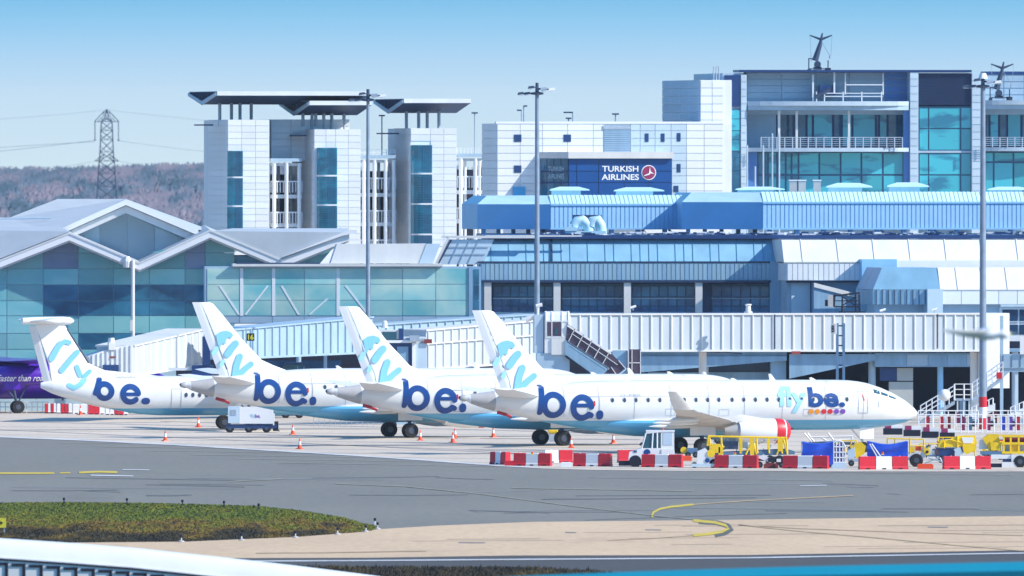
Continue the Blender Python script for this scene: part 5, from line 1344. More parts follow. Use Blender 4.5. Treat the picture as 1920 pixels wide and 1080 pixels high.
for x, r_, m in ((1321, .32, 'clad_soft'), (1635, .30, 'clad_mid'), (1763, .24, 'blueplant'), (1838, .3, 'clad_soft'), (1903, .26, 'clad_soft'), (560, .2, 'clad_mid'), (610, .14, 'clad_mid')):
    u = fr.u(x, 1.2); z1 = fr.z(660, u=u, v=1.2)
    MB().tube((u, 1.2, 0), (u, 1.2, z1), r_, 14).build('round_column', m, uc, True)
part(fr, uc, 'column_head', 'white', 1313, 1330, 659, 667, .7, 1.7)
part(fr, uc, 'back_wall_glazing', 'darkwin', 480, 640, 676, 700, 6.4, 6.9)

# ------------------------------------------------------------------ gabled glass terminal
fr = Fr(0, 1468, 2)
gt = fr.thing('glass_terminal', 'terminal hall glazed in teal panes under three white zigzag gables', 'terminal')
U = lambda px, v=0: fr.u(px, v); Z = lambda py, px=200, v=0: fr.z(py, px=px, v=v)
ridge = [(-170, 405), (-80, 450), (0, 487), (130, 436), (262, 492), (394, 431), (528, 487), (655, 436)]
def curtain(xs, ys, v, mf, skip):
    for i in range(len(xs) - 1):
        for j in range(len(ys) - 1):
            x0, x1, y0, y1 = xs[i], xs[i + 1], ys[j], ys[j + 1]
            xm, ym = (x0 + x1) / 2, (y0 + y1) / 2
            if skip(xm, ym): continue
            def top(x):   # roof line above
                for (a, ya), (b, yb) in zip(ridge[:-1], ridge[1:]):
                    if a <= x <= b: return ya + (yb - ya) * (x - a) / (b - a) + 7
                return 400
            g = .6
            xa, xb = x0 + g, x1 - g
            pk = [x for x, _ in ridge if xa < x < xb]
            poly = [(xa, y1 - g), (xb, y1 - g)]
            tps = [(x, max(y0 + g, top(x))) for x in [xb] + pk[::-1] + [xa]]
            if min(q_[1] for q_ in tps) > y1 - 3: continue
            tps = [(x, min(y, y1 - g - .01)) for x, y in tps]
            poly += tps
            pts_ = [(U(x, v), Z(y, x, v)) for x, y in poly]
            MB().prism(pts_, 'y', v - .06, v).build('pane', mf(xm, ym, i, j), gt)
cx_ = [-190, -120, -52, 13, 81, 147, 213, 280, 347, 385, 440]
cy_ = [420, 474, 504, 534, 564, 592, 625, 655, 690]
def gcol(x, y, i, j):
    if 534 < y < 592 and x > 81: return 'gdark'
    if y < 504 and (81 < x < 147 or 340 < x < 400): return 'gmauve'
    if 625 < y < 655 and x > 147: return 'gdark'
    return 'gteal' if (504 < y < 534) is False else 'gteal2'
bk = MB(); bk.prism([(U(-190), 0), (U(440), 0), (U(440), Z(500, 400))] + [(U(x), Z(y + 8, x)) for x, y in ridge[::-1] if x < 440 and x >= -170] + [(U(-190), Z(420, -190))], 'y', .03, .3)
bk.build('glazing_frame', 'frame', gt)
curtain(cx_, cy_, 0, gcol, lambda x, y: False)
mb = MB()
for (a, ya), (b, yb) in zip(ridge[:-1], ridge[1:]):
    za, zb = Z(ya, a, -2), Z(yb, b, -2); ua, ub = U(a, -2), U(b, -2)
    bb = MB(); bb.prism([(ua, za - .02), (ub, zb - .02), (ub, zb - .62), (ua, za - .62)], 'y', -2.0, -1.75); bb.build('white_verge_board', 'white_clean', gt)
    bb = MB(); bb.prism([(ua, za - .44), (ub, zb - .44), (ub, zb - .78), (ua, za - .78)], 'y', -1.7, -.4); bb.build('verge_soffit', 'white', gt)
    bb = MB(); bb.prism([(ua, za + .02), (ub, zb + .02), (ub, zb - .12), (ua, za - .12)], 'y', -2.06, -1.2 + .0); bb.build('verge_cap', 'white', gt)
# folded roof surface going back
rs = MB()
for (a, ya), (b, yb) in zip(ridge[:-1], ridge[1:]):
    za, zb = Z(ya, a, -2), Z(yb, b, -2); ua, ub = U(a, -2), U(b, -2)
    rs.poly([(ua, -1.9, za), (ub, -1.9, zb), (ub, 26, zb + .3), (ua, 26, za + .3)])
    rs.poly([(ua, -1.9, za - .1), (ub, -1.9, zb - .1), (ub, 26, zb + .2), (ua, 26, za + .2)])
rs.build('folded_roof', 'roofgrey', gt) if 'roofgrey' in M else rs.build('folded_roof', mat('pale_grey_roof', (.46, .50, .53), .5, var=.08), gt)
M['roofgrey'] = MATS['pale_grey_roof']
# second row: higher gable behind with triangular glazing
v2 = 9.0
ap = [(100, 435), (236, 374), (372, 431)]
pa_ = [(U(x, v2), Z(y, x, v2)) for x, y in ap]
MB().prism([pa_[0], pa_[1], pa_[2], (U(262, v2), Z(492, 262, v2))], 'y', v2, v2 + .3).build('gable_wall', 'frame', gt)
gx = [128, 187, 239, 290, 345]
def gt_top(x): return 374 + 26 + abs(x - 236) * .449
def gt_bot(x): return 494 - abs(x - 262) * .42
for a, b in zip(gx[:-1], gx[1:]):
    pk = [236] if a < 236 < b else []
    pb = [262] if a < 262 < b else []
    poly = [(x, gt_top(x)) for x in [a + .7] + pk + [b - .7]] + [(x, max(gt_bot(x), gt_top(x) + .2)) for x in [b - .7] + pb + [a + .7]]
    MB().prism([(U(x, v2), Z(y, x, v2)) for x, y in poly], 'y', v2 - .07, v2 - .005).build('gable_pane', 'clad_gl', gt) if 'clad_gl' in M else None
    if 'clad_gl' not in M:
        M['clad_gl'] = glass('pale_gable_glass', (.30, .44, .54), (.36, .54, .64), scale=.2)
        MB().prism([(U(x, v2), Z(y, x, v2)) for x, y in poly], 'y', v2 - .07, v2 - .005).build('gable_pane', 'clad_gl', gt)
for (a, ya), (b, yb) in zip(ap[:-1], ap[1:]):
    ua, ub, za, zb = U(a, v2 - 2), U(b, v2 - 2), Z(ya, a, v2 - 2), Z(yb, b, v2 - 2)
    MB().prism([(ua, za), (ub, zb), (ub, zb - .45), (ua, za - .45)], 'y', v2 - 2, v2 - 1.7).build('white_verge_board', 'white_clean', gt)
    MB().prism([(ua, za - .5), (ub, zb - .5), (ub, zb - 1.1), (ua, za - 1.1)], 'y', v2 - 1.6, v2 - .1).build('white_verge_board', 'white', gt)
# big roof behind: hipped slope on the left
a1, a2, a3, a4 = (108, 373), (236, 373), (105, 436), (-40, 425)
def W3(p, v): return (U(p[0], v), v, Z(p[1], p[0], v))
rs = MB()
rs.poly([W3((100, 437), v2 - 2), W3((236, 374), v2 - 2), W3((236, 373), 30), W3((108, 373), 30), W3((18, 408), 24), W3((-170, 407), 20), W3((-170, 440), 4), W3((0, 480), 0)])
rs.poly([W3((236, 374), v2 - 2), W3((372, 431), v2 - 2), W3((394, 431), 26), W3((236, 373), 30)])
rs.poly([W3((-170, 474), -1), W3((0, 485), -1.8), W3((130, 434), -1.8), W3((112, 424), 6.5), W3((-170, 430), 6.5)])
rs.build('rear_roof', 'roofgrey', gt)
MB().tube(W3((0, 410), 18), W3((95, 409), 18), .06, 5).build('roof_ridge_line', 'clad2', gt)
# right-hand butterfly roof with slanting glass below it
rs = MB(); rs.poly([W3((436, 428), 14), W3((652, 428), 14), W3((655, 436), -2), W3((528, 487), -2), W3((400, 433), -2)])
rs.build('butterfly_roof', 'roofgrey', gt)
MB().prism([(U(528), Z(482, 528)), (U(655), Z(430, 655)), (U(668), Z(431, 668)), (U(668), Z(436, 668)), (U(640), Z(442, 640))], 'y', -2.3, -1.9).build('roof_beak', 'white_clean', gt)
sg = MB(); sg.prism([(U(530), Z(494, 530)), (U(600), Z(494, 600)), (U(634), Z(454, 634)), (U(640), Z(446, 640)), (U(545), Z(489, 545))], 'y', .1, .3); sg.build('slanting_glass', 'gteal', gt)
part(fr, gt, 'dark_recess', 'navy', 434, 560, 478, 494, .4, 1)
part(fr, gt, 'side_pane', 'gdark', 440, 528, 480, 492, .2, .35)
# tubular column in front
cl = MB(); u = U(249, -2.2); cl.tube((u, -2.2, 0), (u, -2.2, Z(488, 249, -2)), .16, 12); cl.build('white_column', 'white', gt, True)
MB().lathe([(0, .3), (.5, .36), (.9, .2)], (U(238, -2), -2, Z(490, 238, -2) - .5), 'z', 10).build('gutter_hopper', 'white', gt)
MB().box(U(244, -2.3), U(247, -2.3), -2.5, -2.3, Z(620, 246), Z(600, 246)).build('column_box', 'white', gt)

# ------------------------------------------------------------------ glazed link bridge
fr = Fr(385, 1452, 2)
lb = fr.thing('glazed_link_bridge', 'long link bridge with three rows of pale reflective cyan panes', 'walkway')
U = lambda px, v=0: fr.u(px, v); Z = lambda py, px=600, v=0: fr.z(py, px=px, v=v)
MB().box(U(384), U(900), .05, 5, Z(607), Z(500)).build('bridge_frame', 'clad2', lb)
xs = [388, 449, 511, 571, 632, 694, 755, 817, 879]
front_panels(fr, lb, 'pane', 'gbridge', xs, [503, 533, 563, 592], .05, t=.05, gap=.05)
front_panels(fr, lb, 'sill_panel', 'clad_mid', xs, [593, 606], .05, t=.04, gap=.05)
part(fr, lb, 'side_window_frame', 'bluegrey', 879, 902, 500, 606, -.1, .05)
front_panels(fr, lb, 'side_pane', 'gdark', [888, 899], [504, 534, 563, 590], -.1, t=.04, gap=.06)
br = MB()
for a, b, y0, y1 in ((412, 448, 536, 590), (502, 460, 536, 590), (528, 560, 536, 590), (648, 690, 536, 590), (614, 580, 560, 590)):
    br.prism([(U(a - 2), Z(y0)), (U(a + 2), Z(y0)), (U(b + 2), Z(y1)), (U(b - 2), Z(y1))], 'y', -.03, .0)
for x in (453, 513, 634): bx(br, fr, x - 3, x + 3, 503, 592, -.03, 0)
br.build('inner_braces_seen_through_glass', 'clad', lb)
MB().box(U(436), U(830), -.5, 5, Z(499.5), Z(495)).build('roof_edge', 'white', lb)
MB().box(U(445), U(600), -.3, 5, Z(495), Z(493)).build('dark_shadow_gap', 'slate', lb)  # dark box stands in for a line of shadow at the roof edge
MB().prism([(U(620), Z(494, 620)), (U(632), Z(458, 632)), (U(800), Z(457, 800)), (U(815), Z(494, 815))], 'y', .5, 5).build('white_roof_parapet', 'white', lb)
MB().prism([(U(786), Z(494, 800)), (U(800), Z(457, 800)), (U(826), Z(457, 820)), (U(812), Z(494, 815))], 'y', .45, .5).build('parapet_shaded_end', 'clad_soft', lb)  # thin bluer sheet colours the parapet end as shaded
for x in (600, 760): MB().tube((U(x, 2), 2, 0), (U(x, 2), 2, Z(607)), .3, 10).build('support_column', 'clad2', lb, True)

# ------------------------------------------------------------------ boarding bridges
def corr(mb, p, q, z0a, z1a, z0b, z1b, n, dep=.09, yv=0.0, duty=.45):
    """vertical ribs on a tube side running from p to q (local u), proud towards the viewer"""
def tunnel(name, label, px0, d0, px1, d1, yt0, yb0, yt1, yb1, n, m='white', ribm='white', width=3.0, supports=(), band=None, group='corrugated boarding bridges in front of the terminal'):
    a, b = P(px0, yt0, d0), P(px1, yt1, d1); t_ = thing(name, label, 'boarding bridge', (a.x, a.y, 0), 0, group)
    dx, dy = b.x - a.x, b.y - a.y; L_ = math.hypot(dx, dy); t_.rotation_euler = (0, 0, math.atan2(dy, dx))
    z1a, z1b = a.z, b.z; z0a, z0b = P(px0, yb0, d0).z, P(px1, yb1, d1).z
    MB().prism([(0, z0a), (L_, z0b), (L_, z1b - .1), (0, z1a - .1)], 'y', .08, width).build('tunnel_body', 'bridge_pale' if m == 'white' else m, t_)
    MB().prism([(-.05, z1a - .12), (L_ + .05, z1b - .12), (L_ + .05, z1b), (-.05, z1a)], 'y', -.05, width + .1).build('roof_edge', ribm, t_)
    MB().prism([(-.05, z0a - .1), (L_ + .05, z0b - .1), (L_ + .05, z0b + .06), (-.05, z0a + .06)], 'y', -.03, width + .1).build('floor_edge', ribm, t_)
    s = L_ / n
    for k in range(n):
        f0, f1 = (k + .12) / n, (k + .36) / n; x0, x1 = f0 * L_, f1 * L_; zb, zt_ = z0a + (z0b - z0a) * f0 + .06, z1a + (z1b - z1a) * f0 - .14
        MB().prism([(x0, .08), (x0 + .06, -.03), (x1 - .06, -.03), (x1, .08)], 'z', zb, zt_).build('rib', ribm, t_)
    if band: MB().prism([(0, z0a + (z1a - z0a) * band), (L_, z0b + (z1b - z0b) * band), (L_, z0b + (z1b - z0b) * band + .1), (0, z0a + (z1a - z0a) * band + .1)], 'y', -.06, .05).build('side_band', ribm, t_)
    for f in supports:
        x = L_ * f; zb = z0a + (z0b - z0a) * f
        MB().tube((x, width / 2, 0), (x, width / 2, zb), .3, 12).build('support_column', m, t_, True)
    return t_, L_, z0a, z1a, z0b, z1b
M['bridge_blue'] = mat('blue_grey_corrugated', (0.34, 0.48, 0.60), .5, var=.15, scale=.8, stretch=(1, 1, .3))
tl = tunnel('boarding_bridge', 'long white corrugated boarding bridge running right behind the nearest jet', 1064, 1402, 1862, 1412, 588, 657, 587, 657, 42, supports=(.33, .97))
t_ = tl[0]
for px in (1450, 1756): 
    x = tl[1] * (px - 1064) / 798; MB().box(x, x + .08, -.08, 0, tl[2] + .05, tl[3] - .1).build('joint_strip', 'slate', t_)
MB().box(tl[1] - .8, tl[1] + 1.3, -.1, 3.2, 2.5, tl[5]).build('end_housing', 'clad', t_)
r = random.Random(2)
for k in range(10): x = r.uniform(10, tl[1] - 3); MB().tube((x, .2, tl[2] - .1), (x + r.uniform(1, 2.5), .2, tl[2] - r.uniform(.12, .35)), .05, 5).build('hanging_cable', 'slate', t_)
MB().box(tl[1] * .525, tl[1] * .545, -.05, .2, tl[2] - .35, tl[2] - .12).build('red_valve_box', 'brown', t_)
tunnel('boarding_bridge', 'blue-grey corrugated bridge with black 16 sign between the first two jet tails', 440, 1418, 700, 1430, 617, 672, 593, 660, 19, m='bridge_blue', ribm='bridge_blue')
tunnel('boarding_bridge', 'blue-grey upper walkway behind the middle jet fin sloping up to the right', 690, 1436, 1006, 1444, 609, 655, 588, 640, 20, m='bridge_blue', ribm='bridge_blue')
t4 = tunnel('boarding_bridge', 'white double banded corrugated bridge between the middle and nearest jet fins', 800, 1394, 1006, 1400, 618, 692, 600, 678, 14, band=.62)
t5 = tunnel('boarding_bridge', 'white corrugated boarding bridge slanting down to the left beside the leftmost aircraft', 252, 1405, 384, 1425, 647, 705, 616, 682, 10)
# head of the left bridge
q = P(252, 705, 1405); hd = thing('bridge_cab', 'white folding cab at the lower end of the leftmost boarding bridge', 'bridge cab', (q.x, q.y, 0), rad(9)); s_ = 1405 / F
def Hx(px): return (px - 252) * s_
def Hz(py): return CH - (py - YH) * s_
MB().prism([(Hx(165), Hz(668)), (Hx(192), Hz(658)), (Hx(222), Hz(650)), (Hx(252), Hz(645)), (Hx(252), Hz(706)), (Hx(226), Hz(697)), (Hx(196), Hz(690)), (Hx(170), Hz(682))], 'y', 0, 3).build('cab_body', 'white', hd)
for i, x in enumerate((172, 181, 190, 199, 208, 217, 226, 235, 244)):
    yt = 667 - (x - 165) * .25; MB().box(Hx(x), Hx(x + 3.5), -.1, 0, Hz(min(704, 684 + (x - 170) * .28)), Hz(yt)).build('canopy_fold', 'clad', hd)
MB().box(Hx(203), Hx(216), -.2, .6, Hz(656), Hz(642)).lathe([(0, .28), (.35, .22)], (Hx(209), .2, Hz(642)), 'z', 10).build('beacon_housing', 'whitep', hd)
MB().box(Hx(192), Hx(222), -.13, -.1, Hz(700), Hz(684)).build('dark_opening', 'navy', hd)
MB().box(Hx(205), Hx(216), -.16, -.12, Hz(671), Hz(668)).build('warning_plate', 'brown', hd)
# dark machinery beside plane 2 fin
q = P(372, 690, 1400); mc = thing('bridge_drive_unit', 'dark drive frame under the left bridge beside the farthest jet fin', 'machinery', (q.x, q.y, 0)); s_ = 1400 / F
MB().box(-.5, 1.1, 0, 1.5, 2.6, 4.4).box(.3, .9, -.1, .3, 4.4, 6.6).tube((-.8, 0, 3.6), (.8, 0, 3.6), .2, 8).build('drive_frame', 'navy', mc)
MB().box(-2.3, .3, .2, 1.5, 4.0, 4.2).build('platform', 'clad', mc)
# stand number sign 16
q = P(470, 632, 1414); sg_ = thing('stand_number_sign', 'black stand sign reading 16 in yellow beside the farthest jet fin', 'sign', (q.x, q.y, q.z)); s_ = 1414 / F
MB().box(-7 * s_, 7 * s_, 0, .15, -7 * s_, 7 * s_).build('sign_board', 'void', sg_)
MB().box(-10 * s_, -7 * s_, .02, .3, -30 * s_, 16 * s_).build('bracket', 'clad2', sg_)
M['signyel'] = mat('sign_yellow', (.8, .7, .05), .5)
text_obj('16', 'sign_digits', 'signyel', sg_, -5 * s_, 5.5 * s_, -5 * s_, 5 * s_, lambda x, z: -.02, .03)
# service cab head of middle bridge
q = P(700, 692, 1390); hd = thing('bridge_cab', 'white bridge cab with dark doorway and beacon beside the middle jet fin', 'bridge cab', (q.x, q.y, 0), rad(4)); s_ = 1390 / F
def Hx(px): return (px - 700) * s_
MB().box(Hx(697), Hx(800), .4, 3, Hz(694), Hz(632)).build('cab_body', 'clad', hd)
MB().box(Hx(716), Hx(778), 0, .35, Hz(643), Hz(638)).box(Hx(773), Hx(779), 0, .35, Hz(694), Hz(641)).build('door_hood', 'whitep', hd)
MB().box(Hx(716), Hx(773), .3, .4, Hz(694), Hz(643)).build('dark_doorway', 'navy', hd)
MB().box(Hx(745), Hx(766), .2, .3, Hz(694), Hz(650)).build('inner_door', 'bluegrey', hd)
MB().box(Hx(703), Hx(748), .1, 2.5, Hz(636), Hz(619)).build('upper_box', 'white', hd)
MB().box(Hx(717), Hx(744), .05, .1, Hz(638), Hz(622)).build('cab_window', 'cabwin', hd)
MB().box(Hx(748), Hx(757), .0, .8, Hz(638), Hz(616)).build('blue_post', 'navy', hd)
MB().lathe([(0, .28), (.1, .28), (.1, .2), (.5, .18), (.55, .1)], (Hx(722), .4, Hz(615)), 'z', 12).build('roof_beacon', 'whitep', hd)
MB().box(Hx(778), Hx(800), .1, .4, Hz(694), Hz(644)).build('side_panel', 'clad_soft', hd)
MB().tube((Hx(768), .1, Hz(637)), (Hx(795), .1, Hz(637)), .14, 6).box(Hx(768), Hx(786), -.3, .3, Hz(640), Hz(629)).build('floodlight_unit', 'steel', hd)
MB().box(Hx(796), Hx(810), -.1, .3, Hz(644), Hz(636)).build('rusty_box', 'brown', hd)
MB().box(Hx(738), Hx(775), .9, 2.0, 0, Hz(694)).build('lower_column', 'clad2', hd)
# rotunda with lift cabin
q = P(1035, 690, 1392); ro = thing('bridge_rotunda', 'bridge rotunda tower with rounded glazed control cabin at the bridge junction', 'rotunda', (q.x, q.y, 0), 0); s_ = 1392 / F
def Hx(px): return (px - 1035) * s_
MB().lathe([(Hz(662), 1.25), (Hz(589), 1.25)], (Hx(1030), 1.6, 0), 'z', 20).build('rotunda_drum', 'clad_soft', ro, True)
MB().box(Hx(1002), Hx(1019), .0, 1.5, Hz(662), Hz(590)).build('blue_side_wall', 'clad_soft', ro)
cb = MB(); cb.rings([[(Hx(1020), y, z) for y, z in pr_] for pr_ in ()]) if False else None
prof = [(-.2, Hz(662)), (-.2, Hz(600)), (-.05, Hz(590)), (.35, Hz(585)), (1.5, Hz(584)), (1.5, Hz(662))]
MB().prism(prof, 'x', Hx(1021), Hx(1068)).build('control_cabin', 'clad', ro)
fm2 = MB()
for x in (1023, 1034, 1053, 1065): fm2.prism([(-.26, Hz(632)), (-.26, Hz(600)), (-.1, Hz(589)), (.35, Hz(583)), (.35, Hz(584.5)), (-.06, Hz(590.5)), (-.2, Hz(601)), (-.2, Hz(632))], 'x', Hx(x), Hx(x + 1.6))
fm2.box(Hx(1022), Hx(1068), -.26, -.2, Hz(633), Hz(631)).box(Hx(1022), Hx(1068), -.25, -.2, Hz(603), Hz(601)); fm2.build('cabin_frame', 'whitep', ro)
for x0, x1 in ((1026, 1033.5), (1036, 1052)):
    MB().box(Hx(x0), Hx(x1), -.24, -.2, Hz(630), Hz(604)).build('cabin_window', 'brownwin', ro)
MB().box(Hx(1040), Hx(1046), -.26, -.24, Hz(627), Hz(614)).build('cabin_screen', 'cabwin', ro)
MB().box(Hx(1034), Hx(1060), -.3, -.2, Hz(665), Hz(634)).build('lower_panel', 'white', ro)
MB().box(Hx(1006), Hx(1068), -.1, 1.4, 2.9, Hz(662)).build('base_box', 'clad2', ro)
for x in (1012, 1055): MB().box(Hx(x), Hx(x + 8), .2, 1.2, 0, 2.9).build('support_leg', 'clad_soft', ro)
MB().tube((Hx(1008), .2, Hz(600)), (Hx(1008), .2, Hz(575)), .08, 6).tube((Hx(1005), .2, Hz(574)), (Hx(1017), .2, Hz(571)), .14, 8).build('camera_post', 'whitep', ro)
MB().tube((Hx(985), .3, Hz(600)), (Hx(1003), .3, Hz(592)), .22, 8).build('roof_hose', 'whitep', ro)
# enclosed stair
st = thing('enclosed_bridge_stair', 'glazed staircase enclosure slanting down right from the rotunda', 'staircase', (q.x, q.y - .4, 0))
def lin(x, y): return (Hx(x), Hz(y))
MB().prism([lin(1060, 637), lin(1142, 690), lin(1126, 708), lin(1112, 708), lin(1060, 665)], 'y', 0, 1.3).build('solid_side', 'bluegrey', st)
MB().prism([lin(1064, 607), lin(1146, 662), lin(1172, 690), lin(1150, 708), lin(1126, 708), lin(1060, 640)], 'y', .12, 1.2).build('smoked_glazing', 'brownwin', st)
fm2 = MB()
def bar(x0, y0, x1, y1, w=1.1, mb=fm2):
    d_ = Vector((x1 - x0, y1 - y0)).normalized(); n2 = Vector((-d_.y, d_.x)) * w / 2
    mb.prism([lin(x0 + n2.x, y0 + n2.y), lin(x1 + n2.x, y1 + n2.y), lin(x1 - n2.x, y1 - n2.y), lin(x0 - n2.x, y0 - n2.y)], 'y', .0, .14)
bar(1064, 610, 1146, 663, 3.5); bar(1072, 625, 1158, 684, 1.1); bar(1062, 640, 1142, 692, 1.4)
for f in (0, .25, .5, .75, 1.0): bar(1078 + 64 * f, 616 + 45 * f, 1066 + 64 * f, 640 + 42 * f, 1.3)
bar(1174, 692, 1156, 706, 1.6); bar(1160, 676, 1174, 692, 1.4); bar(1146, 688, 1158, 706, 1.4)
fm2.build('white_glazing_frame', 'whitep', st)
for k in range(9):
    mb2 = MB(); x = 1066 + k * 7.4; y = 648 + k * 4.9; bar(x, y, x + 9, y + 6, .7, mb2); mb2.build('handrail_slat', 'clad2', st)
MB().prism([lin(1058, 668), lin(1062, 666), lin(1120, 708), lin(1112, 708)], 'y', -.05, .1).build('dark_stringer', 'void', st)
# smoked window panel behind the stair foot
q2 = P(1190, 708, 1398); pn = thing('smoked_window_bay', 'tall dark window bay with white bars under the long bridge', 'window bay', (q2.x, q2.y, 0)); s_ = 1398 / F
MB().box(-12 * s_, 12 * s_, .05, .4, 0, CH - (655 - YH) * s_).build('dark_panel', 'brownwin', pn)
fm2 = MB()
for x in (-12, -5, 11): fm2.box((x - .7) * s_, (x + .7) * s_, 0, .05, CH - (706 - YH) * s_, CH - (656 - YH) * s_)
fm2.box(-12 * s_, 12 * s_, 0, .05, CH - (681 - YH) * s_, CH - (679.5 - YH) * s_); fm2.build('window_bars', 'whitep', pn)
MB().box(-42 * s_, -13 * s_, .3, .6, 0, CH - (657 - YH) * s_).build('blue_wall', 'bluegrey', pn)
# bits standing on the long bridge
def on(px, py, d, name, lab, cat, group=None):
    q_ = P(px, py, d); return thing(name, lab, cat, q_, 0, group), d / F
t_, s_ = on(1403, 587, 1404, 'roof_beacon', 'white capped beacon on the long bridge roof near its middle', 'beacon')
MB().lathe([(0, .32), (.12, .32), (.12, .22), (.55, .18), (.62, .28), (.7, .2)], n=14).build('beacon_body', 'whitep', t_, True)
t_, s_ = on(1592, 586, 1404, 'steel_gantry', 'dark cross-braced steel gantry on the long bridge roof', 'gantry')
g_ = MB()
for x in (-28, -13, 13, 20): g_.tube((x * s_, 0, 0 if x > -20 else .5), (x * s_ * .95, 0, 34 * s_), .07, 5)
g_.tube((-30 * s_, 0, 31 * s_), (20 * s_, 0, 37 * s_), .07, 5).tube((-28 * s_, 0, 11 * s_), (20 * s_, 0, 11 * s_), .06, 5).tube((-13 * s_, 0, 13 * s_), (13 * s_, 0, 30 * s_), .05, 5).tube((-13 * s_, 0, 30 * s_), (13 * s_, 0, 13 * s_), .05, 5).tube((-28 * s_, 0, 22 * s_), (20 * s_, 0, 22 * s_), .04, 5).box(-20 * s_, 30 * s_, -.2, .2, 0, .08)
g_.build('braced_frame', 'void', t_)
MB().box(-39 * s_, -30 * s_, -.2, .2, 11 * s_, 33 * s_).build('lamp_box', 'beige', t_); MB().box(-30 * s_, -27 * s_, -.2, .2, 11 * s_, 33 * s_).box(-45 * s_, -40 * s_, -.1, .1, 12 * s_, 24 * s_).build('box_frame', 'void', t_)
for px, py, lab in ((1655, 583, 'small white camera on the long bridge roof right of the gantry'), (1752, 582, 'small white camera on the long bridge roof nearest the right mast'), (1187, 577, 'tiny pale camera over the long bridge left part')):
    t_, s_ = on(px, py + 5, 1404, 'security_camera', lab, 'camera'); MB().tube((0, 0, 0), (0, 0, .22), .04, 5).build('stalk', 'steel', t_); MB().tube((-.22, -.1, .2), (.22, 0, .34), .09, 8).build('camera_body', 'whitep', t_)
# stand sign on twin posts
q = P(1576, 712, 1396); t_ = thing('stand_sign_mast', 'twin blue steel posts carrying a beige stand board before the long bridge', 'sign', (q.x, q.y, 0)); s_ = 1396 / F
zt_ = CH - (606 - YH) * s_
for x in (-6, 6): MB().box((x - 2.5) * s_, (x + 2.5) * s_, 0, .25, 0, zt_).build('post', 'bluepost', t_) if 'bluepost' in M else None
if 'bluepost' not in M:
    M['bluepost'] = mat('slate_blue_steel', (.10, .20, .34), .5)
    for x in (-6, 6): MB().box((x - 2.5) * s_, (x + 2.5) * s_, 0, .25, 0, zt_).build('post', 'bluepost', t_)
rg = MB()
for k in range(9): z = zt_ - .2 - k * .75; rg.box(-4 * s_, 4 * s_, .05, .2, z - .05, z + .05)
rg.build('rungs', 'void', t_)
MB().box(-18 * s_, -10 * s_, -.1, .1, zt_ - 20 * s_, zt_ - 1 * s_).build('sign_board', 'beige', t_); MB().box(-10 * s_, -7 * s_, -.1, .1, zt_ - 20 * s_, zt_).build('sign_edge', 'white', t_)
text_obj('B', 'sign_letter', 'void', t_, -16.5 * s_, -11.5 * s_, zt_ - 17 * s_, zt_ - 4 * s_, lambda x, z: -.12, .02)

# ------------------------------------------------------------------ tall apron masts
def mast(px, ytop, ybase_d, rw, lab, white_top=False, bands=False):
    d = ybase_d; q = P(px, 0, d); t_ = thing('floodlight_mast', lab, 'light mast', (q.x, q.y, 0), 0, 'tall apron floodlight masts'); s = d / F
    zt_ = CH - (ytop - YH) * s
    def Zp(y): return CH - (y - YH) * s
    MB().tube((0, 0, 2.4 if bands else 0), (0, 0, zt_ - .5), rw, 16, rw * .62).build('tapered_pole', 'mast', t_, True)
    if bands:
        for i, (a, b, m) in enumerate(((0, .85, 'red'), (.85, 1.65, 'whitep'), (1.65, 2.42, 'red'))): MB().tube((0, 0, a), (0, 0, b), rw * 1.08, 16).build('painted_band', m, t_, True)
    MB().lathe([(zt_ - .75, rw * .6), (zt_ - .7, .5), (zt_ - .55, .5), (zt_ - .5, .15), (zt_ + .2, .12)], n=12).build('headframe', 'darksteel', t_)
    for k, (dx, dy, dz, m) in enumerate(((-.75, -.3, -.62, 'darksteel'), (-1.25, .1, -.62, 'darksteel'), (-.45, -.7, -.15, 'darksteel'), (.5, -.4, -.25, 'steel'), (1.15, 0, -.3, 'whitep'), (.55, .6, -.3, 'steel'))):
        ar = MB().tube((0, 0, zt_ + dz), (dx, dy, zt_ + dz), .05, 5).build('lamp_bracket', 'darksteel', t_)
        f_ = MB(); f_.rings([[(dx - .28, dy - .2, zt_ + dz - .12), (dx + .28, dy - .2, zt_ + dz - .06), (dx + .28, dy + .2, zt_ + dz - .06), (dx - .28, dy + .2, zt_ + dz - .12)], [(dx - .2, dy - .15, zt_ + dz + .08), (dx + .2, dy - .15, zt_ + dz + .12), (dx + .2, dy + .15, zt_ + dz + .12), (dx - .2, dy + .15, zt_ + dz + .08)]])
        f_.build('floodlight', m, t_)
        MB().box(dx - .22, dx + .22, dy - .17, dy + .17, zt_ + dz - .16, zt_ + dz - .12).build('lamp_glass', 'txtwhite', t_)
    if white_top: MB().lathe([(zt_ - .05, .36), (zt_ + .35, .22)], n=10).build('white_dome', 'whitep', t_)
    return t_
mast(1007, 160, 1412, .24, 'floodlight mast in the middle rising beside the rotunda with dark lamps')
mast(690, 172, 1412, .20, 'pale slim floodlight mast behind the middle jet fin in front of the car park')
mast(1843, 146, D(805), .28, 'floodlight mast on the right with a red and white painted foot', True, True)
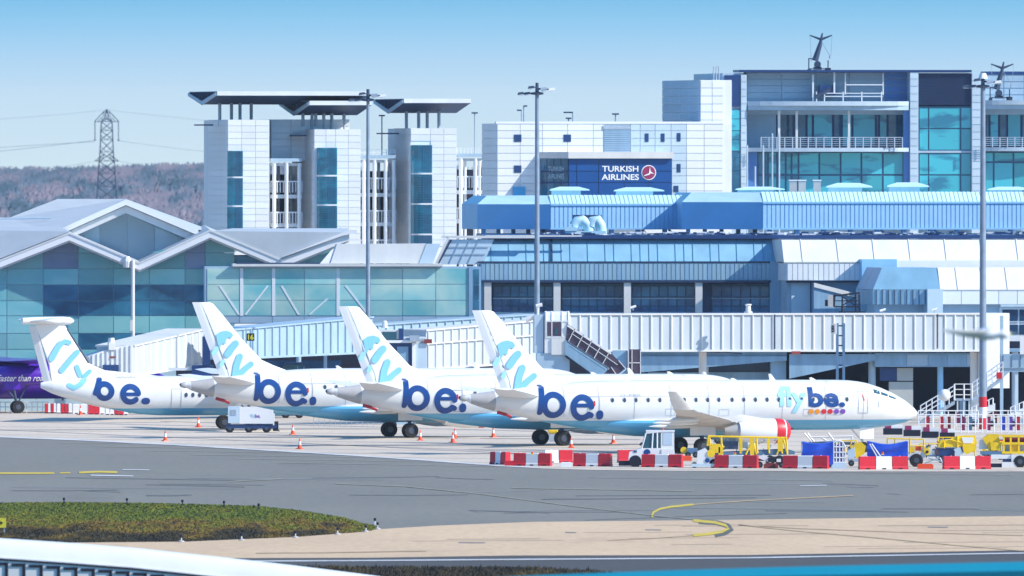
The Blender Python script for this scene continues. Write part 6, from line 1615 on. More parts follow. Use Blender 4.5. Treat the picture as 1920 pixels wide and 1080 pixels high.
# gull flying past the right mast
q = P(1850, 627, 450); gl = thing('seagull', 'blurred grey and white gull gliding in front of the right mast', 'bird', q, rad(-8)); s_ = 450 / F
gl.scale = (.72, .72, .72)
gb = MB().lathe([(-.62, .03), (-.45, .12), (-.1, .21), (.25, .18), (.42, .12), (.52, .15), (.62, .16), (.74, .10), (.80, .02)], n=14, axis='x').build('body', 'gulled', gl, True)
wg = MB(); loft(wg, [((.25, -.1, .14), (-.3, -.1, -.14), (0, 0, 1), .08), ((-.2, -.5, .14), (-.6, -.5, -.10), (0, 0, 1), .07), ((-.75, -.9, .16), (-1.0, -.9, .00), (0, 0, 1), .05), ((-1.35, -1.1, .20), (-1.42, -1.1, .10), (0, 0, 1), .03)]); wg.build('near_wing', 'gulled', gl, True)
wg = MB(); loft(wg, [((.3, .1, .08), (-.2, .1, .08), (0, 0, 1), .06), ((.6, .6, .06), (.25, .6, .06), (0, 0, 1), .05), ((1.0, 1.0, .02), (.85, 1.0, .02), (0, 0, 1), .03)]); wg.build('far_wing', 'gulgrey', gl, True)
wg = MB(); loft(wg, [((1.0, 1.0, .02), (.82, 1.0, .02), (0, 0, 1), .05), ((1.6, 1.3, .0), (1.5, 1.3, .0), (0, 0, 1), .04)]); wg.build('dark_wingtip', 'gulblack', gl)
MB().lathe([(.80, .035), (.92, .01)], n=6, axis='x').build('beak', 'signyel', gl)
bb = MB(); loft(bb, [((-.3, -.02, .12), (-.75, -.02, .05), (0, 0, 1), .1), ((-.3, .1, .12), (-.75, .14, .05), (0, 0, 1), .05)]); bb.build('tail', 'gulled', gl)
MB().lathe([(-.5, .05), (-.3, .13), (0, .17), (.2, .12)], (0, 0, .06), 'x', 12).build('grey_back', 'gulgrey', gl, True)

# ------------------------------------------------------------------ things on the apron
class Loc:
    """metric frame standing on the apron below picture point (px, py)"""
    def __init__(s, px, py, name, label, cat, group=None, rz=0.0):
        s.d = D(py); s.s = s.d / F; s.px, s.py = px, py; q = G(px, py)
        s.t = thing(name, label, cat, (q.x, q.y, 0), rz, group)
    def x(s, px): return (px - s.px) * s.s
    def z(s, py): return (s.py - py) * s.s
    def p(s, px, py, y=0): return (s.x(px), y, s.z(py))
    def box(s, name, m, px0, px1, py0, py1, y0, y1, parent=None):
        return MB().box(s.x(px0), s.x(px1), y0, y1, s.z(py1), s.z(py0)).build(name, m, parent or s.t)

# traffic cones: one modelled, the rest copied
def make_cone():
    c = thing('traffic_cone', 'cone', 'traffic cone', group='orange and white cones round the parked jets')
    MB().rings([[(-.22, -.22, 0), (.22, -.22, 0), (.22, .22, 0), (-.22, .22, 0)], [(-.20, -.20, .06), (.20, -.20, .06), (.20, .20, .06), (-.20, .20, .06)]]).build('base', 'orange', c)
    MB().lathe([(.06, .155), (.30, .11)], n=12).build('lower_cone', 'orange', c, True)
    MB().lathe([(.30, .11), (.55, .07)], n=12).build('white_sleeve', 'whitep', c, True)
    MB().lathe([(.55, .07), (.74, .035), (.76, .02)], n=12).build('cone_tip', 'orange', c, True)
    return c
cones = [(98, 774, 'leftmost cone, just right of the purple aircraft wheel'), (151, 778, 'cone below the tail cone of the leftmost white aircraft'), (190, 774, 'cone at the far red barrier under the be lettering'),
         (310, 827, 'cone standing alone on open concrete, lowest of the cones on the left'), (372, 801, 'cone left of the white power cart'), (549, 815, 'cone behind and between the power cart and the farthest jet belly'),
         (562, 842, 'cone farthest forward, standing on the concrete edge left of centre'), (788, 826, 'cone beside the right wheels of the farthest jet'), (849, 830, 'nearer of two overlapping cones under the middle jet tail'),
         (853, 822, 'farther of two overlapping cones under the middle jet tail'), (925, 820, 'cone below the tail cone of the nearest jet'), (1071, 840, 'cone beside the right wheels of the middle jet'), (1150, 832, 'cone left of the white tug, under the nearest jet belly')]
c0 = make_cone()
for i, (px, py, lab) in enumerate(cones):
    c = c0 if i == 0 else copy_tree(c0); q = G(px, py); c.location = (q.x, q.y, 0); c['label'] = 'orange and white ' + lab; c.rotation_euler = (0, 0, i * .7)

# plastic barriers, each three blocks
def barrier(px0, px1, py, rz, label, cols=('red', 'whitep', 'red'), h=.84, foot=True):
    d = D(py); w = (px1 - px0) * d / F / max(.35, math.cos(rz)); q = G((px0 + px1) / 2, py)
    t_ = thing('barrier', label, 'barrier', (q.x, q.y, 0), rz, 'red and white barriers along the apron edge'); n = len(cols); s_ = w / n
    for k, m in enumerate(cols):
        a, b = -w / 2 + k * s_ + .012, -w / 2 + (k + 1) * s_ - .012
        mb = MB(); mb.rings([[(a, -.26, .0), (b, -.26, .0), (b, .26, .0), (a, .26, .0)], [(a, -.26, .12), (b, -.26, .12), (b, .26, .12), (a, .26, .12)], [(a + .01, -.22, .2), (b - .01, -.22, .2), (b - .01, .22, .2), (a + .01, .22, .2)], [(a + .01, -.20, h - .04), (b - .01, -.20, h - .04), (b - .01, .20, h - .04), (a + .01, .20, h - .04)], [(a + .04, -.16, h), (b - .04, -.16, h), (b - .04, .16, h), (a + .04, .16, h)]])
        mb.build('barrier_block', m, t_)
        if k in (0, n - 1): MB().lathe([(h, .05), (h + .03, .05)], ((a + b) / 2, 0, 0), 'z', 8).build('filler_cap', 'whitep', t_)
        if foot: MB().box((a + b) / 2 - .12, (a + b) / 2 + .12, -.275, -.26, .02, .09).build('lifting_slot', 'void', t_)
    return t_
rzL, rzR = rad(-17), rad(14)
barrier(923, 953, 871, rad(-52), 'leftmost barrier, turned almost edge-on at the end of the row')
barrier(964, 1034, 873.5, rzL, 'second barrier from the left, front in shade, overlapping a brighter one behind')
barrier(1020, 1073, 867.5, rzR, 'bright sunlit barrier with a white left block behind the second one', ('whitep', 'red'))
barrier(1076, 1147, 874.5, rzL, 'shaded barrier between the overlapping pair and the white tug')
barrier(1158, 1200, 867.5, rzR, 'plain red barrier half hidden by the nose of the white tug', ('red', 'red'))
barrier(1204, 1280, 876, rzL, 'shaded barrier in front of the white tug')
barrier(1341, 1421, 877.5, rzL, 'shaded barrier below the yellow belt loader')
barrier(1469, 1553, 878.5, rzL, 'shaded barrier in front of the left blue tarpaulin')
barrier(1610, 1702, 880, rzR, 'sunlit barrier in front of the right blue tarpaulin')
barrier(1768, 1857, 879.5, rzR, 'sunlit barrier nearest the right edge, below the yellow loaders')
for a, b, py, m, lab in ((946, 965, 873, 'red', 'small low red block between the two leftmost barriers'), (1051, 1073, 876, 'whitep', 'low white block at the foot of the bright overlapping barrier'), (1274, 1297, 864, 'orange', 'orange block just right of the white tug'), (1432, 1459, 878, 'brown', 'dark red low box between two shaded barriers'), (1720, 1750, 879, 'orange', 'low orange block between the two sunlit barriers'), (1560, 1587, 879, 'clad_soft', 'low pale box beside the caged trolley foot')):
    l_ = Loc((a + b) / 2, py, 'low_block', lab, 'block'); l_.box('block_body', m, a, b, py - 8, py, -.2, .2); l_.box('block_cap', m, a + 2, b - 2, py - 9.5, py - 8, -.15, .15)
# orange hazard lamps on barriers
for px, py, lab in ((998, 849, 'small amber lamp on the second barrier'), (1655, 858, 'small amber lamp on the barrier before the right tarpaulin'), (1378, 853, 'small amber lamp on the barrier below the belt loader')):
    q = P(px, py, D(877)); l_ = thing('hazard_lamp', lab, 'lamp', (q.x, q.y, .84), 0); MB().box(-.1, .1, -.1, .1, 0, .06).build('lamp_base', 'signyel', l_); MB().lathe([(.06, .07), (.15, .07), (.19, .03)], n=10).build('amber_lens', 'orange', l_, True)

# ---- white tug
l_ = Loc(1215, 875, 'baggage_tug', 'white airport tug with a glazed cab, nose pointing left', 'tug'); t_ = l_.t
body = MB(); body.prism([l_.p(1178, 862)[::2], l_.p(1180, 847)[::2], l_.p(1203, 840)[::2], l_.p(1264, 840)[::2], l_.p(1266, 868)[::2], l_.p(1184, 868)[::2]], 'y', -.8, .8); body.build('body', 'whitep', t_)
MB().prism([l_.p(1203, 840)[::2], l_.p(1211, 812)[::2], l_.p(1216, 809)[::2], l_.p(1240, 808)[::2], l_.p(1240, 840)[::2]], 'y', -.72, .72).build('cab_shell', 'cabwin', t_)
for a, b in (((1203, 840), (1211, 812)), ((1211, 812), (1240, 809)), ((1232, 840), (1232, 810)), ((1222, 840), (1224, 811))):
    for y in (-.74, .74): MB().tube(l_.p(*a, y), l_.p(*b, y), .05, 6).build('cab_pillar', 'whitep', t_)
l_.box('rear_cab_wall', 'whitep', 1239, 1264, 809, 842, -.74, .74); l_.box('rear_window', 'clad_soft', 1243, 1260, 812, 834, -.76, -.74); l_.box('cab_roof', 'whitep', 1211, 1265, 806.5, 809.5, -.78, .78)
l_.box('rear_box', 'whitep', 1240, 1264, 842, 858, -.85, -.8); l_.box('front_bumper', 'void', 1160, 1186, 864, 873, -.7, .7); l_.box('dark_skirt', 'void', 1186, 1264, 868, 872, -.75, .75)
MB().lathe([(0, .08), (.09, .06)], (l_.x(1243), 0, l_.z(806.5)), 'z', 8).build('beacon', 'orange', t_)
MB().lathe([(-.82, .22), (-.81, .22)], (l_.x(1213), 0, l_.z(848)), 'y', 16).build('blue_badge', 'txtblue', t_)
l_.box('headlamp', 'cabwin', 1188, 1194, 844, 848, -.83, -.8); MB().tube(l_.p(1203, 830, -.8), l_.p(1200, 834, -.95), .07, 6).build('mirror', 'void', t_)
for x in (1191, 1252):
    for y in (-.62, .62): wheel(t_, (l_.x(x), y, .33), .34, .22)
for x0, x1 in ((1180, 1202), (1243, 1262)): MB().lathe([(-.83, .40), (-.80, .40)], (l_.x((x0 + x1) / 2), 0, .36), 'y', 18).build('wheel_arch', 'void', t_)
# ---- engine stand with yellow hub wheel behind the tug (dark trolley)
l_ = Loc(1290, 858, 'cable_reel_trolley', 'dark towing gear with a yellow roller just right of the tug', 'trolley')
MB().lathe([(-.2, .06), (-.2, .22), (.2, .22), (.2, .06)], (l_.x(1282), 0, l_.z(844)), 'y', 16).build('yellow_roller', 'yellow', l_.t); l_.box('dark_frame', 'bluepost', 1288, 1308, 840, 851, -.4, .4); MB().tube(l_.p(1282, 844), l_.p(1310, 848), .08, 6).build('tow_bar', 'steel', l_.t)
for x in (1290, 1304): wheel(l_.t, (l_.x(x), -.4, .2), .2, .12)
# ---- small white cart
l_ = Loc(1322, 877, 'service_cart', 'small white service cart between barriers left of the belt loader', 'cart'); t_ = l_.t
MB().prism([l_.p(1306, 873)[::2], l_.p(1308, 846)[::2], l_.p(1322, 840)[::2], l_.p(1334, 852)[::2], l_.p(1340, 860)[::2], l_.p(1340, 872)[::2]], 'y', -.7, .7).build('body', 'whitep', t_)
l_.box('chassis', 'clad_soft', 1296, 1342, 869, 875, -.75, .75); MB().lathe([(-.74, .15), (-.71, .15)], (l_.x(1326), 0, l_.z(863)), 'y', 12).build('blue_badge', 'txtblue', t_)
for x in (1338,): wheel(t_, (l_.x(x), -.6, .3), .32, .2); wheel(t_, (l_.x(x), .6, .3), .32, .2)
wheel(t_, (l_.x(1302), -.55, .18), .18, .12); wheel(t_, (l_.x(1302), .55, .18), .18, .12)
MB().lathe([(-.76, .06), (-.76, .26), (-.7, .26)], (l_.x(1333), 0, l_.z(850)), 'y', 14).build('yellow_wheel', 'yellow', t_)
# ---- belt loader
def frame_tubes(l_, name, m, segs, r=.035, y=0): 
    mb = MB()
    for a, b in segs: mb.tube(l_.p(*a, y), l_.p(*b, y), r, 6)
    return mb.build(name, m, l_.t)
l_ = Loc(1400, 872, 'belt_loader', 'long low yellow-railed belt loader under the nearest jet wing', 'loader'); t_ = l_.t
MB().prism([l_.p(1328, 849)[::2], l_.p(1476, 842)[::2], l_.p(1490, 846)[::2], l_.p(1490, 852)[::2], l_.p(1330, 856)[::2]], 'y', -.45, .45).build('belt_frame', 'bluepost', t_)
MB().prism([l_.p(1330, 848)[::2], l_.p(1476, 841)[::2], l_.p(1476, 843)[::2], l_.p(1330, 850)[::2]], 'y', -.38, .38).build('rubber_belt', 'void', t_)
for y in (-.5, .5):
    sg = [((1328, 818), (1474, 821)), ((1328, 818), (1326, 836)), ((1328, 834), (1358, 838))]
    for x in (1330, 1352, 1386, 1408, 1418, 1440, 1464, 1474): sg.append(((x, 819), (x + 2, 850)))
    for x in (1404, 1462): sg.append(((x + 6, 820), (x + 14, 852))); sg.append(((x + 2, 835), (x - 6, 852)))
    frame_tubes(l_, 'yellow_rail', 'yellow', sg, .06, y)
for x0, x1, y0, y1 in ((1334, 1350, 832, 849), (1386, 1392, 822, 846), (1406, 1414, 820, 856), (1438, 1443, 822, 842), (1458, 1468, 820, 846), (1347, 1356, 838, 858)): l_.box('yellow_panel', 'yellow', x0, x1, y0, y1, -.56, -.5)
l_.box('engine_box', 'darksteel', 1356, 1384, 826, 842, -.3, .4); l_.box('control_box', 'clad_soft', 1390, 1402, 828, 840, -.3, .3); l_.box('dark_chassis', 'void', 1345, 1475, 856, 864, -.5, .5)
for x, y_ in ((1352, 0), (1444, 0), (1462, 0)):
    for y in (-.6, .6): wheel(t_, (l_.x(x), y, .32), .32, .2)
r = random.Random(5); cl_ = MB()
for k in range(46): x = r.uniform(1332, 1470); y = r.uniform(822, 848); a = r.uniform(0, 6.28); cl_.tube(l_.p(x, y, r.uniform(-.3, .5)), l_.p(x + 5 * math.cos(a), y + 5 * math.sin(a), r.uniform(-.3, .5)), .03, 4)
cl_.build('hoses_and_levers', 'steel', t_)
l_ = Loc(1444, 877, 'tow_bar_unit', 'white and black towing dolly between two shaded barriers', 'dolly'); t_ = l_.t
MB().prism([l_.p(1420, 858)[::2], l_.p(1432, 852)[::2], l_.p(1452, 864)[::2], l_.p(1444, 868)[::2]], 'y', -.3, .3).build('white_arm', 'whitep', t_)
l_.box('black_frame', 'void', 1440, 1470, 858, 866, -.4, .4); l_.box('white_box', 'whitep', 1456, 1464, 860, 866, -.45, -.4); wheel(t_, (l_.x(1424), -.3, .2), .22, .14); wheel(t_, (l_.x(1466), -.3, .2), .22, .14)
# ---- tarpaulin covered trolleys
def tarp(l_, px0, px1, yt, yb, sag, fold=True):
    mb = MB(); nx_, nz_ = 16, 8; rws = []
    for side in (-.55,):
        for j in range(nz_ + 1):
            row = []
            for i in range(nx_ + 1):
                u_ = i / nx_; top = yt + sag * math.sin(math.pi * u_) ** 1.2; y = top + (yb - top) * j / nz_
                row.append((l_.x(px0 + (px1 - px0) * u_), side + .07 * math.sin(u_ * 9 + j * .5) + .05 * math.sin(j * 1.2 + u_ * 4), l_.z(y)))
            rws.append(row)
    i0 = len(mb.v)
    for rr in rws: mb.v += rr
    for j in range(nz_):
        for i in range(nx_): a = i0 + j * (nx_ + 1) + i; mb.f.append((a, a + 1, a + nx_ + 2, a + nx_ + 1))
    # back and top
    i1 = len(mb.v); mb.v += [(p_[0], .5, p_[2] + .05) for p_ in rws[0]]
    for i in range(nx_): mb.f.append((i0 + i, i0 + i + 1, i1 + i + 1, i1 + i))
    i2 = len(mb.v); mb.v += [(p_[0], .5, 0.15) for p_ in rws[0]]
    for i in range(nx_): mb.f.append((i1 + i, i1 + i + 1, i2 + i + 1, i2 + i))
    return mb.build('tarpaulin', 'tarp', l_.t, True)
l_ = Loc(1532, 877, 'covered_trolley', 'baggage trolley under a blue tarpaulin, left of the white cage', 'trolley'); tarp(l_, 1504, 1562, 829, 872, 4)
l_.box('trolley_bed', 'void', 1506, 1562, 868, 872, -.5, .5); l_.box('corner_post', 'steel', 1502, 1504.5, 827, 872, -.5, -.42)
for x in (1514, 1554): wheel(l_.t, (l_.x(x), -.45, .17), .17, .1)
l_ = Loc(1664, 876, 'covered_trolley', 'baggage trolley under a blue tarpaulin with pale stripes on its left side', 'trolley'); tarp(l_, 1626, 1702, 828, 862, 6)
l_.box('trolley_bed', 'void', 1626, 1700, 862, 866, -.5, .5)
for a, b in (((1630, 832), (1645, 858)), ((1634, 832), (1652, 858))): MB().tube(l_.p(*a, -.66), l_.p(*b, -.66), .045, 5).build('pale_stripe', 'whitep', l_.t)
for x in (1636, 1692): wheel(l_.t, (l_.x(x), -.45, .17), .17, .1)
l_.box('corner_post', 'steel', 1700, 1702, 827, 870, -.5, -.42)
l_ = Loc(1573, 876, 'cage_trolley', 'white wire cage trolley with a rounded top beside the left tarpaulin', 'cage trolley'); t_ = l_.t
mb = MB(); tops = [(1560, 836), (1563, 830), (1568, 827), (1574, 826), (1580, 829), (1585, 838)]
for a, b in zip(tops[:-1], tops[1:]): mb.tube(l_.p(*a), l_.p(*b), .05, 5)
for x, y in tops[::1]: mb.tube(l_.p(x, y), l_.p(x, 868), .045, 5)
for y in (838, 848, 858, 867): mb.tube(l_.p(1560, y), l_.p(1585, y), .045, 5)
mb.build('wire_cage', 'whitep', t_); l_.box('blue_load', 'tarp', 1563, 1583, 834, 866, .1, .6); l_.box('cage_base', 'clad_soft', 1559, 1587, 868, 872, -.2, .6)
for x in (1563, 1582): wheel(t_, (l_.x(x), 0, .13), .13, .08)
l_ = Loc(1612, 874, 'yellow_dolly', 'small yellow and white dolly between the cage and the right tarpaulin', 'dolly'); t_ = l_.t
MB().prism([l_.p(1602, 832)[::2], l_.p(1614, 828)[::2], l_.p(1623, 836)[::2], l_.p(1621, 850)[::2], l_.p(1606, 860)[::2], l_.p(1600, 850)[::2]], 'y', -.3, .3).build('yellow_body', 'yellow', t_)
MB().prism([l_.p(1588, 846)[::2], l_.p(1602, 838)[::2], l_.p(1604, 856)[::2], l_.p(1592, 862)[::2]], 'y', -.35, .2).build('pale_shield', 'clad_soft', t_)
l_.box('chassis', 'steel', 1590, 1622, 860, 866, -.3, .3); wheel(t_, (l_.x(1596), -.3, .2), .2, .12); wheel(t_, (l_.x(1618), -.3, .2), .2, .12)
l_ = Loc(1715, 875, 'frame_trolley', 'trolley with a thin yellow tube frame and black wheel right of the right tarpaulin', 'trolley'); t_ = l_.t
for y in (-.4, .6): frame_tubes(l_, 'yellow_tube', 'yellow', [((1664, 822), (1732, 824)), ((1732, 824), (1732, 848)), ((1664, 822), (1664, 832)), ((1706, 822), (1706, 850)), ((1678, 823), (1678, 832)), ((1706, 836), (1732, 836))], .035, y)
l_.box('red_case', 'orange', 1716, 1728, 837, 845, -.3, .2); l_.box('trolley_bed', 'whitep', 1702, 1736, 848, 862, -.4, .5); l_.box('yellow_panel', 'yellow', 1704, 1715, 838, 848, -.42, -.36)
wheel(t_, (l_.x(1718), -.5, .42), .44, .26); wheel(t_, (l_.x(1718), .5, .42), .44, .26)
MB().lathe([(-.18, .05), (-.18, .22), (.18, .22), (.18, .05)], (l_.x(1738), -.3, l_.z(847)), 'y', 16).build('yellow_roller', 'yellow', t_); MB().lathe([(-.22, .1), (-.2, .1)], (l_.x(1738), -.3, l_.z(847)), 'y', 12).build('roller_hub', 'void', t_)
frame_tubes(l_, 'tow_bar', 'steel', [((1734, 868), (1762, 858)), ((1740, 858), (1768, 866)), ((1762, 858), (1768, 872))], .05, -.4)
# ---- big yellow loaders
l_ = Loc(1800, 868, 'yellow_loader', 'yellow ground power loader with a sloping nose behind the rightmost barrier', 'loader'); t_ = l_.t
MB().prism([l_.p(1758, 838)[::2], l_.p(1764, 825)[::2], l_.p(1780, 824)[::2], l_.p(1795, 817)[::2], l_.p(1828, 816)[::2], l_.p(1832, 832)[::2], l_.p(1800, 838)[::2]], 'y', -.4, .4).build('yellow_hood', 'yellow', t_)
MB().prism([l_.p(1804, 832)[::2], l_.p(1830, 832)[::2], l_.p(1830, 843)[::2], l_.p(1812, 852)[::2], l_.p(1806, 846)[::2]], 'y', -.55, .1).build('yellow_belly', 'yellow', t_)
MB().prism([l_.p(1803, 820)[::2], l_.p(1825, 820)[::2], l_.p(1823, 831)[::2], l_.p(1806, 831)[::2]], 'y', -.46, -.4).build('white_panel', 'whitep', t_)
l_.box('dark_engine', 'navy', 1754, 1790, 840, 856, -.3, .4); l_.box('green_tank', 'brownwin', 1752, 1762, 842, 852, -.36, -.3); MB().prism([l_.p(1788, 842)[::2], l_.p(1800, 838)[::2], l_.p(1806, 850)[::2], l_.p(1794, 856)[::2]], 'y', -.5, .2).build('pale_shield', 'clad_soft', t_)
frame_tubes(l_, 'yellow_tube', 'yellow', [((1822, 846), (1828, 846)), ((1828, 846), (1828, 858)), ((1780, 824), (1802, 830)), ((1770, 840), (1770, 828)), ((1795, 817), (1795, 840))], .05, -.45)
l_.box('chassis', 'steel', 1756, 1846, 855, 861, -.4, .4)
for x in (1766, 1836): wheel(t_, (l_.x(x), -.4, .24), .26, .16); wheel(t_, (l_.x(x), .4, .24), .26, .16)
l_ = Loc(1890, 876, 'yellow_loader', 'large yellow and white loader with black wheel at the right edge of the photo', 'loader'); t_ = l_.t
MB().prism([l_.p(1842, 822)[::2], l_.p(1852, 814)[::2], l_.p(1872, 814)[::2], l_.p(1874, 828)[::2], l_.p(1868, 842)[::2], l_.p(1856, 846)[::2]], 'y', -.3, .5).build('yellow_hood', 'yellow', t_)
MB().prism([l_.p(1856, 828)[::2], l_.p(1878, 830)[::2], l_.p(1872, 844)[::2], l_.p(1858, 844)[::2]], 'y', -.4, -.3).build('yellow_belly', 'yellow', t_)
for k, x in enumerate((1880, 1893, 1908, 1924, 1940)): l_.box('yellow_post', 'yellow', x, x + 3.5, 815, 852, -.5, -.35)
for y in (815, 829, 846): l_.box('yellow_rail', 'yellow', 1878, 1960, y, y + 4.5, -.52, -.34)
l_.box('yellow_panel', 'yellow', 1897, 1912, 832, 846, -.33, -.2); l_.box('dark_inner', 'brown', 1884, 1958, 820, 829, -.2, -.1); l_.box('inner_machinery', 'whitep', 1884, 1958, 833, 846, .1, .4); l_.box('upper_body', 'whitep', 1836, 1856, 824, 842, .0, .5)
l_.box('chassis', 'whitep', 1896, 1960, 852, 864, -.6, .6); l_.box('dark_bed', 'bluepost', 1838, 1896, 846, 852, -.5, .5); l_.box('dark_underbody', 'navy', 1880, 1896, 852, 866, -.4, .4)
l_.box('white_step', 'whitep', 1858, 1902, 852, 860, -.5, .1); l_.box('white_front_box', 'whitep', 1878, 1906, 866, 876, -.65, .2); l_.box('green_tray', 'void', 1858, 1878, 869, 876, -.6, .2)
for y in (-.55, .55): wheel(t_, (l_.x(1912), y, .38), .40, .26)
# white framed trolley behind (seen under the nose of the nearest jet)
l_ = Loc(1540, 846, 'steps_trolley', 'white framed passenger steps folded low under the nose of the nearest jet', 'steps')
frame_tubes(l_, 'white_frame', 'whitep', [((1508, 812), (1520, 826)), ((1514, 812), (1526, 828)), ((1553, 812), (1562, 824)), ((1518, 820), (1600, 818)), ((1530, 828), (1600, 824)), ((1520, 826), (1520, 842)), ((1562, 824), (1562, 842)), ((1598, 818), (1598, 842)), ((1540, 820), (1552, 828))], .06, 0)
l_.box('dark_bed', 'darksteel', 1516, 1600, 829, 834, -.3, .6)
for x in (1522, 1594): wheel(l_.t, (l_.x(x), 0, .17), .17, .1)
# yellow pod and red covers seen under bellies
l_ = Loc(1037, 828, 'yellow_tank', 'small yellow tank on the ground between the wheels of the middle jet', 'tank'); MB().lathe([(-.35, .1), (-.3, .25), (.3, .25), (.35, .1)], (0, 0, .75), 'x', 14).build('tank_body', 'yellow', l_.t, True); MB().box(-.3, .3, -.2, .2, 0, .55).build('tank_stand', 'steel', l_.t)
# ---- ground power cart with lettering
l_ = Loc(472, 811, 'ground_power_cart', 'white ground power cart with a dark chassis under the farthest jet tail', 'power cart'); t_ = l_.t
l_.box('side_panel', 'clad_soft', 428, 449, 762, 793, -.9, .9); l_.box('box_body', 'whitep', 449.3, 512, 763, 794, -.88, .88); l_.box('end_slope', 'whitep', 512, 514.5, 776, 797, -.88, .88)
for x in (436,): l_.box('vent_grille', 'steel', 433, 443, 768, 778, -.93, -.9)
l_.box('dark_chassis', 'navy', 424, 519, 795.5, 803, -.8, .8); l_.box('rear_gear', 'void', 512, 522, 790, 808, -.5, .5)
text_obj('fly', 'lettering', 'txtlight', t_, l_.x(470), l_.x(478), l_.z(784), l_.z(776), lambda x, z: -.9, .01); text_obj('be.', 'lettering', 'dotpu', t_, l_.x(478.5), l_.x(489), l_.z(783), l_.z(776), lambda x, z: -.9, .02)
for x in (431, 467, 500):
    for y in (-.7, .7): wheel(t_, (l_.x(x), y, .30), .31, .2)
MB().tube(l_.p(519, 800), l_.p(524, 809), .05, 6).build('draw_bar', 'darksteel', t_)
# ---- far red/white barriers and rails behind aircraft on the left
far = [(84, 105, 768, 'far barrier behind the wheel of the purple aircraft'), (106, 135, 768.5, 'second far barrier right of the purple aircraft wheel'), (136, 163, 769, 'pale far barrier under the tail of the leftmost white aircraft'), (165, 196, 770, 'mostly red far barrier behind the cones under the be lettering'), (197, 222, 771, 'white far barrier left of the blue belly paint'), (222, 240, 771.5, 'short far barrier just left of the blue belly paint')]
for i, (a, b, y, lab) in enumerate(far): barrier(a, b, y + 7, rad(8), 'red and white ' + lab, [('red', 'whitep', 'red', 'whitep'), ('whitep', 'red', 'red', 'whitep'), ('whitep', 'whitep'), ('red', 'red', 'whitep'), ('whitep', 'whitep', 'red'), ('red', 'whitep')][i], .78)
def rail_fence(px0, px1, py, h, n, lab, m='whitep', rails=(1.0, .55), r_=.04, panels=()):
    d = D(py); a, b = G(px0, py), G(px1, py); t_ = thing('railing', lab, 'railing', (a.x, a.y, 0)); L_ = b.x - a.x
    for k in range(n + 1): MB().tube((L_ * k / n, 0, 0), (L_ * k / n, 0, h), r_, 6).build('post', m, t_)
    for f in rails: MB().tube((0, 0, h * f), (L_, 0, h * f), r_, 6).build('rail', m, t_)
    for k, mm in panels: MB().box(L_ * k / n + .04, L_ * (k + .55) / n, .1, .15, .2, h * .9).build('panel', mm, t_)
    return t_
rail_fence(-30, 90, 774, .85, 12, 'low white railing behind the purple aircraft wheel', r_=.03)
rail_fence(588, 700, 801, .75, 11, 'thin rail fence under the belly of the farthest jet', m='steel', r_=.02)
rail_fence(1085, 1180, 812, .5, 6, 'thin rail fence behind the nearest jet belly left of the tug', m='steel', r_=.02)
# ---- right-hand clutter: railings, barrows, steps
rail_fence(1722, 1842, 812, 1.35, 9, 'white railing with red boards left of the banded mast foot', rails=(1.0, .5, .08), panels=((1, 'red'), (3, 'red'), (4, 'brown'), (6, 'maroon'), (7, 'bluepost')))
rail_fence(1850, 1960, 812, 1.35, 8, 'white railing with blue and red boards right of the banded mast foot', rails=(1.0, .5, .08), panels=((0, 'maroon'), (2, 'tarp'), (3, 'dotpu'), (4, 'red'), (5, 'tarp')))
rail_fence(1722, 1960, 800, 1.2, 17, 'second white railing standing behind the first one on the right', rails=(1.0, .6), panels=((1, 'bluepost'), (5, 'maroon'), (10, 'brown')))
low = [(1656, 1692, 815), (1694, 1726, 818), (1728, 1760, 821), (1762, 1790, 823)]
for i, (a, b, y) in enumerate(low):
    l_ = Loc((a + b) / 2, y, 'rubber_base_barrier', '%s black-based barrier of the slanting row in front of the nose of the nearest jet' % ('first', 'second', 'third', 'fourth')[i], 'barrier', 'black based red and white barriers right of the nose')
    l_.box('black_base', 'void', a, b, y - 12, y, -.3, .3); l_.box('white_top', 'whitep', a, b, y - 19, y - 12, -.2, .2); l_.box('red_block', 'maroon', a + 3, a + 15, y - 20, y - 11.5, -.22, .22)
# more low ground equipment packed behind the rightmost barriers
def gear(px, py, w, h, lab, seed, name='equipment_trolley'):
    l_ = Loc(px, py, name, lab, 'trolley'); r = random.Random(seed); t_ = l_.t
    l_.box('bed', r.choice(('bluepost', 'steel', 'darksteel')), px - w / 2, px + w / 2, py - 9, py - 6, -.45, .45)
    n = 4
    for k in range(n):
        a = px - w / 2 + w * k / n; hh = h * r.uniform(.45, 1); m = r.choice(('yellow', 'yellow', 'clad_soft', 'navy', 'orange', 'whitep', 'steel'))
        l_.box('machine_housing', m, a + 1, a + w / n - 1, py - 9 - hh, py - 9.5, -.38, .3); l_.box('housing_lid', 'darksteel', a + 2, a + w / n - 2, py - 10 - hh, py - 9 - hh, -.3, .2)
    sg = []
    for k in range(9): x = px - w / 2 + w * r.random(); sg.append(((x, py - 10), (x + r.uniform(-5, 5), py - 12 - h * r.random())))
    frame_tubes(l_, 'yellow_tube', 'yellow', sg + [((px - w / 2, py - 10 - h), (px + w / 2, py - 10 - h)), ((px - w / 2, py - 10 - h), (px - w / 2, py - 8)), ((px + w / 2, py - 10 - h), (px + w / 2, py - 8))], .04, -.45)
    mb = MB()
    for k in range(12): x = px - w / 2 + w * r.random(); y = py - 8 - h * r.random(); a = r.uniform(0, 6.28); mb.tube(l_.p(x, y, -.5), l_.p(x + 6 * math.cos(a), y + 4 * math.sin(a), -.48), .03, 4)
    mb.build('hoses', 'void', t_)
    for x in (px - w * .35, px + w * .35):
        for y in (-.45, .45): wheel(t_, (l_.x(x), y, .25), .26, .16)
gear(1746, 862, 44, 20, 'low yellow and grey equipment trolley between the two sunlit barriers', 1)
gear(1862, 862, 40, 24, 'equipment trolley with yellow tubes between the two yellow loaders', 4)
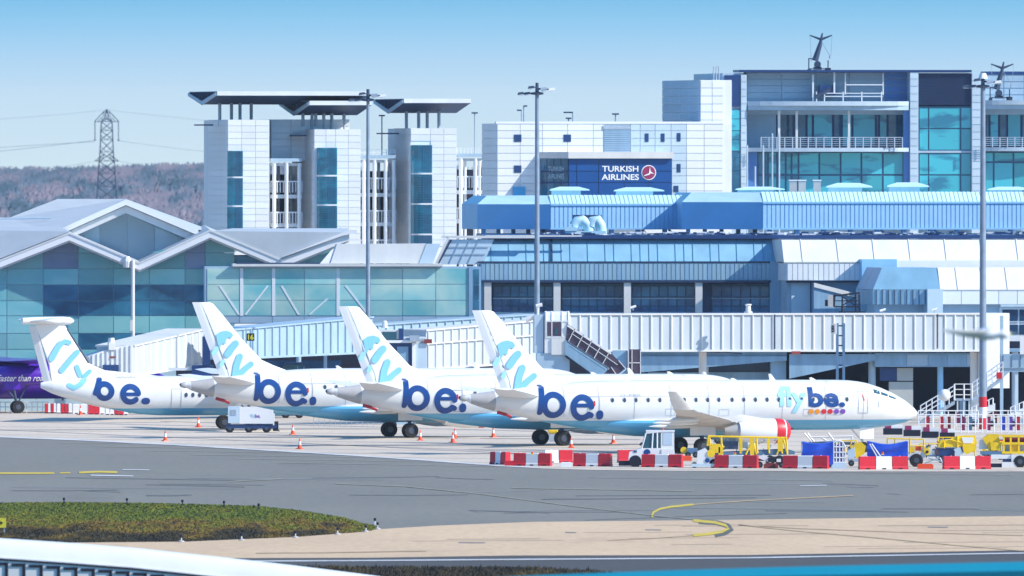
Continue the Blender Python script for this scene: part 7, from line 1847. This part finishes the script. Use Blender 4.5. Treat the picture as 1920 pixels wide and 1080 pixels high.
gear(1786, 848, 56, 18, 'far equipment trolley behind the yellow loader with a sloping nose', 9)
gear(1900, 846, 70, 20, 'far equipment trolley behind the large loader at the right edge', 12)
gear(1588, 858, 36, 22, 'equipment trolley with yellow tubes behind the white wire cage', 15)
# ---- steel staircase
q = P(1800, 790, 1398); stt = thing('steel_staircase', 'galvanised steel staircase climbing right from the railings to the end of the long bridge', 'staircase', (q.x, q.y, 0)); s_ = 1398 / F
def S_(px, py, y=0): return ((px - 1800) * s_, y, CH - (py - YH) * s_)
def flight(a, b, n, y0=-.6, y1=.6):
    for y in (y0, y1):
        mb = MB(); pa, pb = S_(*a), S_(*b); mb.prism([(pa[0], pa[2] - .28), (pb[0], pb[2] - .28), (pb[0], pb[2]), (pa[0], pa[2])], 'y', y - .03, y + .03); mb.build('stringer', 'steel', stt)
        mb = MB()
        for h in (.45, .8, 1.15): mb.tube((pa[0], y, pa[2] + h), (pb[0], y, pb[2] + h), .035, 5)
        for k in range(7): f = k / 6; x, z = pa[0] + (pb[0] - pa[0]) * f, pa[2] + (pb[2] - pa[2]) * f; mb.tube((x, y, z), (x, y, z + 1.15), .035, 5)
        mb.build('handrail', 'clad', stt)
    for k in range(n): f = (k + .5) / n; x, z = pa[0] + (pb[0] - pa[0]) * f, pa[2] + (pb[2] - pa[2]) * f; MB().box(x - .14, x + .14, y0, y1, z - .06, z - .02).build('tread', 'steel', stt)
flight((1726, 789), (1790, 751), 11); flight((1822, 747), (1880, 706), 10)
MB().box(S_(1788, 0)[0], S_(1824, 0)[0], -.6, .6, S_(0, 751)[2], S_(0, 747)[2]).build('landing', 'steel', stt)
mb = MB()
for x in (1789, 1807, 1822): mb.tube(S_(x, 749, -.6), S_(x, 720, -.6), .06, 6)
for y in (720, 730, 740): mb.tube(S_(1789, y, -.6), S_(1822, y, -.6), .035, 5)
mb.build('landing_rail', 'whitep', stt)
for x in (1794, 1806, 1816): 
    for y in (-.5, .5): MB().box(S_(x, 0)[0], S_(x + 2.5, 0)[0], y - .06, y + .06, 0, S_(0, 751)[2]).build('landing_post', 'clad_soft', stt)
MB().box(S_(1800, 0)[0], S_(1812, 0)[0], 1.2, 1.8, 0, S_(0, 752)[2]).build('service_cabinet', 'clad_mid', stt)
pl_ = thing('gallery_platform', 'grey panelled gallery platform at the top of the staircase by the right edge', 'platform', (q.x, q.y, 0))
MB().box(S_(1876, 0)[0], S_(1990, 0)[0], -.5, 2, S_(0, 690)[2], S_(0, 664)[2]).build('gallery_parapet', 'clad_mid', pl_)
for k in range(7): MB().box(S_(1880 + k * 16, 0)[0], S_(1881.5 + k * 16, 0)[0], -.54, -.5, S_(0, 688)[2], S_(0, 666)[2]).build('parapet_joint', 'bluepost', pl_)
MB().prism([S_(1876, 712)[::2], S_(1893, 697)[::2], S_(1990, 697)[::2], S_(1990, 690)[::2], S_(1876, 690)[::2]], 'y', -.4, 2).build('gallery_soffit', 'clad_mid', pl_)
for x in (1875, 1903): MB().box(S_(x, 0)[0], S_(x + 6, 0)[0], -.3, .3, 0, S_(0, 592 if x == 1875 else 697)[2]).build('gallery_post', 'clad2' if x == 1875 else 'clad_soft', pl_)
MB().box(S_(1912, 0)[0], S_(1926, 0)[0], -.7, -.5, S_(0, 664)[2], S_(0, 628)[2]).build('notice_board', 'whitep', pl_)
MB().box(S_(1868, 0)[0], S_(1878, 0)[0], -.7, -.3, S_(0, 710)[2], S_(0, 698)[2]).build('red_box', 'red', pl_)
# aircraft steps right (white stair truck tops)
for px, lab in ((1832, 'white mobile stair ramp just left of the banded mast foot'), (1905, 'white mobile stair ramp near the right edge of the photo')):
    l_ = Loc(px, 800, 'mobile_stair', lab, 'mobile stairs')
    MB().prism([l_.p(px - 12, 776)[::2], l_.p(px + 34, 756)[::2], l_.p(px + 34, 770)[::2], l_.p(px - 12, 790)[::2]], 'y', 0, .8).build('ramp', 'whitep', l_.t)
    for k in range(6): MB().tube(l_.p(px - 10 + k * 8, 775 - k * 3.5), l_.p(px - 10 + k * 8, 764 - k * 3.5), .05, 5).build('rail_post', 'whitep', l_.t)
    MB().tube(l_.p(px - 10, 764), l_.p(px + 30, 746), .04, 5).build('handrail', 'whitep', l_.t); l_.box('chassis', 'clad_soft', px - 12, px + 34, 786, 794, 0, .9)
    for x in (px - 6, px + 28): wheel(l_.t, (l_.x(x), 0, .22), .22, .14)
# white radome ball
q = P(1771, 741, 1392); rb_ = thing('radome', 'white ball shaped radome on a thin post before the staircase', 'radome', (q.x, q.y, 0)); MB().lathe([(q.z + .46 * math.sin(a), max(.01, .46 * math.cos(a))) for a in [math.pi * (k / 12 - .5) for k in range(13)]], n=20).build('dome', 'whitep', rb_, True); MB().tube((0, 0, 0), (0, 0, q.z - .4), .05, 8).build('post', 'steel', rb_)
# ---- dark vehicle/clutter bits visible under the bridges
l_ = Loc(545, 790, 'parked_van', 'dark service van half hidden behind the farthest jet roof', 'van'); 
MB().prism([l_.p(520, 700)[::2], l_.p(528, 686)[::2], l_.p(560, 684)[::2], l_.p(566, 700)[::2], l_.p(566, 784)[::2], l_.p(520, 784)[::2]], 'y', 18, 20).build('van_body', 'navy', l_.t); MB().box(l_.x(526), l_.x(560), 17.9, 18, l_.z(698), l_.z(688)).build('van_window', 'cabwin', l_.t)
for x in (530, 556): wheel(l_.t, (l_.x(x), 18, .3), .32, .2)

# ---- taxiway edge lights
def tlight(px, py, dark, lab):
    q = G(px, py); t_ = thing('taxiway_light', lab, 'taxiway light', (q.x, q.y, 0), 0, 'taxiway edge lights round the grass island')
    MB().lathe([(0, .17 if not dark else .1), (.05, .15 if not dark else .09), (.08, .06)], n=10).build('base_plate', 'beige' if not dark else 'void', t_)
    MB().lathe([(.05, .03), (.26 if dark else .22, .03)], n=8).build('stem', 'whitep' if not dark else 'void', t_)
    MB().lathe([(.22, .06), (.30, .08), (.36, .06), (.38, .02)], n=10).build('lens', 'void', t_, True)
for px, py, dk, lab in ((120, 945, 1, 'dark edge light at the far grass edge, leftmost of all'), (238, 946, 1, 'dark edge light at the far grass edge beside a small bush, second from the left'), (342, 949, 1, 'dark edge light at the far grass edge, in the middle of five'), (420, 951, 1, 'dark edge light at the far grass edge, second from its right end'), (485, 956, 1, 'dark edge light where the far grass edge starts to bend down'), (340, 1016, 0, 'pale based edge light at the near grass edge, leftmost of the near ones'), (453, 1013, 0, 'pale based edge light at the near grass edge, second from the left'), (554, 1008, 0, 'pale based edge light at the near grass edge, in the middle'), (633, 1002, 0, 'pale based edge light at the near grass edge before the bare soil patch'), (686, 997, 0, 'pale based edge light on the bare soil near the grass tip'), (703, 984, 0, 'upper of the two edge lights at the tip of the grass island'), (708, 992, 0, 'lower of the two edge lights at the tip of the grass island')):
    tlight(px, py, dk, lab)
q = G(2, 1000); sg2 = thing('taxiway_sign', 'yellow taxiway sign with a black arrow at the left edge of the photo', 'sign', (q.x, q.y, 0)); s_ = q.y / F
MB().box(-16 * s_, 9 * s_, 0, .15, .3, .3 + 18 * s_).build('sign_face', 'signyel', sg2); 
MB().prism([(-8 * s_, .3 + 8 * s_), (0 * s_, .3 + 8 * s_), (-1 * s_, .3 + 5.5 * s_), (4 * s_, .3 + 9 * s_), (-1 * s_, .3 + 12.5 * s_), (0, .3 + 10 * s_), (-8 * s_, .3 + 10 * s_)], 'y', -.03, 0).build('arrow', 'void', sg2)
MB().box(-12 * s_, -10 * s_, .03, .12, 0, .3).box(5 * s_, 7 * s_, .03, .12, 0, .3).build('sign_legs', 'steel', sg2)

# ------------------------------------------------------------------ out-of-focus foreground
dF = 800.0; sF = dF / F
fg = thing('curved_white_canopy', 'white curved canopy with a row of square openings at the lower left corner', 'canopy', ((0 - CX) * sF, dF, 0))
def fx(px): return px * sF
def fz(py): return CH - (py - YH) * sF
edge = [(-260, 1000), (-120, 1004), (0, 1010), (120, 1018), (250, 1028), (400, 1044), (550, 1061), (700, 1080), (820, 1097), (900, 1112)]
rg = []
for px, py in edge:
    x = fx(px); z = fz(py); rg.append([(x, 0, z - .04), (x, -.25, z - .35), (x, -.35, z - .8), (x, 0, z - 1.2), (x, 3, z - 1.2), (x, 3, z - .04)])
MB().rings(rg).build('canopy_edge', 'whitep', fg, True)
for j in range(14):
    x0 = -260 + 52 * j
    if x0 > 620: break
    def ey(x): return np.interp(x, [p_[0] for p_ in edge], [p_[1] for p_ in edge])
    # louvre frame row under the canopy
ee = lambda x: float(np.interp(x, [p_[0] for p_ in edge], [p_[1] for p_ in edge]))
sh = MB(); 
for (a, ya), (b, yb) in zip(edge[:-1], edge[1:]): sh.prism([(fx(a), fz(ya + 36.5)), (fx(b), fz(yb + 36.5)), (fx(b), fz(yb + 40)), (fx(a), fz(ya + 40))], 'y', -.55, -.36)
sh.build('dark_shadow_gap', 'void', fg)  # solid dark strip stands in for shadow beneath the canopy edge
sh = MB()
for (a, ya), (b, yb) in zip(edge[:-1], edge[1:]): sh.prism([(fx(a), fz(ya + 36)), (fx(b), fz(yb + 36)), (fx(b), fz(yb + 160)), (fx(a), fz(ya + 160))], 'y', -.50, -.1)
sh.build('lower_wall', 'whitep', fg)
for k in range(30):
    a = -16 - 32 * 6 + k * 32.5; y = ee(a + 16) + 44
    MB().box(fx(a + 3), fx(a + 29), -.55, -.36, fz(y + 5), fz(y)).box(fx(a + 23), fx(a + 29), -.55, -.36, fz(y + 60), fz(y + 4)).build('dark_frame', 'void', fg)  # dark top and right bars imitate shaded frames of the openings
MB().box(fx(-260), fx(880), .5, 4, 0, fz(1130)).build('support_wall', 'whitep', fg)
dC = 520.0; sC = dC / F
cy = thing('turquoise_roof', 'blurred turquoise roof rising to the right along the bottom edge of the photo', 'roof', (0, dC, 0))
def gx(px): return (px - CX) * sC
def gz(py): return CH - (py - YH) * sC
top_ = [(560, 1102), (800, 1089), (1000, 1079), (1200, 1071), (1500, 1062), (1920, 1053), (2500, 1041)]
rg = [[(gx(a), 0, gz(y) - 1.9), (gx(a), -.4, gz(y) - .25), (gx(a), -.1, gz(y)), (gx(a), 3, gz(y) - .25), (gx(a), 3, gz(y) - 1.9)] for a, y in top_]
MB().rings(rg).build('roof_sheet', 'cyanfg', cy)
MB().box(gx(520), gx(2480), .3, 2.8, 0, gz(1150)).build('supporting_wall', 'clad2', cy)

# ------------------------------------------------------------------ the air between
hz_m = bpy.data.materials.new('haze_air'); hz_m.use_nodes = True; t = hz_m.node_tree; t.nodes.clear()
o_ = t.nodes.new('ShaderNodeOutputMaterial'); pv = t.nodes.new('ShaderNodeVolumePrincipled')
pv.inputs['Color'].default_value = (.80, .90, 1.0, 1); pv.inputs['Density'].default_value = HAZE; pv.inputs['Anisotropy'].default_value = .2
t.links.new(pv.outputs[0], o_.inputs['Volume'])
if HAZE > 0:
    hb = MB().box(-420, 420, -60, 7200, -1.2, 60).build('haze', hz_m); hb['kind'] = 'stuff'
